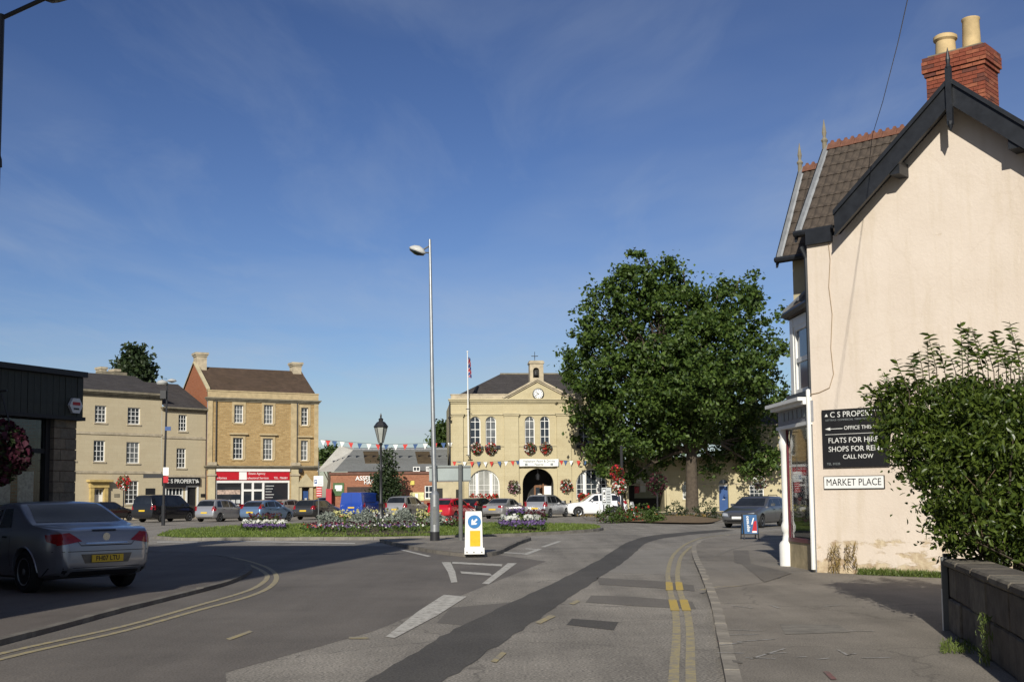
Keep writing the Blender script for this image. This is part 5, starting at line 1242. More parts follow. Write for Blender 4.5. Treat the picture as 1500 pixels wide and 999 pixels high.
# cut-off bay side facing away plus its hipped roof
B2 = PB.lerp(PA, 0.14)
ubp = [(PB.x + 0.28, PB.y + 0.12), (PC.x + 0.28, PC.y - 1.0), (0.0, PC.y - 1.0), (0.0, 0.30)]
MB().slab([(PB.x + 0.24, PB.y + 0.14), (PC.x + 0.24, PC.y - 1.0), (-0.02, PC.y - 1.0), (-0.02, 0.34)], z_ft + 0.04, zu1).build('upper_bay', M_WHITE, hp)
zt_ = zu1 + 0.22
ov = [Vector((PB.x + 0.10, PB.y + 0.02, zu1 + 0.04)), Vector((PC.x + 0.10, PC.y - 0.9, zu1 + 0.04)), Vector((0.0, PC.y - 0.9, zu1 + 0.04)), Vector((0.02, 0.06, zu1 + 0.04))]
zb2 = zu1 + 0.95
mb = MB().add([tuple(p) for p in ov] + [(p.x, p.y, p.z + 0.14) for p in ov] + [(-0.02, 1.2, zb2), (-0.02, 2.9, zb2)], [(0, 1, 2, 3), (0, 4, 5, 1), (3, 7, 4, 0), (1, 5, 6, 2), (4, 7, 8), (4, 8, 9, 5), (5, 9, 6)])
mb.build('bay_roof', M_ROOFT, hp)
MB().tube([ov[0] + Vector((0, 0, 0.16)), Vector((-0.02, 1.2, zb2 + 0.02))], 0.05, 6).build('bay_roof_hip', M_LEAD, hp)
mb = MB().tube([ov[0] + Vector((0, 0, 0.08)), ov[3] + Vector((0, 0, 0.08))], 0.07, 8).tube([ov[0] + Vector((0, 0, 0.08)), ov[1] + Vector((0, 0, 0.08))], 0.07, 8); mb.build('bay_gutter', M_BARGE, hp)
# downpipes and cables
MB().tube([(-0.04, -0.06, 0.12), (-0.04, -0.06, z_ft + 0.1), (-0.07, 0.0, z_ft + 0.2)], 0.042, 8).build('downpipe', M_WHITE, hp)
MB().tube([(-0.05, 0.06, z_ft + 0.25), (-0.05, 0.06, zev - 0.35), (-0.12, 0.0, zev - 0.12)], 0.045, 8).build('downpipe', M_BARGE, hp)
pts = [FP.at(px, py, -0.012) for px, py in ((1213, 352), (1216, 380), (1214, 420), (1219, 460), (1217, 510), (1221, 548), (1215, 568), (1200, 575), (1186, 578))]
MB().tube([(x, -0.012, z) for x, z in pts], 0.008, 5).build('wall_cable', mat('painted_cable', (0.30, 0.22, 0.14), 0.8, 0.1, 5), hp)
# ----- boards on the gable wall
q = (FP.at(1205, 600)[0], FP.at(1303, 640)[0], FP.at(1207, 685)[1], FP.at(1205, 601)[1])
ps = thing('property_sign', 'large black property sign with white capitals on the peach wall', 'sign', FP.O, FP.a)
MB().box(q[0], q[1], -0.05, -0.005, q[2], q[3]).build('sign_board', M_BLACK, ps)
H_ = q[3] - q[2]; W_ = q[1] - q[0]
def sl_(s, fx, fz, size, bold=False, al='LEFT', mt=M_LETW): text(s, 'sign_lettering', size, mt, ps, facing(q[0] + W_ * fx, -0.051, q[2] + H_ * fz), bold=bold, align=al, depth=0.003)
sl_('C S PROPERTY', 0.13, 0.905, 0.15)
sl_('LETTINGS  COMMERCIAL  MANAGEMENT', 0.06, 0.815, 0.05, False, mt=M_LETG)
sl_('OFFICE THIS WAY', 0.34, 0.67, 0.10)
sl_('FLATS FOR HIRE', 0.09, 0.46, 0.14)
sl_('SHOPS FOR RENT', 0.09, 0.31, 0.14)
sl_('CALL NOW', 0.31, 0.175, 0.115)
sl_('TEL. 01225', 0.06, 0.06, 0.06, False, mt=M_LETG)
mb = MB().prism([(q[0] + W_ * 0.05, q[2] + H_ * 0.88), (q[0] + W_ * 0.10, q[2] + H_ * 0.88), (q[0] + W_ * 0.075, q[2] + H_ * 0.93)], -0.055, -0.05)
az_ = q[2] + H_ * 0.665; mb.prism([(q[0] + W_ * 0.05, az_), (q[0] + W_ * 0.13, az_ - 0.03), (q[0] + W_ * 0.13, az_ + 0.03)], -0.055, -0.05).box(q[0] + W_ * 0.13, q[0] + W_ * 0.32, -0.055, -0.05, az_ - 0.006, az_ + 0.006).box(q[0] + W_ * 0.05, q[1] - 0.1, -0.055, -0.05, q[2] + H_ * 0.565, q[2] + H_ * 0.572)
mb.build('sign_emblem_and_arrow', M_LETW, ps)
q3 = (FP.at(1208.5, 706)[0], FP.at(1295.5, 705)[0], FP.at(1208, 715.5)[1], FP.at(1208, 698.5)[1])
sn = thing('street_nameplate', 'white street nameplate with black lettering below the black property sign', 'sign', FP.O, FP.a)
MB().box(q3[0] - 0.012, q3[1] + 0.012, -0.03, -0.004, q3[2] - 0.012, q3[3] + 0.012).build('plate_border', M_BLACK, sn)
MB().box(q3[0], q3[1], -0.034, -0.03, q3[2], q3[3]).build('plate', M_SIGNW, sn)
text('MARKET PLACE', 'plate_lettering', 0.185, M_BLACK, sn, facing((q3[0] + q3[1]) / 2, -0.035, (q3[2] + q3[3]) / 2), xs=0.86, depth=0.002)

# ================================================================= dark shop on the left
oS = P(110, 700, 26.0)
_a = R(66)
FS = Fac((oS.x - math.cos(_a) * 8, oS.y - math.sin(_a) * 8), _a)
def SX(px, py=650): return FS.at(px, py)[0]
def SZ(px, py, y=0): return FS.at(px, py, y)[1]
ls = thing('corner_shop', 'dark single-storey shop with boarded fascia and stone block pillar', 'shop', FS.O, FS.a)
M_BOARD = mat('dark_green_boards', (0.030, 0.034, 0.028), 0.6, 0.25, 6)
M_BLOCK = [mat('grey_stone_block', (0.17, 0.145, 0.11), 0.9, 0.25, 8, 0.4, 30), mat('brown_stone_block', (0.21, 0.17, 0.12), 0.9, 0.25, 8, 0.4, 30)]
xc_ = SX(104, 680); xp0 = SX(70, 680); zfa0 = SZ(100, 612.5); zfa1 = SZ(100, 553)
MB().box(-2, xc_ + 0.02, 0.2, 9, 0.1, 0.12).box(-2, xc_ + 0.1, -0.35, 9, zfa1, zfa1 + 0.12).build('roof', M_IRON, ls)
MB().box(xc_ - 0.25, xc_ - 0.05, 0.5, 9, 0.1, zfa1).box(-2, xc_, 8.8, 9, 0.1, zfa1).build('wall', M_BRICK, ls)
fs = MB().box(-2, xc_ + 0.08, -0.22, 0.2, zfa0, zfa1).box(-2, xc_ + 0.1, -0.30, 0.2, zfa0 - 0.06, zfa0 + 0.02).build('fascia', M_TRIM, ls)
BD = MB().box(0, 0.165, 0, 0.03, 0, zfa1 - zfa0 - 0.04).mesh('fascia_board', M_BOARD)
for k in range(int((xc_ + 2) / 0.175)):
    o = put('fascia_board', BD, fs); o.location = (xc_ + 0.07 - (k + 1) * 0.175, -0.25 + random.uniform(-0.004, 0.004), zfa0 + 0.02)
nb_ = int((zfa0 - 0.1) / 0.225); hb = (zfa0 - 0.1) / nb_
pil = MB().box(xp0 + 0.02, xc_ - 0.02, -0.13, 0.4, 0.1, zfa0).build('pillar', M_MORT, ls)
for k in range(nb_):
    ws = (0.5, 0.5) if k % 2 else (0.3, 0.7)
    x = xp0
    for w_ in ws:
        ww = (xc_ - xp0) * w_
        o = MB().box(x + 0.008, x + ww - 0.008, -0.15 + random.uniform(-0.012, 0.008), 0.3, 0.1 + k * hb + 0.008, 0.1 + (k + 1) * hb - 0.008).build('stone_block', M_BLOCK[random.randint(0, 1)], pil); x += ww
zt_s = SZ(50, 660)
MB().box(xp0 - 0.12, xp0, -0.05, 0.1, 0.1, zfa0).box(-2, xp0 - 0.12, -0.03, 0.08, zt_s - 0.05, zt_s + 0.05).box(-2, xp0 - 0.12, -0.03, 0.08, 0.1, 0.5).box(xp0 - 1.7, xp0 - 1.6, -0.04, 0.08, 0.5, zfa0).build('window_frame', M_TRIM, ls)
MB().box(-2, xp0 - 0.12, 0.02, 0.03, 0.5, zfa0).build('shop_glass', M_SHOPGL, ls)
MB().box(-2, xc_ - 0.3, 2.2, 2.3, 0.1, zfa1).build('back_wall', mat('cream_interior', (0.45, 0.40, 0.30), 0.9, 0.2, 1), ls)
for k in range(3): MB().box(xp0 - 0.75 - k * 0.62, xp0 - 0.33 - k * 0.62, 0.06, 0.08, 1.3 + 0.2 * (k % 2), 2.2 + 0.1 * k).build('window_poster', M_NOTICE, ls)
hx, hz = SX(95.5, 593), SZ(95.5, 593, -0.3)
pq = MB().lathe([(0.0, 0.0), (0.19, 0.0), (0.19, 0.07), (0.0, 0.07)], n=6, M=Matrix.Translation((hx, -0.26, hz)) @ Matrix.Rotation(R(90), 4, 'X')).build('hexagonal_sign', mat('white_sign_plastic', (0.62, 0.62, 0.62), 0.5, 0.05, 3), ls)  # plain, slightly dull white plastic
MB().box(hx - 0.11, hx + 0.11, -0.335, -0.33, hz + 0.01, hz + 0.08).build('sign_print', M_REDSH, pq); MB().box(hx - 0.08, hx + 0.08, -0.335, -0.33, hz - 0.09, hz - 0.05).build('sign_print', M_BLACK, pq)

# ================================================================= tall house beside the street (outside the picture, its shadow falls across the junction)
tl = thing('tall_brick_house', 'tall three-storey red brick house on the left side of the street', 'house', (-21.85, -1.95, 0.0), R(-9.1))
X1_, Y1_, HT = 12.3, 16.2, 13.0
mb = MB(); wn_ = []
for st in range(4):
    for k in range(5): wn_.append((1.2 + k * 3.0, 2.4 + k * 3.0, 1.0 + st * 3.1, 2.7 + st * 3.1))
mb.box(0, X1_, 0, Y1_, 0.05, HT).build('wall', M_BRICK, tl)
for a, b_, c, d in wn_:
    w_ = MB().box(X1_, X1_ + 0.03, a, b_, c, d).build('window', M_WHITE, tl); MB().box(X1_ + 0.03, X1_ + 0.04, a + 0.1, b_ - 0.1, c + 0.1, d - 0.1).build('glass', M_GLASS, w_)
MB().add([(-0.3, -0.3, HT), (X1_ + 0.25, -0.3, HT), (X1_ + 0.25, Y1_ + 0.3, HT), (-0.3, Y1_ + 0.3, HT), (1.2, 2.5, HT + 1.4), (X1_ - 1.2, 2.5, HT + 1.4), (X1_ - 1.2, Y1_ - 2.5, HT + 1.4), (1.2, Y1_ - 2.5, HT + 1.4)], [(0, 1, 5, 4), (1, 2, 6, 5), (2, 3, 7, 6), (3, 0, 4, 7), (4, 5, 6, 7), (0, 3, 2, 1)]).build('roof', M_SLATE, tl)
chimney(tl, 3.2, 4.6, Y1_ - 3.0, Y1_ - 2.0, HT, HT + 3.4, M_BRICK, M_TRIMWT, 2)
chimney(tl, X1_ - 2.2, X1_ - 0.9, Y1_ - 3.0, Y1_ - 2.0, HT, HT + 3.0, M_BRICK, M_TRIMWT, 2)
# ================================================================= cars
M_CARGL = mat('car_glass', (0.014, 0.016, 0.019), 0.04, 0.5, 1.3, spec=0.7)
M_TAIL = mat('red_lamp_lens', (0.25, 0.008, 0.012), 0.15, 0.1, 20, spec=0.6)
M_HEAD = mat('clear_lamp_lens', (0.55, 0.57, 0.58), 0.08, 0.15, 12, metal=0.5)
M_PLY = mat('yellow_number_plate', (0.60, 0.40, 0.03), 0.5, 0.05, 5)
M_PLW = mat('white_number_plate', (0.68, 0.68, 0.66), 0.5, 0.05, 5)
M_RIM = mat('alloy_wheel', (0.30, 0.31, 0.32), 0.35, 0.1, 10, metal=0.7)
M_CHROME = mat('chrome', (0.65, 0.66, 0.67), 0.12, 0.0, metal=1.0)
CAR = {
 'hatch': dict(L=4.3, W=1.80, top=[(0, .56), (.06, .70), (.35, .80), (1.0, .93), (1.22, .99), (2.0, 1.39), (2.45, 1.475), (3.1, 1.46), (3.7, 1.36), (4.12, 1.02), (4.26, .86), (4.3, .60)], belt=(.90, 1.0), ws=(1.22, 2.02), rw=(3.66, 4.12), ax=(.85, 3.48), r=.31, win=[(1.55, 2.45), (2.53, 3.35), (3.42, 3.75)], tail=(.60, .86, .88, 1.20)),
 'mpv': dict(L=4.3, W=1.78, top=[(0, .58), (.06, .74), (.3, .86), (.75, .98), (.95, 1.04), (1.9, 1.50), (2.4, 1.60), (3.2, 1.61), (3.85, 1.53), (4.15, 1.10), (4.26, .88), (4.3, .60)], belt=(.95, 1.02), ws=(.95, 1.9), rw=(3.84, 4.15), ax=(.80, 3.55), r=.31, win=[(1.35, 2.3), (2.38, 3.2), (3.28, 3.85)], tail=(.62, .86, .78, 1.12)),
 'saloon': dict(L=4.55, W=1.74, top=[(0, .55), (.06, .68), (.4, .78), (1.2, .90), (1.4, .95), (2.15, 1.34), (2.6, 1.41), (3.1, 1.39), (3.75, 1.07), (3.95, 1.0), (4.4, .97), (4.52, .88), (4.55, .58)], belt=(.88, .95), ws=(1.4, 2.15), rw=(3.1, 3.78), ax=(.88, 3.52), r=.30, win=[(1.7, 2.5), (2.58, 3.3)], tail=(.45, .84, .74, .92)),
 'estate': dict(L=4.7, W=1.79, top=[(0, .52), (.06, .66), (.4, .78), (1.2, .93), (1.4, .97), (2.2, 1.37), (2.65, 1.45), (3.6, 1.44), (4.2, 1.38), (4.52, 1.02), (4.66, .88), (4.7, .58)], belt=(.90, .97), ws=(1.4, 2.2), rw=(4.16, 4.54), ax=(.90, 3.62), r=.31, win=[(1.75, 2.6), (2.68, 3.5), (3.58, 4.2)], tail=(.60, .86, .75, 1.02)),
 'suv': dict(L=4.6, W=1.87, top=[(0, .70), (.06, .88), (.35, .98), (1.1, 1.06), (1.3, 1.12), (1.95, 1.58), (2.4, 1.68), (3.4, 1.68), (4.0, 1.60), (4.38, 1.18), (4.56, .98), (4.6, .66)], belt=(1.05, 1.12), ws=(1.3, 1.95), rw=(3.98, 4.40), ax=(.88, 3.60), r=.36, win=[(1.6, 2.4), (2.5, 3.3), (3.4, 4.0)], tail=(.64, .90, .88, 1.14)),
 'bus': dict(L=4.8, W=1.90, top=[(0, .70), (.05, .90), (.3, 1.02), (.75, 1.15), (.9, 1.2), (1.55, 1.78), (2.0, 1.88), (3.4, 1.90), (4.5, 1.87), (4.70, 1.60), (4.78, 1.0), (4.8, .6)], belt=(1.12, 1.16), ws=(.9, 1.55), rw=(4.52, 4.755), ax=(.90, 3.75), r=.34, win=[(1.2, 2.1), (2.2, 3.2), (3.3, 4.4)], tail=(.70, .92, .86, 1.16)),
 'van': dict(L=4.9, W=1.92, top=[(0, .70), (.05, .90), (.3, 1.02), (.75, 1.15), (.9, 1.2), (1.6, 1.82), (2.1, 1.94), (3.4, 1.97), (4.7, 1.95), (4.84, 1.85), (4.89, 1.0), (4.9, .55)], belt=(1.12, 1.16), ws=(.9, 1.55), rw=None, ax=(.90, 3.85), r=.34, win=[(1.2, 2.1)], tail=(.84, .95, .82, 1.25)),
 'coupe': dict(L=4.48, W=1.80, top=[(0, .55), (.06, .68), (.4, .78), (1.05, .92), (1.25, .97), (2.0, 1.33), (2.45, 1.41), (2.95, 1.385), (3.5, 1.13), (3.72, 1.05), (4.2, 1.0), (4.40, .94), (4.465, .78), (4.48, .56)], belt=(.90, 1.0), ws=(1.25, 2.0), rw=(2.88, 3.66), ax=(.90, 3.52), r=.325, win=[(1.55, 2.45), (2.52, 2.98)], tail=(.42, .86, .76, .955)),
}
_bodycache = {}
def car_body(kind):
    if kind in _bodycache: return _bodycache[kind]
    c = CAR[kind]; L, W = c['L'], c['W']
    tp = catmull([Vector((a, b, 0)) for a, b in c['top']], 6); tx = np.maximum.accumulate([p.x for p in tp]); tz = [p.y for p in tp]
    top = lambda x: float(np.interp(x, tx, tz))
    bot = lambda x: float(np.interp(x, [0, .15, .5, L - .6, L - .15, L], [.36, .22, .19, .20, .27, .36]))
    plan = lambda x: float(np.interp(x, [0, .05, .15, .35, .8, L - .9, L - .35, L - .12, L - .03, L], [.66, .80, .89, .955, 1, 1, .975, .93, .88, .80])) if kind not in ('van', 'bus', 'coupe') else float(np.interp(x, [0, .05, .15, .35, .8, L - 1.0, L - .5, L - .25, L - .1, L - .03, L], [.66, .80, .89, .955, 1, 1, .97, .92, .85, .78, .70])) if kind == 'coupe' else float(np.interp(x, [0, .05, .2, .5, 1.0, L - .5, L - .1, L], [.72, .85, .93, .975, 1, 1, .98, .955]))
    belt = lambda x: c['belt'][0] + (c['belt'][1] - c['belt'][0]) * x / L
    xs_ = sorted(set([0, .02, .05, .1, .18, .28, .4] + [round(k, 3) for k in np.arange(.5, L - .4, .09)] + [L - .4, L - .3, L - .22, L - .15, L - .1, L - .06, L - .03, L - .012, L]))
    bm = bmesh.new(); rings = []
    tum = .30 if kind not in ('van',) else .10
    for x in xs_:
        hw = W / 2 * plan(x); zt = top(x); zb = bot(x); zs = min(belt(x), zt - .045)
        hg = zt - zs; r_ = min(.10, hg * .5); ysh = .955 * hw; yr = ysh - .008 - max(0, tum * (hg - .05)) ; zr_ = zt - r_
        pr = [(0, zb), (.80 * hw, zb), (.93 * hw, zb + .05), (.975 * hw, zb + (zs - zb) * .22), (.995 * hw, zb + (zs - zb) * .45), (hw, zb + (zs - zb) * .62), (.992 * hw, zb + (zs - zb) * .80), (.978 * hw, zb + (zs - zb) * .93), (ysh, zs),
              ((ysh * 2 + yr) / 3, zs + (zr_ - zs) / 3), ((ysh + yr * 2) / 3, zs + (zr_ - zs) * 2 / 3), (yr, zr_), (yr - .25 * r_, zt - r_ * .55), (yr - .75 * r_, zt - r_ * .22), (yr * .62, zt - .010), (yr * .3, zt - .003), (0, zt)]
        ring = [bm.verts.new((L / 2 - x, y, z)) for y, z in pr] + [bm.verts.new((L / 2 - x, -y, z)) for y, z in pr[-2:0:-1]]
        rings.append(ring)
    n = len(rings[0])
    for a, b in zip(rings, rings[1:]):
        for k in range(n): bm.faces.new((a[k], a[(k + 1) % n], b[(k + 1) % n], b[k]))
    bm.faces.new(rings[0]); bm.faces.new(rings[-1][::-1])
    bmesh.ops.recalc_face_normals(bm, faces=bm.faces)
    for f in bm.faces:
        f.smooth = True
        if f.calc_center_median().z < .25: f.material_index = 1
    me = bpy.data.meshes.new('body'); bm.to_mesh(me); bm.free()
    me.materials.append(M_BLACK); me.materials.append(M_TRIM)
    cut = MB()
    for ax in c['ax']:
        for s in (-1, 1):
            RXm = Matrix.Translation((L / 2 - ax, s * (W / 2 + .15), c['r'])) @ Matrix.Rotation(R(90) * s, 4, 'X')
            cut.lathe([(c['r'] + .055, 0), (c['r'] + .055, .42)], n=28, m=1, M=RXm)
    bm = bmesh.new(); cm = cut.mesh('cutter', [M_BLACK, M_TRIM]); bm.from_mesh(cm); bmesh.ops.recalc_face_normals(bm, faces=bm.faces); bm.to_mesh(cm); bm.free()
    o = bpy.data.objects.new('tmp_body', me); k = bpy.data.objects.new('tmp_cut', cm); COL.objects.link(o); COL.objects.link(k)
    md = o.modifiers.new('b', 'BOOLEAN'); md.object = k; md.operation = 'DIFFERENCE'; md.solver = 'EXACT'
    dg = bpy.context.evaluated_depsgraph_get(); dg.update()
    res = bpy.data.meshes.new_from_object(o.evaluated_get(dg))
    bpy.data.objects.remove(o); bpy.data.objects.remove(k)
    if len(res.polygons) < 50: res = me
    res.set_sharp_from_angle(angle=R(38)); res.name = 'body'
    bvh = BVHTree.FromPolygons([v.co.copy() for v in res.vertices], [list(p.vertices) for p in res.polygons])
    _bodycache[kind] = (res, bvh, top, belt)
    return _bodycache[kind]
def car_patch(bvh, quad, axis, name, mate, parent, n=8, m=4, off=.006, sign=1):
    """a lens, pane or trim piece laid on the body: bilinear quad projected along an axis"""
    a, b, c, d = [Vector(p) for p in quad]; v = []
    for j in range(m + 1):
        for i in range(n + 1):
            u, w = i / n, j / m
            p = a * (1 - u) * (1 - w) + b * u * (1 - w) + c * u * w + d * (1 - u) * w
            if axis == 'y': o_ = Vector((p.x, 3 * sign, p.y)); dr = Vector((0, -sign, 0))
            else: o_ = Vector((4 * sign, p.x, p.y)); dr = Vector((-sign, 0, 0))
            h, nn, _, _ = bvh.ray_cast(o_, dr)
            if h is None:
                h = o_ + dr * (3 - .8 if axis == 'y' else 4 - 2.1); nn = -dr
            if nn.dot(dr) > 0: nn = -nn
            v.append(h + nn * off)
    return MB().add(v, [(j * (n + 1) + i, j * (n + 1) + i + 1, (j + 1) * (n + 1) + i + 1, (j + 1) * (n + 1) + i) for j in range(m) for i in range(n)]).build(name, mate, parent, 50)
_wheel = {}
def wheel_meshes(r):
    if r in _wheel: return _wheel[r]
    RX_ = Matrix.Rotation(R(90), 4, 'X')
    ty = MB().lathe([(r * .62, -.09), (r * .9, -.105), (r, -.07), (r, .07), (r * .9, .105), (r * .62, .09)], n=28, M=RX_).mesh('tyre', M_RUBBER, 40)
    mb = MB().lathe([(r * .63, -.085), (r * .63, .05)], n=28, M=RX_).lathe([(r * .66, .07), (r * .66, .098), (r * .56, .085), (r * .56, .07)], n=28, M=RX_)
    for k in range(7):
        M = RX_ @ Matrix.Rotation(2 * math.pi * k / 7, 4, 'Z'); mb.box(r * .05, r * .6, -.028, .028, .045, .085, M=M)
    mb.lathe([(0.001, .1), (r * .16, .095), (r * .18, .05)], n=12, M=RX_)
    rim = mb.mesh('rim', M_RIM, 40)
    shade_disc = MB().lathe([(.001, .03), (r * .62, .03)], n=24, M=RX_).mesh('brake_shadow_disc', M_TRIM)  # black disc standing in for the shade behind the spokes
    _wheel[r] = (ty, rim, shade_disc); return _wheel[r]
def car(kind, label, paintm, pos, az, scale=1.0, detail=1, plate=None, group=None, cat='car', name='parked_car', rear=True, front=True, rails=False):
    res, bvh, top, belt = car_body(kind); c = CAR[kind]; L, W = c['L'], c['W']; hw = W / 2
    t = thing(name, label, cat, (pos[0], pos[1], pos[2] if len(pos) > 2 else 0.004), math.pi / 2 - R(az), group)
    t.scale = (scale,) * 3
    me = res.copy(); me.materials.clear(); me.materials.append(paintm); me.materials.append(M_TRIM)
    body = put('body', me, t)
    X = lambda x: L / 2 - x
    # side windows
    for s in (1, -1):
        nwin = len(c['win'])
        for i, (a, b) in enumerate(c['win']):
            zb0, zb1 = belt(a) + .035, belt(b) + .035
            def zt_at(x): return min(top(x), c.get('H', 9)) - .115
            ta, tb = a, b
            if i == 0: ta = min(a + .52, b - .15)
            if i == nwin - 1 and kind not in ('van', 'bus'): tb = b - .18
            q = [(X(a), zb0), (X(b), zb1), (X(tb), max(zt_at(tb), zb1 + .03)), (X(ta), max(zt_at(ta), zb0 + .05))]
            car_patch(bvh, q, 'y', 'window', M_CARGL, t, 8, 4, .005, s)
    wx0, wx1 = c['ws']; wyb, wyt = hw * .84, hw * .66
    zb_, zt_ = top(wx0) + .03, top(wx1) - .03
    car_patch(bvh, [(-wyb, zb_), (wyb, zb_), (wyt, zt_), (-wyt, zt_)], 'x', 'windscreen', M_CARGL, t, 10, 6, .005, 1)
    if c['rw']:
        r0, r1 = c['rw']; zt_, zb_ = top(r0) - .035, top(r1) + .02
        car_patch(bvh, [(-hw * .80, zb_), (hw * .80, zb_), (hw * .66, zt_), (-hw * .66, zt_)], 'x', 'rear_window', M_CARGL, t, 10, 6, .005, -1)
    y0, y1, z0, z1 = c['tail']
    for s in (1, -1):
        w_ = y0 * hw / .9 * s; q = [(w_, z0 + .03), (y1 * hw / .9 * s * 1.0, z0), (y1 * hw / .9 * s * .985, z1), (w_ * (1.12 if z1 > 1.0 else 1.0), z1 - .01)]
        car_patch(bvh, q, 'x', 'taillight', M_TAIL, t, 6, 4, .008, -1)
        hz = top(.12)
        car_patch(bvh, [(hw * .48 * s, hz - .15), (hw * .86 * s, hz - .13), (hw * .84 * s, hz + .0), (hw * .55 * s, hz - .03)], 'x', 'headlight', M_HEAD, t, 6, 3, .008, 1)
        # mirror
        mx_ = X(c['win'][0][0] + .28); mz = belt(1.6) + .06; my = s * (hw + .02)
        MB().box(mx_ - .05, mx_ + .07, min(my, my + s * .16), max(my, my + s * .16), mz, mz + .12).build('mirror', paintm if detail else M_TRIM, t)
    car_patch(bvh, [(-.26, .60 if kind not in ('suv', 'bus', 'van') else .75), (.26, .60 if kind not in ('suv', 'bus', 'van') else .75), (.26, .71 if kind not in ('suv', 'bus', 'van') else .86), (-.26, .71 if kind not in ('suv', 'bus', 'van') else .86)], 'x', 'rear_number_plate', M_PLY, t, 2, 1, .014, -1)
    car_patch(bvh, [(-.26, .42), (.26, .42), (.26, .53), (-.26, .53)], 'x', 'front_number_plate', M_PLW, t, 2, 1, .014, 1)
    car_patch(bvh, [(-hw * .42, top(.05) - .16), (hw * .42, top(.05) - .16), (hw * .40, top(.05) - .05), (-hw * .40, top(.05) - .05)], 'x', 'grille', M_TRIM, t, 6, 2, .008, 1)
    for sg_ in (1, -1):
        car_patch(bvh, [(-hw * .72, .30), (hw * .72, .30), (hw * .72, .37), (-hw * .72, .37)], 'x', 'bumper_trim', M_TRIM, t, 8, 1, .008, sg_)
    # door seams and handles
    for s in (1, -1):
        for i, (a, b) in enumerate(c['win'][:2]):
            xe = b + .04
            car_patch(bvh, [(X(xe), .30), (X(xe + .012), .30), (X(xe + .012), belt(xe)), (X(xe), belt(xe))], 'y', 'door_seam', M_TRIM, t, 1, 6, .002, s)
            car_patch(bvh, [(X(b - .22), belt(b) - .13), (X(b - .04), belt(b) - .13), (X(b - .04), belt(b) - .10), (X(b - .22), belt(b) - .10)], 'y', 'door_handle', M_TRIM, t, 2, 1, .015, s)
        if kind == 'van':
            car_patch(bvh, [(X(2.3), 1.2), (X(4.6), 1.2), (X(4.6), 1.16), (X(2.3), 1.16)], 'y', 'side_moulding', M_TRIM, t, 6, 1, .01, s)
    if kind == 'van':
        car_patch(bvh, [(-.006, .45), (.006, .45), (.006, 1.85), (-.006, 1.85)], 'x', 'rear_door_seam', M_TRIM, t, 1, 6, .004, -1)
    if rails:
        for s in (1, -1): MB().tube([(X(2.5), s * hw * .66, top(2.5) - .0), (X(2.6), s * hw * .66, top(2.6) + .05), (X(L - 1.0), s * hw * .66, top(L - 1.0) + .05), (X(L - .9), s * hw * .66, top(L - .9))], .018, 6).build('roof_rail', M_TRIM, t)
    ty, rim, shade_disc = wheel_meshes(c['r'])
    for ax in c['ax']:
        for s in (1, -1):
            w_ = put('wheel', ty, t); w_.location = (X(ax), s * (hw - .115), c['r']); w_.rotation_euler = (0, 0, 0 if s < 0 else math.pi)
            put('rim', rim, w_); put('shade_disc', shade_disc, w_)
    return t, body, bvh
def silver(n, v=.42, tint=(1, 1, 1.02)): return paint(n, (v * tint[0], v * tint[1], v * tint[2]), .6, .3)
PAINT = dict(silver=silver('silver_car_paint', .42), silver2=silver('warm_silver_paint', .40, (1.02, 1, .96)), grey=silver('grey_car_paint', .14), darkgrey=silver('dark_grey_paint', .06), blue=paint('pale_blue_metallic', (.15, .23, .36), .5, .3), black=paint('black_car_paint', (.008, .008, .010), .0, .25), navy=paint('navy_car_paint', (.014, .018, .035), .2, .28), vanblue=paint('blue_van_paint', (.012, .05, .30), .0, .3), red=paint('red_car_paint', (.42, .008, .018), .0, .28), white=paint('white_car_paint', (.72, .72, .72), .0, .3), astra=silver('silver_blue_paint', .29, (.93, .98, 1.10)))
def at_px(px, py, z=0.004):
    g_ = G(px, py); return (g_.x, g_.y, z)
GR = 'cars parked round the square'
car('estate', 'dark car parked by the columned Georgian doorway behind a black van', PAINT['black'], at_px(158, 763), 20, group=GR, detail=0)
car('bus', 'black van-like people carrier with tinted windows parked before the property office', PAINT['black'], at_px(242, 764), 24, group=GR, name='parked_van', cat='van')
car('mpv', 'light silver hatchback parked between black van and pale blue hatchback', PAINT['silver'], at_px(324, 763.5), 20, .96, group=GR)
car('hatch', 'pale blue metallic hatchback parked before the red agency shopfront', PAINT['blue'], at_px(392, 764), 21, group=GR)
car('hatch', 'silver grey car parked behind the pale blue hatchback', PAINT['silver2'], at_px(425, 757), 32, group=GR, detail=0)
car('estate', 'dark grey estate car with roof rails parked beside flower bed', PAINT['darkgrey'], at_px(466, 760.5), 18, group=GR, rails=True)
car('suv', 'dark car parked in front of the green notice board', PAINT['black'], at_px(487, 754), 20, .95, group=GR, detail=0)
car('van', 'bright blue panel van parked before the brick assembly hall', PAINT['vanblue'], at_px(533, 758), 16, 1.0, group=GR, name='panel_van', cat='van')
car('mpv', 'silver people carrier parked behind the grey-leaved flower bed', PAINT['silver2'], at_px(597, 758.5), 20, 1.02, group=GR, rails=True)
car('hatch', 'bright red car parked behind the tall steel column', PAINT['red'], at_px(663, 762), 22, group=GR)
car('saloon', 'navy car half hidden behind the red car', PAINT['navy'], at_px(652, 755), 25, group=GR, detail=0)
car('hatch', 'dark car parked below the left arched window of the town hall', PAINT['black'], at_px(702, 756.5), 25, group=GR, detail=0)
car('saloon', 'silver saloon with red lamps parked by white flower bed', PAINT['silver2'], at_px(741, 759), 24, group=GR)
car('mpv', 'silver grey people carrier parked before the town hall doorway', PAINT['silver'], at_px(802, 757.5), 26, 1.02, group=GR)
car('suv', 'white sport utility car parked below the right arched window', PAINT['white'], at_px(872, 756.0), -97, 1.0, group=GR)
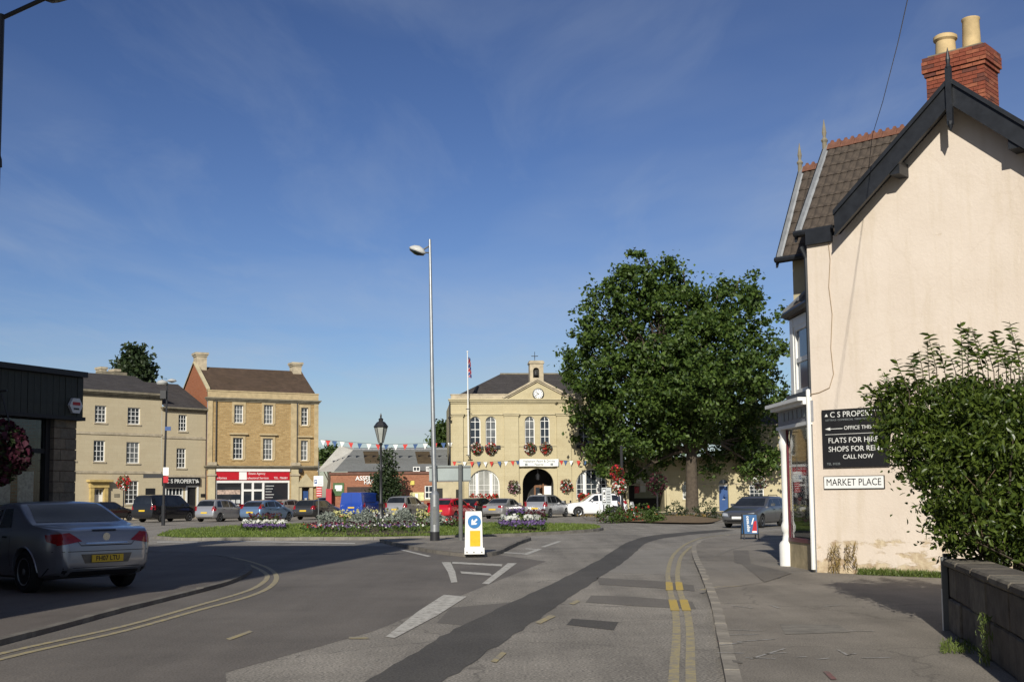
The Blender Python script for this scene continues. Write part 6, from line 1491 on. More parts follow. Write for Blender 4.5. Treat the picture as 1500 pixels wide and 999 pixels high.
car('estate', 'dark grey estate car driving towards the junction beside the shop bay', PAINT['grey'], at_px(1107, 771.5), 212, 1.0, name='driving_car', rails=True)
# ---- near convertible coupe on the left pavement
AZ_ = -47
wl = G(42, 867, KZ)
c_ = CAR['coupe']; h_ = Vector((math.sin(R(AZ_)), math.cos(R(AZ_)))); lft = Vector((-h_.y, h_.x))
rearx = c_['L'] / 2 - c_['ax'][1]
ctr = wl.xy - h_ * rearx - lft * (c_['W'] / 2 - .1)
ast, abody, abvh = car('coupe', 'silver-blue convertible coupe with red lamps parked in the shade on the left pavement', PAINT['astra'], (ctr.x, ctr.y, KZ), AZ_, 1.06)
L_ = c_['L']; hw = c_['W'] / 2
for ch_ in list(ast.children):
    if ch_.name.split('.')[0] in ('rear_number_plate', 'taillight'): bpy.data.objects.remove(ch_)
for s in (1, -1):
    car_patch(abvh, [(.40 * s, .80), (.76 * s, .74), (.80 * s, .91), (.58 * s, .925)], 'x', 'taillight', M_TAIL, ast, 10, 6, .008, -1)
    q = [(-L_ / 2 + .09, .755), (-L_ / 2 + .30, .80), (-L_ / 2 + .36, .90), (-L_ / 2 + .12, .91)]
    car_patch(abvh, q, 'y', 'taillight', M_TAIL, ast, 6, 4, .008, s)
    car_patch(abvh, [(-L_ / 2 + .03, .555), (-L_ / 2 + .62, .56), (-L_ / 2 + .62, .58), (-L_ / 2 + .03, .578)], 'y', 'bumper_crease', PAINT['astra'], ast, 6, 1, .012, s)
    # wheel arch lips
    for ax in c_['ax']:
        pts = []
        for k in range(17):
            t = math.pi * (k / 16); x = L_ / 2 - ax + (c_['r'] + .062) * math.cos(t); z = c_['r'] + (c_['r'] + .062) * math.sin(t)
            h, nn, _, _ = abvh.ray_cast(Vector((x, 3 * s, z)), Vector((0, -s, 0)))
            pts.append((x, (h.y if h else s * hw), z))
        MB().tube(pts, .016, 6).build('arch_lip', PAINT['astra'], ast, 60)
for s in (1, -1): car_patch(abvh, [(.41 * s, .73), (.422 * s, .73), (.60 * s, .93), (.588 * s, .93)], 'x', 'boot_seam', M_TRIM, ast, 1, 8, .004, -1)
car_patch(abvh, [(-.80, .640), (.80, .640), (.80, .650), (-.80, .650)], 'x', 'bumper_seam', M_TRIM, ast, 16, 1, .004, -1)
car_patch(abvh, [(-.42, .725), (.42, .725), (.42, .74), (-.42, .74)], 'x', 'boot_seam', M_TRIM, ast, 10, 1, .004, -1)
car_patch(abvh, [(-.36, .755), (.36, .755), (.33, .775), (-.33, .775)], 'x', 'chrome_strip', M_CHROME, ast, 10, 1, .012, -1)
car_patch(abvh, [(-.36, .46), (.36, .46), (.42, .60), (-.42, .60)], 'x', 'plate_recess', M_KERBD, ast, 6, 2, .004, -1)
pl = MB().box(-L_ / 2 - .035, -L_ / 2 - .012, -.26, .26, .475, .585).build('rear_number_plate', M_PLY, ast)
text('FH07 LTU', 'plate_lettering', .105, M_BLACK, pl, Matrix.Translation((-L_ / 2 - .036, 0, .53)) @ Matrix.Rotation(R(-90), 4, 'Z') @ Matrix.Rotation(R(90), 4, 'X'), depth=.002, bold=True, xs=.88)
h, nn, _, _ = abvh.ray_cast(Vector((-4, 0, .86)), Vector((1, 0, 0)))
MB().lathe([(.045, 0), (.06, 0), (.06, .014), (.045, .014)], n=20, M=Matrix.Translation(h) @ Matrix.Rotation(R(-90), 4, 'Y')).box(-.006, .006, -.045, .045, .002, .010, M=Matrix.Translation(h) @ Matrix.Rotation(R(-90), 4, 'Y') @ Matrix.Rotation(R(40), 4, 'Z')).build('badge', M_CHROME, ast)
car_patch(abvh, [(-.20, .945), (.20, .945), (.20, .965), (-.20, .965)], 'x', 'high_brake_light', M_TRIM, ast, 6, 1, .01, -1)
car_patch(abvh, [(-hw * .9, .27), (hw * .9, .27), (hw * .9, .40), (-hw * .9, .40)], 'x', 'lower_bumper', M_TRIM, ast, 12, 2, .006, -1)
# ================================================================= trees and plants
M_BARK = mat('tree_bark', (0.075, 0.058, 0.042), 0.95, 0.35, 4, 0.6, 12)
M_LEAF = leafmat('plane_leaf', (0.020, 0.046, 0.008), (0.095, 0.145, 0.026), 0.25, 0.5)
M_LEAFD = leafmat('dark_evergreen_leaf', (0.016, 0.030, 0.012), (0.040, 0.060, 0.020), 0.15)
M_LEAFM = leafmat('mid_leaf', (0.03, 0.06, 0.012), (0.08, 0.12, 0.03), 0.25)
M_LAUREL = leafmat('laurel_leaf', (0.022, 0.042, 0.007), (0.105, 0.145, 0.022), 0.30, 0.35)
M_SILV = leafmat('silver_leaf', (0.16, 0.19, 0.16), (0.34, 0.37, 0.31), 0.2)
M_FOL = leafmat('bedding_leaf', (0.035, 0.06, 0.012), (0.09, 0.14, 0.03), 0.25)
M_PET = {k: leafmat(k + '_petal', a, b, 0.25, 0.7) for k, a, b in (('red', (0.42, 0.012, 0.02), (0.62, 0.04, 0.035)), ('white', (0.62, 0.62, 0.55), (0.78, 0.78, 0.72)), ('purple', (0.10, 0.05, 0.17), (0.22, 0.15, 0.32)), ('yellow', (0.50, 0.46, 0.14), (0.68, 0.66, 0.32)), ('pink', (0.34, 0.10, 0.16), (0.55, 0.30, 0.36)), ('maroon', (0.03, 0.006, 0.012), (0.075, 0.012, 0.03)), ('bronze', (0.05, 0.012, 0.02), (0.11, 0.03, 0.035)))}
def clumped(blobs, nclump, per, spread, seed, shell=0.5):
    rs = np.random.RandomState(seed)
    c = blobpts(blobs, nclump, seed, shell)
    k = np.repeat(np.arange(nclump), per)
    return c[k] + rs.normal(size=(len(k), 3)) * spread * rs.uniform(0.6, 1.3, nclump)[k][:, None] * np.array([1, 1, 0.75])
def limbs(mb, base, top, r0, targets, seed):
    rs = random.Random(seed)
    mid = base.lerp(top, 0.5) + Vector((rs.uniform(-.1, .1), rs.uniform(-.1, .1), 0))
    mb.tube([base + Vector((0, 0, -0.1)), base + Vector((0, 0, 0.25)), base.lerp(top, .3), mid, top], [r0 * 1.55, r0 * 1.12, r0, r0 * .92, r0 * .8], 12)
    for t in targets:
        st = base.lerp(top, rs.uniform(.72, 1.0)); t = Vector(t)
        m1 = st.lerp(t, .35) + Vector((rs.uniform(-.4, .4), rs.uniform(-.4, .4), rs.uniform(.1, .7))); m2 = st.lerp(t, .7) + Vector((rs.uniform(-.4, .4), rs.uniform(-.4, .4), rs.uniform(.1, .6)))
        mb.tube([st, m1, m2, t], [r0 * .42, r0 * .3, r0 * .18, r0 * .06], 7)
        for _ in range(3):
            e = m2 + Vector((rs.uniform(-2, 2), rs.uniform(-2, 2), rs.uniform(-.6, 1.6))); mb.tube([m1.lerp(m2, rs.random()), m2.lerp(e, .5) + Vector((0, 0, .2)), e], [r0 * .14, r0 * .09, r0 * .03], 5)
YT = 95.5
bt_ = G(1014, 756.5); bt_.y = YT; bt_.x = P(1014, 750, YT).x; bt_.z = 0.25
tr = thing('plane_tree', 'large spreading green tree beside the town hall with leafy crown', 'tree', (bt_.x, bt_.y, 0.25))
rs = random.Random(11)
BL = []
for px, py, rp_ in ((928, 432, 46), (928, 392, 20), (938, 378, 10), (962, 402, 28), (975, 390, 14), (882, 470, 34), (905, 520, 62), (860, 545, 33), (842, 520, 12), (980, 480, 72), (1072, 452, 44), (1088, 418, 17), (1060, 428, 20), (1030, 442, 30), (1122, 500, 34), (1138, 468, 15), (1040, 545, 88), (940, 595, 78), (868, 605, 38), (1100, 575, 55), (1126, 625, 30), (893, 655, 36), (955, 650, 42), (1055, 630, 62), (1112, 668, 34), (1010, 590, 78), (880, 430, 14), (848, 498, 14), (1000, 655, 30), (1060, 680, 22), (1120, 690, 16), (920, 690, 16), (998, 425, 22)):
    for k in range(2 if rp_ > 30 else 1):
        dy_ = rs.uniform(-1, 1) * 3.6 * (0.5 + rp_ / 130) * (0.6 if py > 560 else 1) + max(0, min(4.0, (py - 540) / 30)) - 1.0; p = P(px, py, YT + dy_); BL.append((p.x - bt_.x, p.y - bt_.y, p.z - 0.25, rp_ / FPX * YT * 0.90))
for px, py, rp_ in ((932, 368, 7), (922, 375, 8), (945, 385, 9), (868, 424, 8), (872, 440, 10), (842, 488, 8), (830, 525, 9), (836, 560, 9), (832, 590, 8), (850, 640, 9), (872, 668, 10), (1098, 408, 8), (1078, 405, 8), (1104, 430, 7), (1118, 452, 9), (1148, 462, 9), (1152, 500, 8), (1000, 396, 9), (985, 382, 8), (1042, 408, 9), (905, 400, 8), (895, 425, 9), (885, 690, 9), (912, 700, 9), (940, 692, 9), (1085, 695, 10), (1132, 690, 9), (1040, 690, 10), (1118, 706, 7), (855, 455, 7), (1062, 404, 7)):
    p = P(px, py, YT + rs.uniform(-2, 2) + (3 if py > 600 else 0)); BL.append((p.x - bt_.x, p.y - bt_.y, p.z - 0.25, rp_ / FPX * YT * 1.15))
mb = MB(); limbs(mb, Vector((0, 0, -0.15)), Vector((0.1, 0, 6.0)), 0.50, [(b[0] * .85, b[1] * .85, b[2]) for b in BL[::3]], 4)
mb.build('trunk', M_BARK, tr, 60)
lp = np.vstack([clumped(BL, 1150, 58, 0.36, 21, 0.78), clumped([(b[0], b[1], b[2], b[3] * .62) for b in BL], 380, 36, 0.6, 22, 0.2)])
leafmesh('crown', lp, 0.33, M_LEAF, tr, 23, 'stuff', up=0.35, aspect=0.7)
def simple_tree(label, px, py_base, Y, blobs, n, size, mate, seed, trunk_r=0.15, cat='tree', name='tree', zb=0.0, group=None):
    b = P(px, py_base, Y); o = thing(name, label, cat, (b.x, b.y, zb), group=group)
    B = []
    for x, y, r_ in blobs:
        p = P(x, y, Y + random.uniform(-.4, .4) * r_ / FPX * Y); B.append((p.x - b.x, p.y - b.y, p.z - zb, r_ / FPX * Y))
    top = Vector(max(B, key=lambda q: q[2])[:3])
    mb = MB(); mb.tube([(0, 0, 0), (top.x * .2, 0, top.z * .3), (top.x * .6, top.y * .5, top.z * .7), top], [trunk_r * 1.3, trunk_r, trunk_r * .6, trunk_r * .1], 8)
    for q in B: mb.tube([(top.x * .3, 0, min(q[2], top.z) * .6), (q[0] * .6, q[1] * .6, q[2] * .85), q[:3]], [trunk_r * .4, trunk_r * .25, trunk_r * .08], 5)
    mb.build('trunk', M_BARK, o, 60)
    leafmesh('crown', clumped(B, n // 22, 22, size * 1.1, seed, .45), size, mate, o, seed + 1, 'stuff', up=0.3, aspect=0.65)
    return o
simple_tree('slender young tree in front of the assembly hall beside black lantern post', 566, 752, 92, [(566, 700, 15), (560, 718, 15), (574, 725, 14), (569, 680, 11), (567, 665, 6), (580, 712, 10), (554, 706, 9), (550, 722, 7)], 5200, 0.22, M_LEAFD, 31, 0.09)
simple_tree('dark evergreen rising behind the slate roof of the Georgian house', 197, 745, 125, [(197, 525, 12), (190, 540, 13), (205, 540, 12), (196, 552, 18), (212, 550, 8), (183, 532, 7), (198, 515, 6)], 4200, 0.5, M_LEAFD, 33, 0.3)
simple_tree('dark tree rising behind the left corner of the town hall', 652, 745, 135, [(652, 635, 12), (645, 645, 10), (660, 632, 10), (648, 628, 6)], 1800, 0.45, M_LEAFM, 35, 0.25)
simple_tree('light green tree behind the pale end of the hall roof', 478, 745, 140, [(478, 668, 10), (468, 675, 9), (488, 662, 7)], 1200, 0.45, M_LEAFM, 37, 0.2)
simple_tree('light tree top rising behind the town hall roof beside the big tree', 838, 745, 135, [(842, 566, 8), (830, 572, 6)], 700, 0.4, M_LEAFM, 39, 0.2)

# ----- laurel hedge and low stone wall on the right
hg_ = P(1450, 850, 12.7)
hedge = thing('laurel_hedge', 'big glossy laurel hedge with upright shoots above the low stone wall', 'hedge', (hg_.x, hg_.y, 0.1))
HB = []
for px, py, Y, r_ in ((1395, 634, 14.4, .66), (1470, 655, 13.8, .76), (1338, 606, 14.8, .42), (1430, 614, 14.8, .52), (1505, 705, 13.2, .72), (1430, 705, 13.6, .60), (1500, 618, 14.4, .58), (1575, 690, 13.8, 1.0), (1308, 592, 15.0, .27), (1360, 668, 14.2, .42), (1395, 735, 13.8, .36), (1560, 760, 13.0, .7), (1460, 760, 13.0, .40), (1318, 640, 14.6, .26), (1640, 680, 13.6, 1.0), (1405, 775, 13.7, .26), (1440, 792, 13.5, .28), (1490, 800, 13.2, .3)):
    p = P(px, py, Y - 0.9); r_ *= 0.94; HB.append((p.x - hg_.x, p.y - hg_.y, p.z - 0.1, r_))
mb = MB(); rr_ = random.Random(3)
for k in range(46):
    b = rr_.choice(HB); e = Vector(b[:3]) + Vector((rr_.uniform(-1, 1), rr_.uniform(-1, 1), rr_.uniform(-1, 1))) * b[3] * .8
    s_ = Vector((rr_.uniform(-.1, .9), rr_.uniform(-.3, .5), rr_.uniform(.0, .3))); mb.tube([s_, s_.lerp(e, .5) + Vector((rr_.uniform(-.2, .2), 0, .15)), e], [.022, .014, .005], 5)
mb.build('stem', M_BARK, hedge)
lp = np.vstack([clumped(HB, 1900, 22, 0.08, 41, 0.78), clumped(HB, 900, 13, 0.14, 42, 0.3)])
leafmesh('foliage', lp, 0.071, M_LAUREL, hedge, 43, 'stuff', shape='leaf', up=0.25, aspect=0.42)
shp = []; sha = []; mbs = MB(); rsn = np.random.RandomState(8)
for px, py, Y, h_px in ((1340, 560, 14.8, 45), (1372, 540, 14.7, 55), (1352, 545, 14.8, 35), (1418, 530, 14.7, 52), (1447, 535, 14.7, 50), (1432, 525, 14.6, 30), (1462, 530, 14.5, 32), (1492, 525, 14.4, 55), (1305, 575, 15.0, 28), (1318, 580, 15, 25), (1290, 590, 15, 20), (1400, 545, 14.8, 25), (1480, 540, 14.3, 22), (1325, 570, 14.9, 18), (1332, 575, 14.6, 52), (1362, 560, 14.9, 62), (1385, 550, 14.6, 48), (1410, 540, 14.8, 70), (1440, 545, 14.5, 66), (1474, 540, 14.6, 58), (1456, 545, 14.3, 40), (1498, 540, 14.2, 62), (1312, 585, 14.8, 38), (1296, 592, 14.9, 30), (1282, 596, 15, 24), (1345, 565, 14.5, 40), (1425, 550, 14.3, 45), (1486, 550, 14.0, 44)):
    Y -= 0.9; b = P(px, py, Y) - Vector((hg_.x, hg_.y, 0.1)); h = h_px / FPX * Y; lean = Vector((rsn.uniform(-.16, .05) - (.12 if px < 1330 else 0), rsn.uniform(-.08, .08), 0))
    tip = b + lean + Vector((0, 0, h)); b0 = b - Vector((0, 0, .35)); mbs.tube([b0, b, tip], [.008, .006, .002], 5)
    for k in range(int(h / .024)):
        t = k / (h / .024); p = b.lerp(tip, t); s = -1 if k % 2 else 1
        a = Vector((s * .85 + rsn.uniform(-.3, .3), rsn.uniform(-.9, .9), .28)).normalized(); shp.append(p + a * .045 * (1.3 - t * .5)); sha.append(a * 3)
mbs.build('shoot', M_BARK, hedge)
leafmesh('shoot_leaves', [tuple(p) for p in shp], 0.115, M_LAUREL, hedge, 44, 'stuff', shape='leaf', up=0.6, aspect=0.34, axis=np.array([tuple(a) for a in sha]))
mb = MB(); rr_ = random.Random(5)
for k in range(60):
    b = P(1455 + rr_.uniform(-25, 30), 770 + rr_.uniform(-40, 40), 12.2 + rr_.uniform(0, .3)) - Vector((hg_.x, hg_.y, 0.1)); e = b + Vector((rr_.uniform(-.35, .25), rr_.uniform(-.2, .1), rr_.uniform(.15, .5))); mb.tube([b, b.lerp(e, .5) + Vector((0, 0, .03)), e], [.006, .005, .002], 4)
mb.build('dead_twig', mat('dry_twig', (0.16, 0.11, 0.07), 0.9, 0.2, 8), hedge)
# wall of big blocks
w0 = G(1392, 924, KZ); w1 = G(1492, 999, KZ); dw = (w1 - w0).xy.normalized(); Lw = 9.0
lw = thing('garden_wall', 'low weathered grey stone block wall below the laurel hedge', 'wall', (w0.x, w0.y, KZ), math.atan2(dw.y, dw.x))
M_WST = [mat('weathered_wall_stone', (0.105, 0.09, 0.07), 0.95, 0.4, 5, 0.6, 25), mat('lichened_wall_stone', (0.145, 0.128, 0.098), 0.95, 0.45, 5, 0.6, 25)]
MB().box(0.02, Lw, 0.03, 0.30, 0, 0.72).build('wall_core', M_MORT, lw)
zc_ = 0
for hh, lens in ((0.36, (0.8, 1.0, 0.7, 1.1)), (0.34, (0.45, 0.95, 0.85, 1.05))):
    x = 0; k = 0
    while x < Lw - 0.1:
        l_ = lens[k % 4] * random.uniform(.9, 1.1); dy = random.uniform(-.02, .012)
        mb = MB().box(x + .008, min(x + l_, Lw) - .008, dy, .32, zc_ + .006, zc_ + hh - .006)
        me = mb.mesh('wall_stone', random.choice(M_WST)); bm = bmesh.new(); bm.from_mesh(me); bmesh.ops.bevel(bm, geom=bm.edges, offset=.015, segments=1, affect='EDGES'); bm.to_mesh(me); bm.free()
        put('wall_stone', me, lw); x += l_; k += 1
    zc_ += hh
x = -.03
while x < Lw:
    me = MB().box(x + .006, x + .88, -.05, .36, zc_ + .004, zc_ + .085).mesh('coping_stone', random.choice(M_WST)); bm = bmesh.new(); bm.from_mesh(me); bmesh.ops.bevel(bm, geom=bm.edges, offset=.02, segments=1, affect='EDGES'); bm.to_mesh(me); bm.free()
    put('coping_stone', me, lw); x += .9
gp_ = thing('gate_post', 'thin pale metal post at the end of the low garden wall', 'post', (w0.x - dw.x * .06, w0.y - dw.y * .06, KZ), math.atan2(dw.y, dw.x))
MB().box(-.03, .03, -.06, .0, 0, .80).build('post', M_GREYP, gp_); MB().box(-.15, -.04, -.02, .06, 0, .83).build('timber', M_TRIM, gp_)
MB().box(-.028, .028, -.066, -.06, 0.0, .45).build('paint_strip', M_WHITE, gp_)
# weeds at wall foot
def tuft(label, pts, size, mate, name='weeds', cat='weeds', z=KZ, up=1.0, seed=3):
    c = pts[0]; o = thing(name, label, cat, (c[0], c[1], z)); lp = [(p[0] - c[0], p[1] - c[1], p[2] - z) for p in pts]
    leafmesh('blades', lp, size, mate, o, seed, 'stuff', axis=np.tile([[0, 0, 1.1]], (len(lp), 1)), aspect=.12); return o
M_DRY = leafmat('dry_weed', (0.16, 0.11, 0.035), (0.28, 0.20, 0.07), .2)
M_WEED = leafmat('green_weed', (0.07, 0.11, 0.02), (0.16, 0.20, 0.05), .3)
pts = []
for k in range(260):
    x = random.choice((.35, .5, .68, .82, .45)) + random.gauss(0, .035); h = random.uniform(.02, .55); p = FP.w(x, -.07 - random.random() * .08, KZ + h); pts.append(tuple(p))
tuft('dry brown stalks growing against the foot of the peach wall', pts, .13, M_DRY, 'dry_weeds')
pts = [tuple(FP.w(random.uniform(.9, 2.5), -.05 - random.random() * .16, KZ + random.uniform(.0, .10))) for k in range(1500)]
tuft('strip of green weeds along the peach wall foot', pts, .11, M_WEED, seed=5)
pts = []
for k in range(500):
    g_ = G(1378 + random.random() * 62, 958 - random.random() * 16, KZ); pts.append((g_.x, g_.y, KZ + random.uniform(0, .05)))
tuft('small patch of grass on the pavement by the garden wall', pts, .07, M_WEED, 'grass_tuft', 'grass', seed=6)
pts = []
for k in range(160):
    p = w0 + Vector((dw.x, dw.y, 0)) * random.uniform(2.55, 2.75) + Vector((-.10, 0, 0)); pts.append((p.x + random.gauss(0, .02), p.y + random.gauss(0, .02), KZ + random.uniform(0, .45)))
tuft('tall thin weed growing against the garden wall', pts, .08, M_WEED, seed=7)

# ----- flower beds on the lawn
def bed(label, pl, name='flower_bed'):
    g_ = [G(x, y, .2) for x, y in pl]; c = sum(g_, Vector()) / len(g_); o = thing(name, label, 'flower bed', (c.x, c.y, .15))
    q = [Vector((p.x - c.x, p.y - c.y, 0)) for p in g_]; q = catmull(q + [q[0]], 4)[:-1]
    v, f = mound(q, .12, 0.02, 4); MB().add(v, f).build('soil', M_SOIL, o, 60); return o, c
def flowers(o, c, lst, seed):
    for i, (col, x0, x1, y0, y1, n, h0, h1, sz) in enumerate(lst):
        rs = np.random.RandomState(seed + i); p = []; fo = []
        for k in range(n):
            g_ = G(rs.uniform(x0, x1), rs.uniform(y0, y1), .2); h = rs.uniform(h0, h1); p.append((g_.x - c.x, g_.y - c.y, h + .1)); 
            for _ in range(2): fo.append((g_.x - c.x + rs.normal() * .07, g_.y - c.y + rs.normal() * .07, rs.uniform(0.05, h + .06)))
        leafmesh('foliage', fo, .15, M_FOL, o, seed + i + 50, 'stuff', aspect=.6)
        leafmesh('flowers', p, sz, M_PET[col], o, seed + i, 'stuff', up=.5, aspect=.95)
b1_, c1b = bed('long flower bed of white, yellow and purple flowers round the lantern post', [(440, 776), (470, 780.5), (540, 781.5), (610, 781), (645, 777), (640, 769), (560, 766), (470, 768)])
flowers(b1_, c1b, [('purple', 450, 615, 777, 780, 130, .12, .26, .09), ('pink', 455, 615, 777, 780, 60, .12, .28, .085), ('white', 450, 620, 777, 780, 60, .15, .28, .085), ('red', 444, 500, 776, 780, 25, .1, .25, .09), ('yellow', 488, 515, 769, 774, 80, .4, .72, .10), ('white', 545, 575, 769, 775, 60, .3, .65, .10), ('yellow', 610, 642, 769, 773, 80, .35, .62, .10), ('yellow', 485, 640, 768, 770, 110, .4, .75, .12), ('maroon', 440, 640, 775, 777, 150, .15, .3, .12)], 100)
SILV_G = 'silver-leaved shrubs in the flower bed'
for i, (px, py, r_, l) in enumerate(((480, 774, .62, 'silver-leaved shrub in the flower bed beside dark grey estate car'), (532, 774.5, .68, 'silver-leaved shrub in the flower bed below the blue van'), (588, 774.5, .72, 'silver-leaved shrub in the flower bed before the silver people carrier'), (638, 772.5, .5, 'small silver-leaved shrub behind the tall steel column'))):
    g_ = G(px, py, .2); o = thing('silver_shrub', l, 'shrub', (g_.x, g_.y, .2), group=SILV_G)
    B = [(0, 0, r_ * .55, r_ * .7), (-r_ * .5, .1, r_ * .4, r_ * .5), (r_ * .5, 0, r_ * .42, r_ * .5), (0, .3, r_ * .4, r_ * .6), (.2, -.1, r_ * .7, r_ * .45)]
    B = [(a, b, max(c, .15), d) for a, b, c, d in B]
    leafmesh('foliage', clumped(B, 110, 15, .07, 60 + i, .6), .11, M_SILV, o, 61 + i, 'stuff', aspect=.4)
    MB().tube([(0, 0, -.05), (0, 0, r_ * .5)], .03, 5).build('stem', M_BARK, o)
b2, c2b = bed('flower bed of white and lavender flowers before the town hall doorway', [(728, 773), (760, 776), (800, 774.5), (798, 768), (765, 766), (735, 768)])
flowers(b2, c2b, [('purple', 730, 798, 771, 775.5, 380, .10, .25, .11), ('white', 734, 760, 768, 771, 130, .25, .42, .15), ('white', 768, 792, 768, 771, 110, .25, .42, .15), ('purple', 742, 768, 766, 767.5, 160, .45, .72, .12), ('bronze', 770, 800, 766, 768, 120, .3, .62, .13), ('yellow', 735, 790, 768, 770, 50, .2, .35, .1)], 200)
b3, c3b = bed('small flower bed of white and lilac flowers before the pale blue hatchback', [(352, 774), (385, 777.5), (420, 776), (418, 771), (385, 769), (358, 770)])
flowers(b3, c3b, [('white', 355, 420, 772, 773.5, 150, .16, .30, .14), ('purple', 356, 418, 774, 776.5, 240, .08, .18, .11), ('bronze', 365, 412, 770, 772, 130, .3, .6, .12)], 300)
b4, c4b = bed('low clump of mixed red flowers below the bright red car', [(648, 772), (676, 774), (692, 772), (676, 769)])
flowers(b4, c4b, [('bronze', 650, 690, 770, 773, 120, .1, .45, .12), ('white', 648, 668, 770, 773, 50, .15, .4, .11), ('red', 650, 690, 770, 773, 40, .1, .4, .11)], 400)
# tree bed with litter, low shrubs and red bedding near the arch
tb = [G(x, y, .1) for x, y in ((905, 762.5), (1000, 765), (1044, 764), (1052, 757), (985, 754.5), (920, 757))]
cb = sum(tb, Vector()) / 6; o = thing('tree_bed', 'raised earth bed with fallen leaves round the big tree', 'planting bed', (cb.x, cb.y, .08))
q = catmull([Vector((p.x - cb.x, p.y - cb.y, 0)) for p in tb] + [Vector((tb[0].x - cb.x, tb[0].y - cb.y, 0))], 4)[:-1]; v, f = mound(q, .22, .01, 4); MB().add(v, f).build('earth', M_LITTER, o, 60)
leafmesh('fallen_leaves', [(random.uniform(-5.5, 4), random.uniform(-3, 6), .22 + random.random() * .03) for k in range(500)], .16, M_DRY, o, 9, 'stuff', up=3)
def shrub(label, px, py, r_, mate, pet=None, seed=1, name='low_shrub', Y=None, sq=.7):
    g_ = G(px, py, .2); o = thing(name, label, 'shrub', (g_.x, g_.y, .15))
    B = [(0, 0, r_ * .6 * sq, r_ * .7), (-r_ * .6, 0, r_ * .45 * sq, r_ * .5), (r_ * .6, .1, r_ * .45 * sq, r_ * .5)]
    leafmesh('foliage', clumped(B, 60, 14, .1, seed, .5), .13, mate, o, seed + 1, 'stuff', aspect=.5)
    if pet: leafmesh('flowers', blobpts(B, 55, seed + 2, .9), .14, M_PET[pet], o, seed + 3, 'stuff', aspect=.9)
    return o
shrub('dark low shrub left of the big tree trunk', 990, 757, .9, M_LEAFD, seed=81); shrub('dark low shrub right of the big tree trunk', 1038, 757.5, .9, M_LEAFD, seed=83)
shrub('red bedding plants under the hanging-basket post by white car', 897, 761, .75, M_FOL, 'bronze', 85); shrub('red flowering plants in front of the carriage arch', 940, 760, .85, M_FOL, 'red', 87); shrub('green low plants before the carriage arch', 958, 761, .6, M_FOL, None, 89); shrub('dark red planting beside the arch and standing person', 916, 760, .7, M_FOL, 'bronze', 91)

# ----- hanging baskets and window flowers
def basket(label, world, r_, pets, seed, name='hanging_basket', group=None, chain=.5, n=420, sq=1.1, size=.15, fmate=None):
    o = thing(name, label, 'flower basket', tuple(world), group=group)
    if chain: MB().lathe([(.02, -r_ * .75), (r_ * .4, -r_ * .6), (r_ * .62, -r_ * .2), (r_ * .62, -r_ * .1)], n=12).build('basket', M_IRON, o)
    if chain: MB().tube([(-r_ * .5, 0, -r_ * .1), (0, 0, chain)], .012, 4).tube([(r_ * .5, 0, -r_ * .1), (0, 0, chain)], .012, 4).build('chain', M_IRON, o)
    B = [(0, 0, 0, r_ * .8), (0, 0, -r_ * .5 * sq, r_ * .6), (r_ * .3, 0, -r_ * .2, r_ * .6), (-r_ * .3, 0, -r_ * .3, r_ * .6)]
    leafmesh('foliage', blobpts(B, n, seed, .45), size, fmate or M_FOL, o, seed, 'stuff', aspect=.6)
    for i, p in enumerate(pets): leafmesh('flowers', blobpts(B, n // (1 + len(pets)), seed + 5 + i, .85), size * .95, M_PET[p], o, seed + 6 + i, 'stuff', aspect=.95)
    return o
basket('mixed hanging basket on the town hall wall left of the doorway', FT.w(TX(752, 709), -.45, TZ(711)), .62, ('bronze', 'white', 'pink'), 111)
basket('mixed hanging basket on the town hall wall right of the doorway', FT.w(TX(828.5, 709), -.45, TZ(710)), .62, ('bronze', 'white', 'red'), 113)
WIN = ('first pair of upper windows beside the flagpole', 'upper windows below the clock', 'upper windows behind the tree crown')
k = 0
for (a, b, l) in ((698, 711, WIN[0]), (719, 711, WIN[0]), (776, 0, WIN[1]), (799, 0, WIN[1]), (857, 0, WIN[2]), (879, 0, WIN[2])):
    o = basket(('left-hand' if k % 2 == 0 else 'right-hand') + ' red window flowers under the ' + l, FT.w(TX(a, 655), -.25, TZ(655)), .55, ('red', 'bronze', 'white') if k != 4 else ('bronze', 'white', 'pink'), 120 + 4 * k, 'window_flowers', 'flowers under the upper windows', 0, 460, 1.0, .16); 
    MB().box(-.55, .55, -.12, .22, -.1, .12).build('window_box', M_IRON, o); k += 1
for px0, l, sd in ((686, 'left', 160), (846, 'right', 170)):
    for j in range(4):
        o = basket('red geraniums in the box below the %s arched ground-floor window of the town hall' % l, FT.w(TX(px0 + 6 + j * 11, 727), -.25, TZ(727.5)), .38, ('red', 'red', 'white') if l == 'left' else ('red', 'red'), sd + j, 'window_geranium', 'geraniums below the %s arched window' % l, 0, 300, .8, .16)
        MB().box(-.33, .33, -.1, .25, -.35, -.1).build('window_box', M_IRON, o)
def post_at(name, label, cat, px, py, z0=0.0, h=3, r=.05, mate=M_IRON):
    g_ = G(px, py, z0); o = thing(name, label, cat, (g_.x, g_.y, z0)); MB().tube([(0, 0, 0), (0, 0, h)], r, 8).build('post', mate, o); return o, g_
def zat(g_, px, py): return P(px, py, g_.y).z
o, g_ = post_at('basket_post', 'dark post carrying red flower baskets beside the white car', 'post', 912, 761.5, .09, 4.4, .08)
basket('red flower basket at the top of the dark post by the white car', (g_.x - .3, g_.y, zat(g_, 903, 690)), .5, ('red', 'bronze'), 181, chain=0); basket('trailing red and white flower basket on the dark post by the white car', (g_.x - .15, g_.y - .1, zat(g_, 908, 709)), .48, ('red', 'white'), 184, chain=0, sq=1.6)
o, g_ = post_at('basket_post', 'thin post with round dark flower basket before the carriage arch', 'post', 963.5, 759, .09, zat(G(963.5, 759, .09), 963, 716), .05)
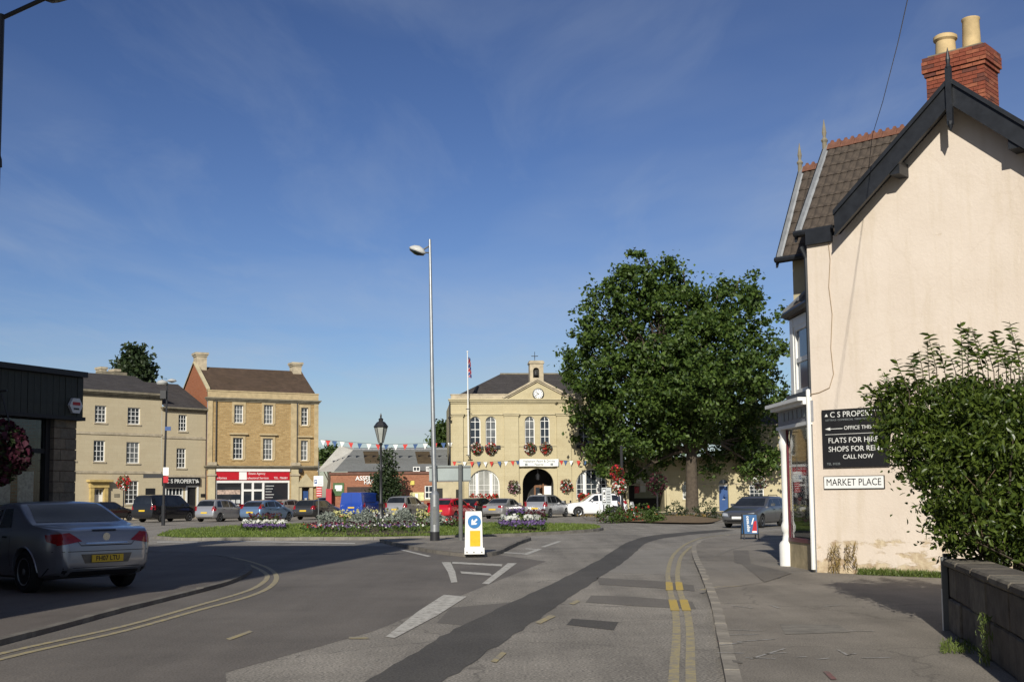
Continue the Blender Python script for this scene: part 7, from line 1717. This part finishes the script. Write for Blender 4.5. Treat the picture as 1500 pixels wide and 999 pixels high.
basket('round dark purple flower basket topping the post before the carriage arch', (g_.x, g_.y, zat(g_, 963, 705)), .75, ('maroon', 'bronze'), 187, chain=0, fmate=M_LEAFD)
o, g_ = post_at('basket_post', 'thin post with red flower basket before the Georgian doorway', 'post', 180.5, 762, .004, zat(G(180.5, 762), 180, 706), .05)
basket('round red flower basket topping the post before the Georgian house', (g_.x, g_.y, zat(g_, 180, 705)), .62, ('red', 'white', 'red'), 191, chain=0)
for px, py, l in ((644, 722, 'hanging basket by the cream porch beside the sign back'), (672, 712, 'hanging basket at the town hall corner behind the direction sign'), (607, 709, 'hanging basket on the brick wall above the poster case')):
    F_ = P(px, py, 101.5); basket(l, F_, .5, ('bronze', 'white'), int(px), chain=.4, n=260)
F_ = P(1112, 706, 95); basket('mixed hanging basket on the stone range above its ground window', F_, .7, ('bronze', 'white'), 211, chain=.4, n=300)

# ================================================================= street furniture
# tall steel column with lamp head
g_ = G(637, 791.5, .09)
tc_ = thing('lighting_column', 'tall galvanised steel column with small lamp head on the traffic island', 'lamp post', (g_.x, g_.y, .09))
ztop = P(630, 351, g_.y).z - .09; zst = P(636, 724, g_.y).z - .09; lean = -.13
MB().tube([(0, 0, 0), (0, 0, zst)], .155, 16).tube([(0, 0, zst), (0, 0, zst + .12)], [.155, .085], 16).build('base_section', M_GALV, tc_, 50)
MB().tube([(0, 0, zst + .1), (lean * .5, 0, ztop * .5), (lean, 0, ztop)], [.085, .07, .045], 14).build('shaft', M_GALV, tc_, 50)
MB().tube([(0, 0, 0.001), (0, 0, .30)], .163, 16).build('black_root', M_TRIM, tc_, 50)
MB().box(-.05, .05, -.166, -.15, .55, 1.15).build('access_door', M_GREYP, tc_)
lh = Vector((lean - .42, -.1, ztop - .40))
hd = MB().lathe([(.02, .17), (.16, .12), (.26, .02), (.27, -.02), (.22, -.08), (.02, -.12)], n=16, M=Matrix.Translation(lh) @ Matrix.Rotation(R(22), 4, 'Y') @ Matrix.Diagonal((1.15, .8, 1, 1))).build('lamp_head', mat('grey_lamp_casing', (0.5, 0.5, 0.47), .4, .1, 5), tc_, 50)
MB().lathe([(.24, -.03), (.23, -.1), (.05, -.17)], n=16, M=Matrix.Translation(lh) @ Matrix.Rotation(R(22), 4, 'Y') @ Matrix.Diagonal((1.15, .8, 1, 1))).build('lamp_glass', M_GLASS, hd, 50)
MB().tube([lh + Vector((.2, 0, .02)), (lean, 0, ztop - .22)], .03, 6).tube([lh + Vector((.22, 0, -.08)), (lean, 0, ztop - .47)], .025, 6).build('lamp_arm', M_GREYP, tc_)
# direction sign seen from behind
gs = G(675, 791, .09)
ds = thing('direction_sign', 'blank grey back of a road sign on slim grey posts on the traffic island', 'road sign', (gs.x, gs.y, .09))
sc_ = gs.y / FPX; zt0 = P(675, 705, gs.y).z - .09; zt1 = P(675, 681.5, gs.y).z - .09
MB().tube([(0, 0, 0), (0, 0, zt1 + .03)], .075, 10).build('post', M_GREYP, ds); MB().tube([(-.92, .15, 0), (-.92, .15, zt1)], .06, 10).build('post', M_GREYP, ds)
xa_, xb_ = (629 - 675) * sc_, (690 - 675) * sc_
pn = MB().box(xa_, xb_, .10, .125, zt0, zt1).build('panel', mat('grey_sign_back', (0.28, 0.32, 0.31), .5, .08, 2), ds)
for zz in (zt0 + .02, zt1 - .05): MB().box(xa_, xb_, .07, .10, zz - .025, zz + .025).build('rail', M_GREYP, pn)
# keep-left bollard
gb = G(694, 811, .09)
kb = thing('keep_left_bollard', 'white keep-left bollard with blue arrow disc and yellow panel', 'bollard', (gb.x, gb.y, .09), R(3))
s1 = gb.y / FPX; hb_ = P(694, 748.5, gb.y).z - .09; wb_ = 13.0 * s1
mb = MB(); mb.prism([(-wb_, .12), (wb_, .12), (wb_ * .92, hb_ - .03), (wb_ * .85, hb_), (-wb_ * .85, hb_), (-wb_ * .92, hb_ - .03)], -.13, .13); mb.build('body', M_WHITE, kb)
MB().box(-wb_ * 1.05, wb_ * 1.18, -.17, .17, 0, .16).build('base', M_WHITE, kb)
for xx in (-.7, 0, .8): MB().lathe([(.0, 0), (.017, 0), (.017, .012), (0, .012)], n=8, M=Matrix.Translation((wb_ * xx * 1.1, -.17, .05)) @ Matrix.Rotation(R(90), 4, 'X')).build('bolt', M_IRON, kb)
RXb = Matrix.Translation((wb_ * .08, -.131, hb_ - .27)) @ Matrix.Rotation(R(90), 4, 'X'); rd = 9.6 * s1
MB().lathe([(0, 0), (rd, 0), (rd, .012), (0, .012)], n=32, M=RXb).build('disc', mat('sign_blue', (0.03, 0.17, 0.42), .4, .05, 5), kb)
A = RXb @ Matrix.Rotation(R(-135), 4, 'Z') @ Matrix.Diagonal((rd, rd, 1, 1))
ar = [(-.55, -.14), (.05, -.14), (.05, -.14), (-.15, -.48), (.12, -.48), (.65, 0), (.12, .48), (-.15, .48), (.05, .14), (-.55, .14)]
MB().add([A @ Vector((x, y, .016)) for x, y in ar], [(0, 1, 8, 9), (1, 3, 4, 5), (8, 5, 6, 7), (1, 5, 8)]).build('arrow', M_SIGNW, kb)
MB().box(-wb_ * .42, wb_ * .72, -.142, -.13, hb_ - .92 + .02, hb_ - .50).build('yellow_panel', mat('sign_yellow', (0.62, 0.42, 0.012), .4, .1, 8), kb)
# ornate lantern post
gl_ = G(558, 768.5, .25)
lp_ = thing('lantern_post', 'black Victorian style lantern post standing in the flower bed', 'lamp post', (gl_.x, gl_.y, .2))
hl = P(558, 619, gl_.y).z - .2; z1 = P(558, 650, gl_.y).z - .2
MB().lathe([(.20, 0), (.20, .5), (.15, .6), (.11, .8), (.11, 1.0), (.14, 1.05), (.08, 1.15), (.065, 2.6), (.09, 2.65), (.06, 2.75), (.05, z1 - .1), (.10, z1), (.05, z1 + .05)], n=14).build('column', M_IRON, lp_, 45)
lg = MB().lathe([(.11, z1 + .05), (.30, z1 + .80)], n=6).build('lantern_glass', mat('frosted_lantern_glass', (0.34, 0.35, 0.32), .3, .1, 3), lp_)
mb = MB()
for k in range(6):
    t = 2 * math.pi * k / 6; mb.tube([(.12 * math.cos(t), .12 * math.sin(t), z1 + .04), (.315 * math.cos(t), .315 * math.sin(t), z1 + .8)], .016, 5)
mb.lathe([(.34, z1 + .8), (.36, z1 + .84), (.20, z1 + 1.05), (.10, z1 + 1.10), (.12, z1 + 1.2), (.03, z1 + 1.28), (.05, z1 + 1.36), (.005, z1 + 1.5)], n=6); mb.build('lantern_frame', M_IRON, lp_)
# black column on the left with finger boards
gk = G(239, 769.5)
kc = thing('street_column', 'tall black street column with finger boards and lamp beside the black van', 'lamp post', (gk.x, gk.y, .004))
hk = P(241, 561, gk.y).z
MB().tube([(0, 0, 0), (0, 0, 1.2), (0, 0, 1.25), (.12, 0, hk)], [.11, .11, .08, .05], 10).build('column', M_IRON, kc)
k_ = gk.y / FPX
MB().lathe([(.02, .2), (.25, .12), (.36, 0), (.3, -.1), (.02, -.14)], (-.18, -.05, hk), 12).lathe([(.02, .16), (.22, .1), (.3, 0), (.02, -.1)], (.4, 0, hk + .1), 12).build('lamp_head', mat('grey_lamp_shell', (0.42, 0.42, 0.4), .4, .1, 5), kc, 45)
zf = P(239, 697, gk.y).z; MB().box(-30 * k_, -.05, -.03, .03, zf - .12, zf + .12).build('finger_board', M_BLACK, kc)
zf = P(239, 689, gk.y).z; MB().box(-.02, .32, -.12, -.09, zf - .3, zf + .18).build('parking_plate', M_SIGNW, kc); MB().box(.0, .3, -.13, -.12, zf - .75, zf - .35).build('red_plate', M_REDSH, kc)
zf = P(239, 628, gk.y).z; MB().box(.05, .4, -.1, -.06, zf - .12, zf + .12).build('small_blue_plate', M_BLUE, kc)
zf = P(239, 577, gk.y).z; MB().box(-.25, .1, -.2, .05, zf - .3, zf + .2).build('control_box', M_IRON, kc)
# parking sign before the stone building
o, g_ = post_at('parking_sign', 'white parking sign with blue P above a red plate near blue door', 'road sign', 466.5, 765, .004, 3.9, .04, M_GREYP)
k_ = g_.y / FPX; z0, z1_ = P(466, 712, g_.y).z, P(466, 697, g_.y).z
pn = MB().box(-7 * k_, 7 * k_, -.07, -.045, z0, z1_).build('panel', M_SIGNW, o); MB().box(-6 * k_, -2.2 * k_, -.076, -.07, z0 + .15, z0 + .42).build('blue_square', M_BLUE, pn)
text('P', 'parking_letter', .2, M_SIGNW, pn, facing(-4.1 * k_, -.08, z0 + .28), bold=True)
mb = MB()
for j in range(4): mb.box(-1.4 * k_, 6 * k_, -.076, -.07, z0 + .1 + j * .12, z0 + .13 + j * .12)
mb.build('panel_print', M_LETG, pn)
z0, z1_ = P(466, 728, g_.y).z, P(466, 713, g_.y).z; rp_ = MB().box(-3 * k_, 5 * k_, -.07, -.045, z0, z1_).build('red_plate', M_REDSH, o)
mb = MB()
for j in range(4): mb.box(-2.5 * k_, 4.4 * k_, -.076, -.07, z0 + .08 + j * .15, z0 + .12 + j * .15)
mb.build('plate_print', M_SIGNW, rp_)
# information sign by the arch
gi_ = G(889, 763, .09); inf = thing('information_sign', 'grey and white parking information sign on twin posts before the white car', 'road sign', (gi_.x, gi_.y, .09), R(-4))
k_ = gi_.y / FPX; z0, z1_ = P(889, 739, gi_.y).z - .09, P(889, 714, gi_.y).z - .09
for s in (-4.2, 4.2): MB().tube([(s * k_, .04, 0), (s * k_, .04, z1_ - .05)], .035, 8).build('post', M_IRON, inf)
pn = MB().box(-7 * k_, 7 * k_, -.02, .01, z0, z1_).build('panel', mat('pale_grey_sign', (0.42, 0.44, 0.44), .5, .06, 3), inf)
MB().box(-5.6 * k_, -.8 * k_, -.026, -.02, z0 + .12, z1_ - .08).build('panel_border', M_BLACK, pn); MB().box(-5.1 * k_, -1.3 * k_, -.03, -.026, z0 + .17, z1_ - .13).build('panel_inset', M_SIGNW, pn)
mb = MB().box(-4.4 * k_, -2 * k_, -.034, -.03, z1_ - .42, z1_ - .25).prism([(-4.6 * k_, z0 + .5), (-3.2 * k_, z0 + .36), (-1.8 * k_, z0 + .5), (-3.2 * k_, z0 + .44)], -.034, -.03).box(-4.4 * k_, -2 * k_, -.034, -.03, z0 + .22, z0 + .28)
for j in range(5): mb.box(.6 * k_, 5.4 * k_, -.026, -.02, z1_ - .25 - j * .15, z1_ - .21 - j * .15)
mb.build('pictograms', M_BLACK, pn)
# A-boards
ga = G(1098.5, 789.5, KZ); ab = thing('pavement_board', 'blue and red espresso A-board standing on the right pavement', 'a-board', (ga.x, ga.y, KZ), R(4))
k_ = ga.y / FPX; h_ = 37.5 * k_; w_ = 11.2 * k_
def tilt(s): return Matrix.Translation((0, s * .22, 0)) @ Matrix.Rotation(R(12) * s, 4, 'X')
for s in (-1, 1):
    M = tilt(s); fr_ = MB().box(-w_, -w_ + .03, -.015, .015, 0, h_, M=M).box(w_ - .03, w_, -.015, .015, 0, h_, M=M).box(-w_ + .03, w_ - .03, -.014, .014, h_ - .03, h_, M=M).box(-w_ + .03, w_ - .03, -.014, .014, .16, .19, M=M).build('frame', M_IRON, ab)
    MB().box(-w_ + .03, w_ - .03, -.008, .008, .19, h_ - .03, M=M).build('poster', mat('blue_poster', (0.025, 0.10, 0.24), .5, .1, 3), fr_)
    if s < 0:
        MB().add([M @ Vector(p) for p in ((.02, -.014, .22), (w_ - .06, -.014, .22), (w_ - .05, -.014, .62), (.12, -.014, .60))], [(0, 1, 2, 3)]).build('poster_print', M_REDSH, fr_)
        MB().add([M @ Vector(p) for p in ((.04, -.016, .22), (w_ - .07, -.016, .22), (w_ - .07, -.016, .28), (.04, -.016, .28))], [(0, 1, 2, 3)]).add([M @ Vector(p) for p in ((.02, -.016, .5), (.06, -.016, .5), (.14, -.016, .72), (.1, -.016, .72))], [(0, 1, 2, 3)]).build('poster_print', M_SIGNW, fr_)
        text('espresso', 'poster_lettering', .15, M_SIGNW, fr_, M @ Matrix.Translation((-.1, -.016, .52)) @ Matrix.Rotation(R(90), 4, 'X') @ Matrix.Rotation(R(90), 4, 'Z'), bold=True, depth=.002)
gw_ = G(926, 757.5, .09); wb2 = thing('pavement_board', 'small white framed A-board standing in the carriage arch', 'a-board', (gw_.x, gw_.y, .09), R(70))
for s in (-1, 1):
    M = Matrix.Translation((0, s * .25, 0)) @ Matrix.Rotation(R(14) * s, 4, 'X'); MB().box(-.3, .3, -.02, .02, 0, 1.05, M=M).build('board', M_SIGNW, wb2)
for px, py, l in ((828, 751.5, 'black bollard beside the silver grey people carrier'), (836, 752.0, 'black bollard at the nose of the white car')):
    o, g_ = post_at('bollard', l, 'bollard', px, py, .09, .95, .07); MB().lathe([(.09, .8), (.09, .86), (.05, .95), (.08, 1.02), (.01, 1.08)], n=10).build('bollard_cap', M_IRON, o)
# left street lamp out of the shade, with its flower basket
YL = 15.5; pl0 = P(5, 22, YL); zl = pl0.z
sl_p = thing('street_lamp', 'dark street lamp post with angled arm at the left pavement edge', 'lamp post', (pl0.x - .06, YL, KZ))
MB().tube([(-.02, 0, 0), (-.02, 0, 1.5), (0, 0, 1.6), (.02, 0, zl - KZ)], [.10, .10, .07, .055], 10).build('column', M_IRON, sl_p)
e = P(62, 0, YL) - sl_p.location; e2 = P(84, -9, YL) - sl_p.location
MB().tube([(.02, 0, zl - KZ - .06), e, e2], .032, 8).build('arm', M_IRON, sl_p)
MB().lathe([(.02, .1), (.14, .06), (.2, -.02), (.16, -.1), (.02, -.12)], n=14, M=Matrix.Translation(e2 + Vector((.1, 0, .06))) @ Matrix.Rotation(R(-24), 4, 'Y') @ Matrix.Diagonal((1.7, .9, .8, 1))).build('lamp_head', M_GREYP, sl_p, 45)
bz = P(2, 190, YL).z - KZ; MB().tube([(0, 0, bz), (.035, 0, bz + .01), (.04, 0, bz - .06)], .012, 5).tube([(0, 0, bz - .16), (.06, 0, bz - .18), (.05, 0, bz - .38)], .010, 5).lathe([(.02, .1), (.05, .0), (.055, -.1)], (.045, 0, bz - .42), 8).build('bracket', M_IRON, sl_p)
zb_ = P(10, 655, YL).z
MB().tube([(0, 0, P(4, 575, YL).z - KZ), (.25, 0, P(10, 572, YL).z - KZ)], .015, 5).build('basket_arm', M_IRON, sl_p)
nbk = basket('large dark purple and maroon hanging basket on the street lamp in the shade', (P(0, 655, YL).x, YL, zb_), .46, ('maroon', 'maroon'), 221, chain=.72, n=1500, sq=1.0, size=.085, fmate=M_LEAFD)
# overhead cable
a = FP.w(.75, yr1, zr1_ + .05); b = P(1345, -70, 12)
cb_ = thing('overhead_cable', 'thin black overhead cable rising from the tiled roof ridge', 'cable', tuple(a))
MB().tube([(0, 0, 0), (b - a) * .35 - Vector((0, 0, .12)), (b - a) * .7 - Vector((0, 0, .12)), b - a], .006, 5).build('wire', M_IRON, cb_)

# ================================================================= people
def person(label, pos, az, shirt, trouser, hair, h=1.7):
    o = thing('person', label, 'person', pos, math.pi / 2 - R(az))
    k = h / 1.75
    J = dict(pel=(0, 0, .95), sp=(0, 0, 1.15), ch=(.01, 0, 1.36), nk=(.02, 0, 1.50), hd=(.03, 0, 1.62), hd2=(.02, 0, 1.70),
             hl=(0, .09, .90), kl=(.03, .10, .50), al=(0, .10, .09), tl=(.16, .11, .04), hr=(0, -.09, .90), kr=(.03, -.10, .50), ar=(0, -.10, .09), tr=(.16, -.11, .04),
             sl=(.0, .19, 1.42), el=(-.02, .25, 1.13), wl=(.08, .24, .90), fl=(.11, .23, .80), sr=(.0, -.19, 1.42), er=(-.02, -.25, 1.13), wr=(.08, -.24, .90), fr=(.11, -.23, .80))
    rad = dict(pel=.15, sp=.135, ch=.15, nk=.055, hd=.095, hd2=.085, hl=.095, kl=.06, al=.045, tl=.04, hr=.095, kr=.06, ar=.045, tr=.04, sl=.065, el=.045, wl=.032, fl=.035, sr=.065, er=.045, wr=.032, fr=.035)
    E = [('pel', 'sp'), ('sp', 'ch'), ('ch', 'nk'), ('nk', 'hd'), ('hd', 'hd2'), ('pel', 'hl'), ('hl', 'kl'), ('kl', 'al'), ('al', 'tl'), ('pel', 'hr'), ('hr', 'kr'), ('kr', 'ar'), ('ar', 'tr'), ('ch', 'sl'), ('sl', 'el'), ('el', 'wl'), ('wl', 'fl'), ('ch', 'sr'), ('sr', 'er'), ('er', 'wr'), ('wr', 'fr')]
    nm = list(J); me = bpy.data.meshes.new('body'); me.from_pydata([Vector(J[n]) * k for n in nm], [(nm.index(a), nm.index(b)) for a, b in E], [])
    t_ = bpy.data.objects.new('tmp', me); COL.objects.link(t_)
    t_.modifiers.new('s', 'SKIN'); t_.modifiers.new('u', 'SUBSURF').levels = 2
    for i, n in enumerate(nm): me.skin_vertices[0].data[i].radius = (rad[n] * k, rad[n] * k * (1 if n not in ('ch', 'sp', 'pel') else 1.15))
    me.skin_vertices[0].data[0].use_root = True
    dg = bpy.context.evaluated_depsgraph_get(); dg.update(); res = bpy.data.meshes.new_from_object(t_.evaluated_get(dg)); bpy.data.objects.remove(t_)
    M_SKIN = bpy.data.materials.get('skin') or mat('skin', (0.42, 0.24, 0.16), .6, .1, 5)
    res.materials.clear()
    for m_ in (trouser, shirt, M_SKIN, M_BLACK): res.materials.append(m_)
    for p in res.polygons:
        z = p.center.z / k; p.use_smooth = True
        p.material_index = 3 if z < .1 else 0 if z < .98 and abs(p.center.y / k) < .2 else 2 if z > 1.5 or (z < 1.1 and abs(p.center.y / k) > .2) else 1
    put('body', res, o)
    MB().lathe([(.001, .14), (.07, .115), (.105, .05), (.108, -.03), (.09, -.10)], (-.015 * k, 0, 1.66 * k), 12).build('hair', hair, o, 60)
    return o
g_ = G(423, 752); person('person in a pink-red top walking past the agency shopfront', (g_.x, g_.y, .004), 250, mat('pink_red_top', (0.42, 0.10, 0.08), .8, .1, 5), mat('dark_trousers', (0.03, 0.03, 0.04), .8, .1, 5), mat('auburn_hair', (0.16, 0.05, 0.025), .7, .2, 20))
g_ = G(907, 759, .09); person('person in dark blue clothes standing by the red flower post', (g_.x, g_.y, .09), 100, mat('navy_jacket', (0.03, 0.035, 0.06), .8, .1, 5), mat('navy_trousers', (0.03, 0.035, 0.05), .8, .1, 5), mat('dark_hair', (0.03, 0.02, 0.015), .7, .2, 20), 1.65)
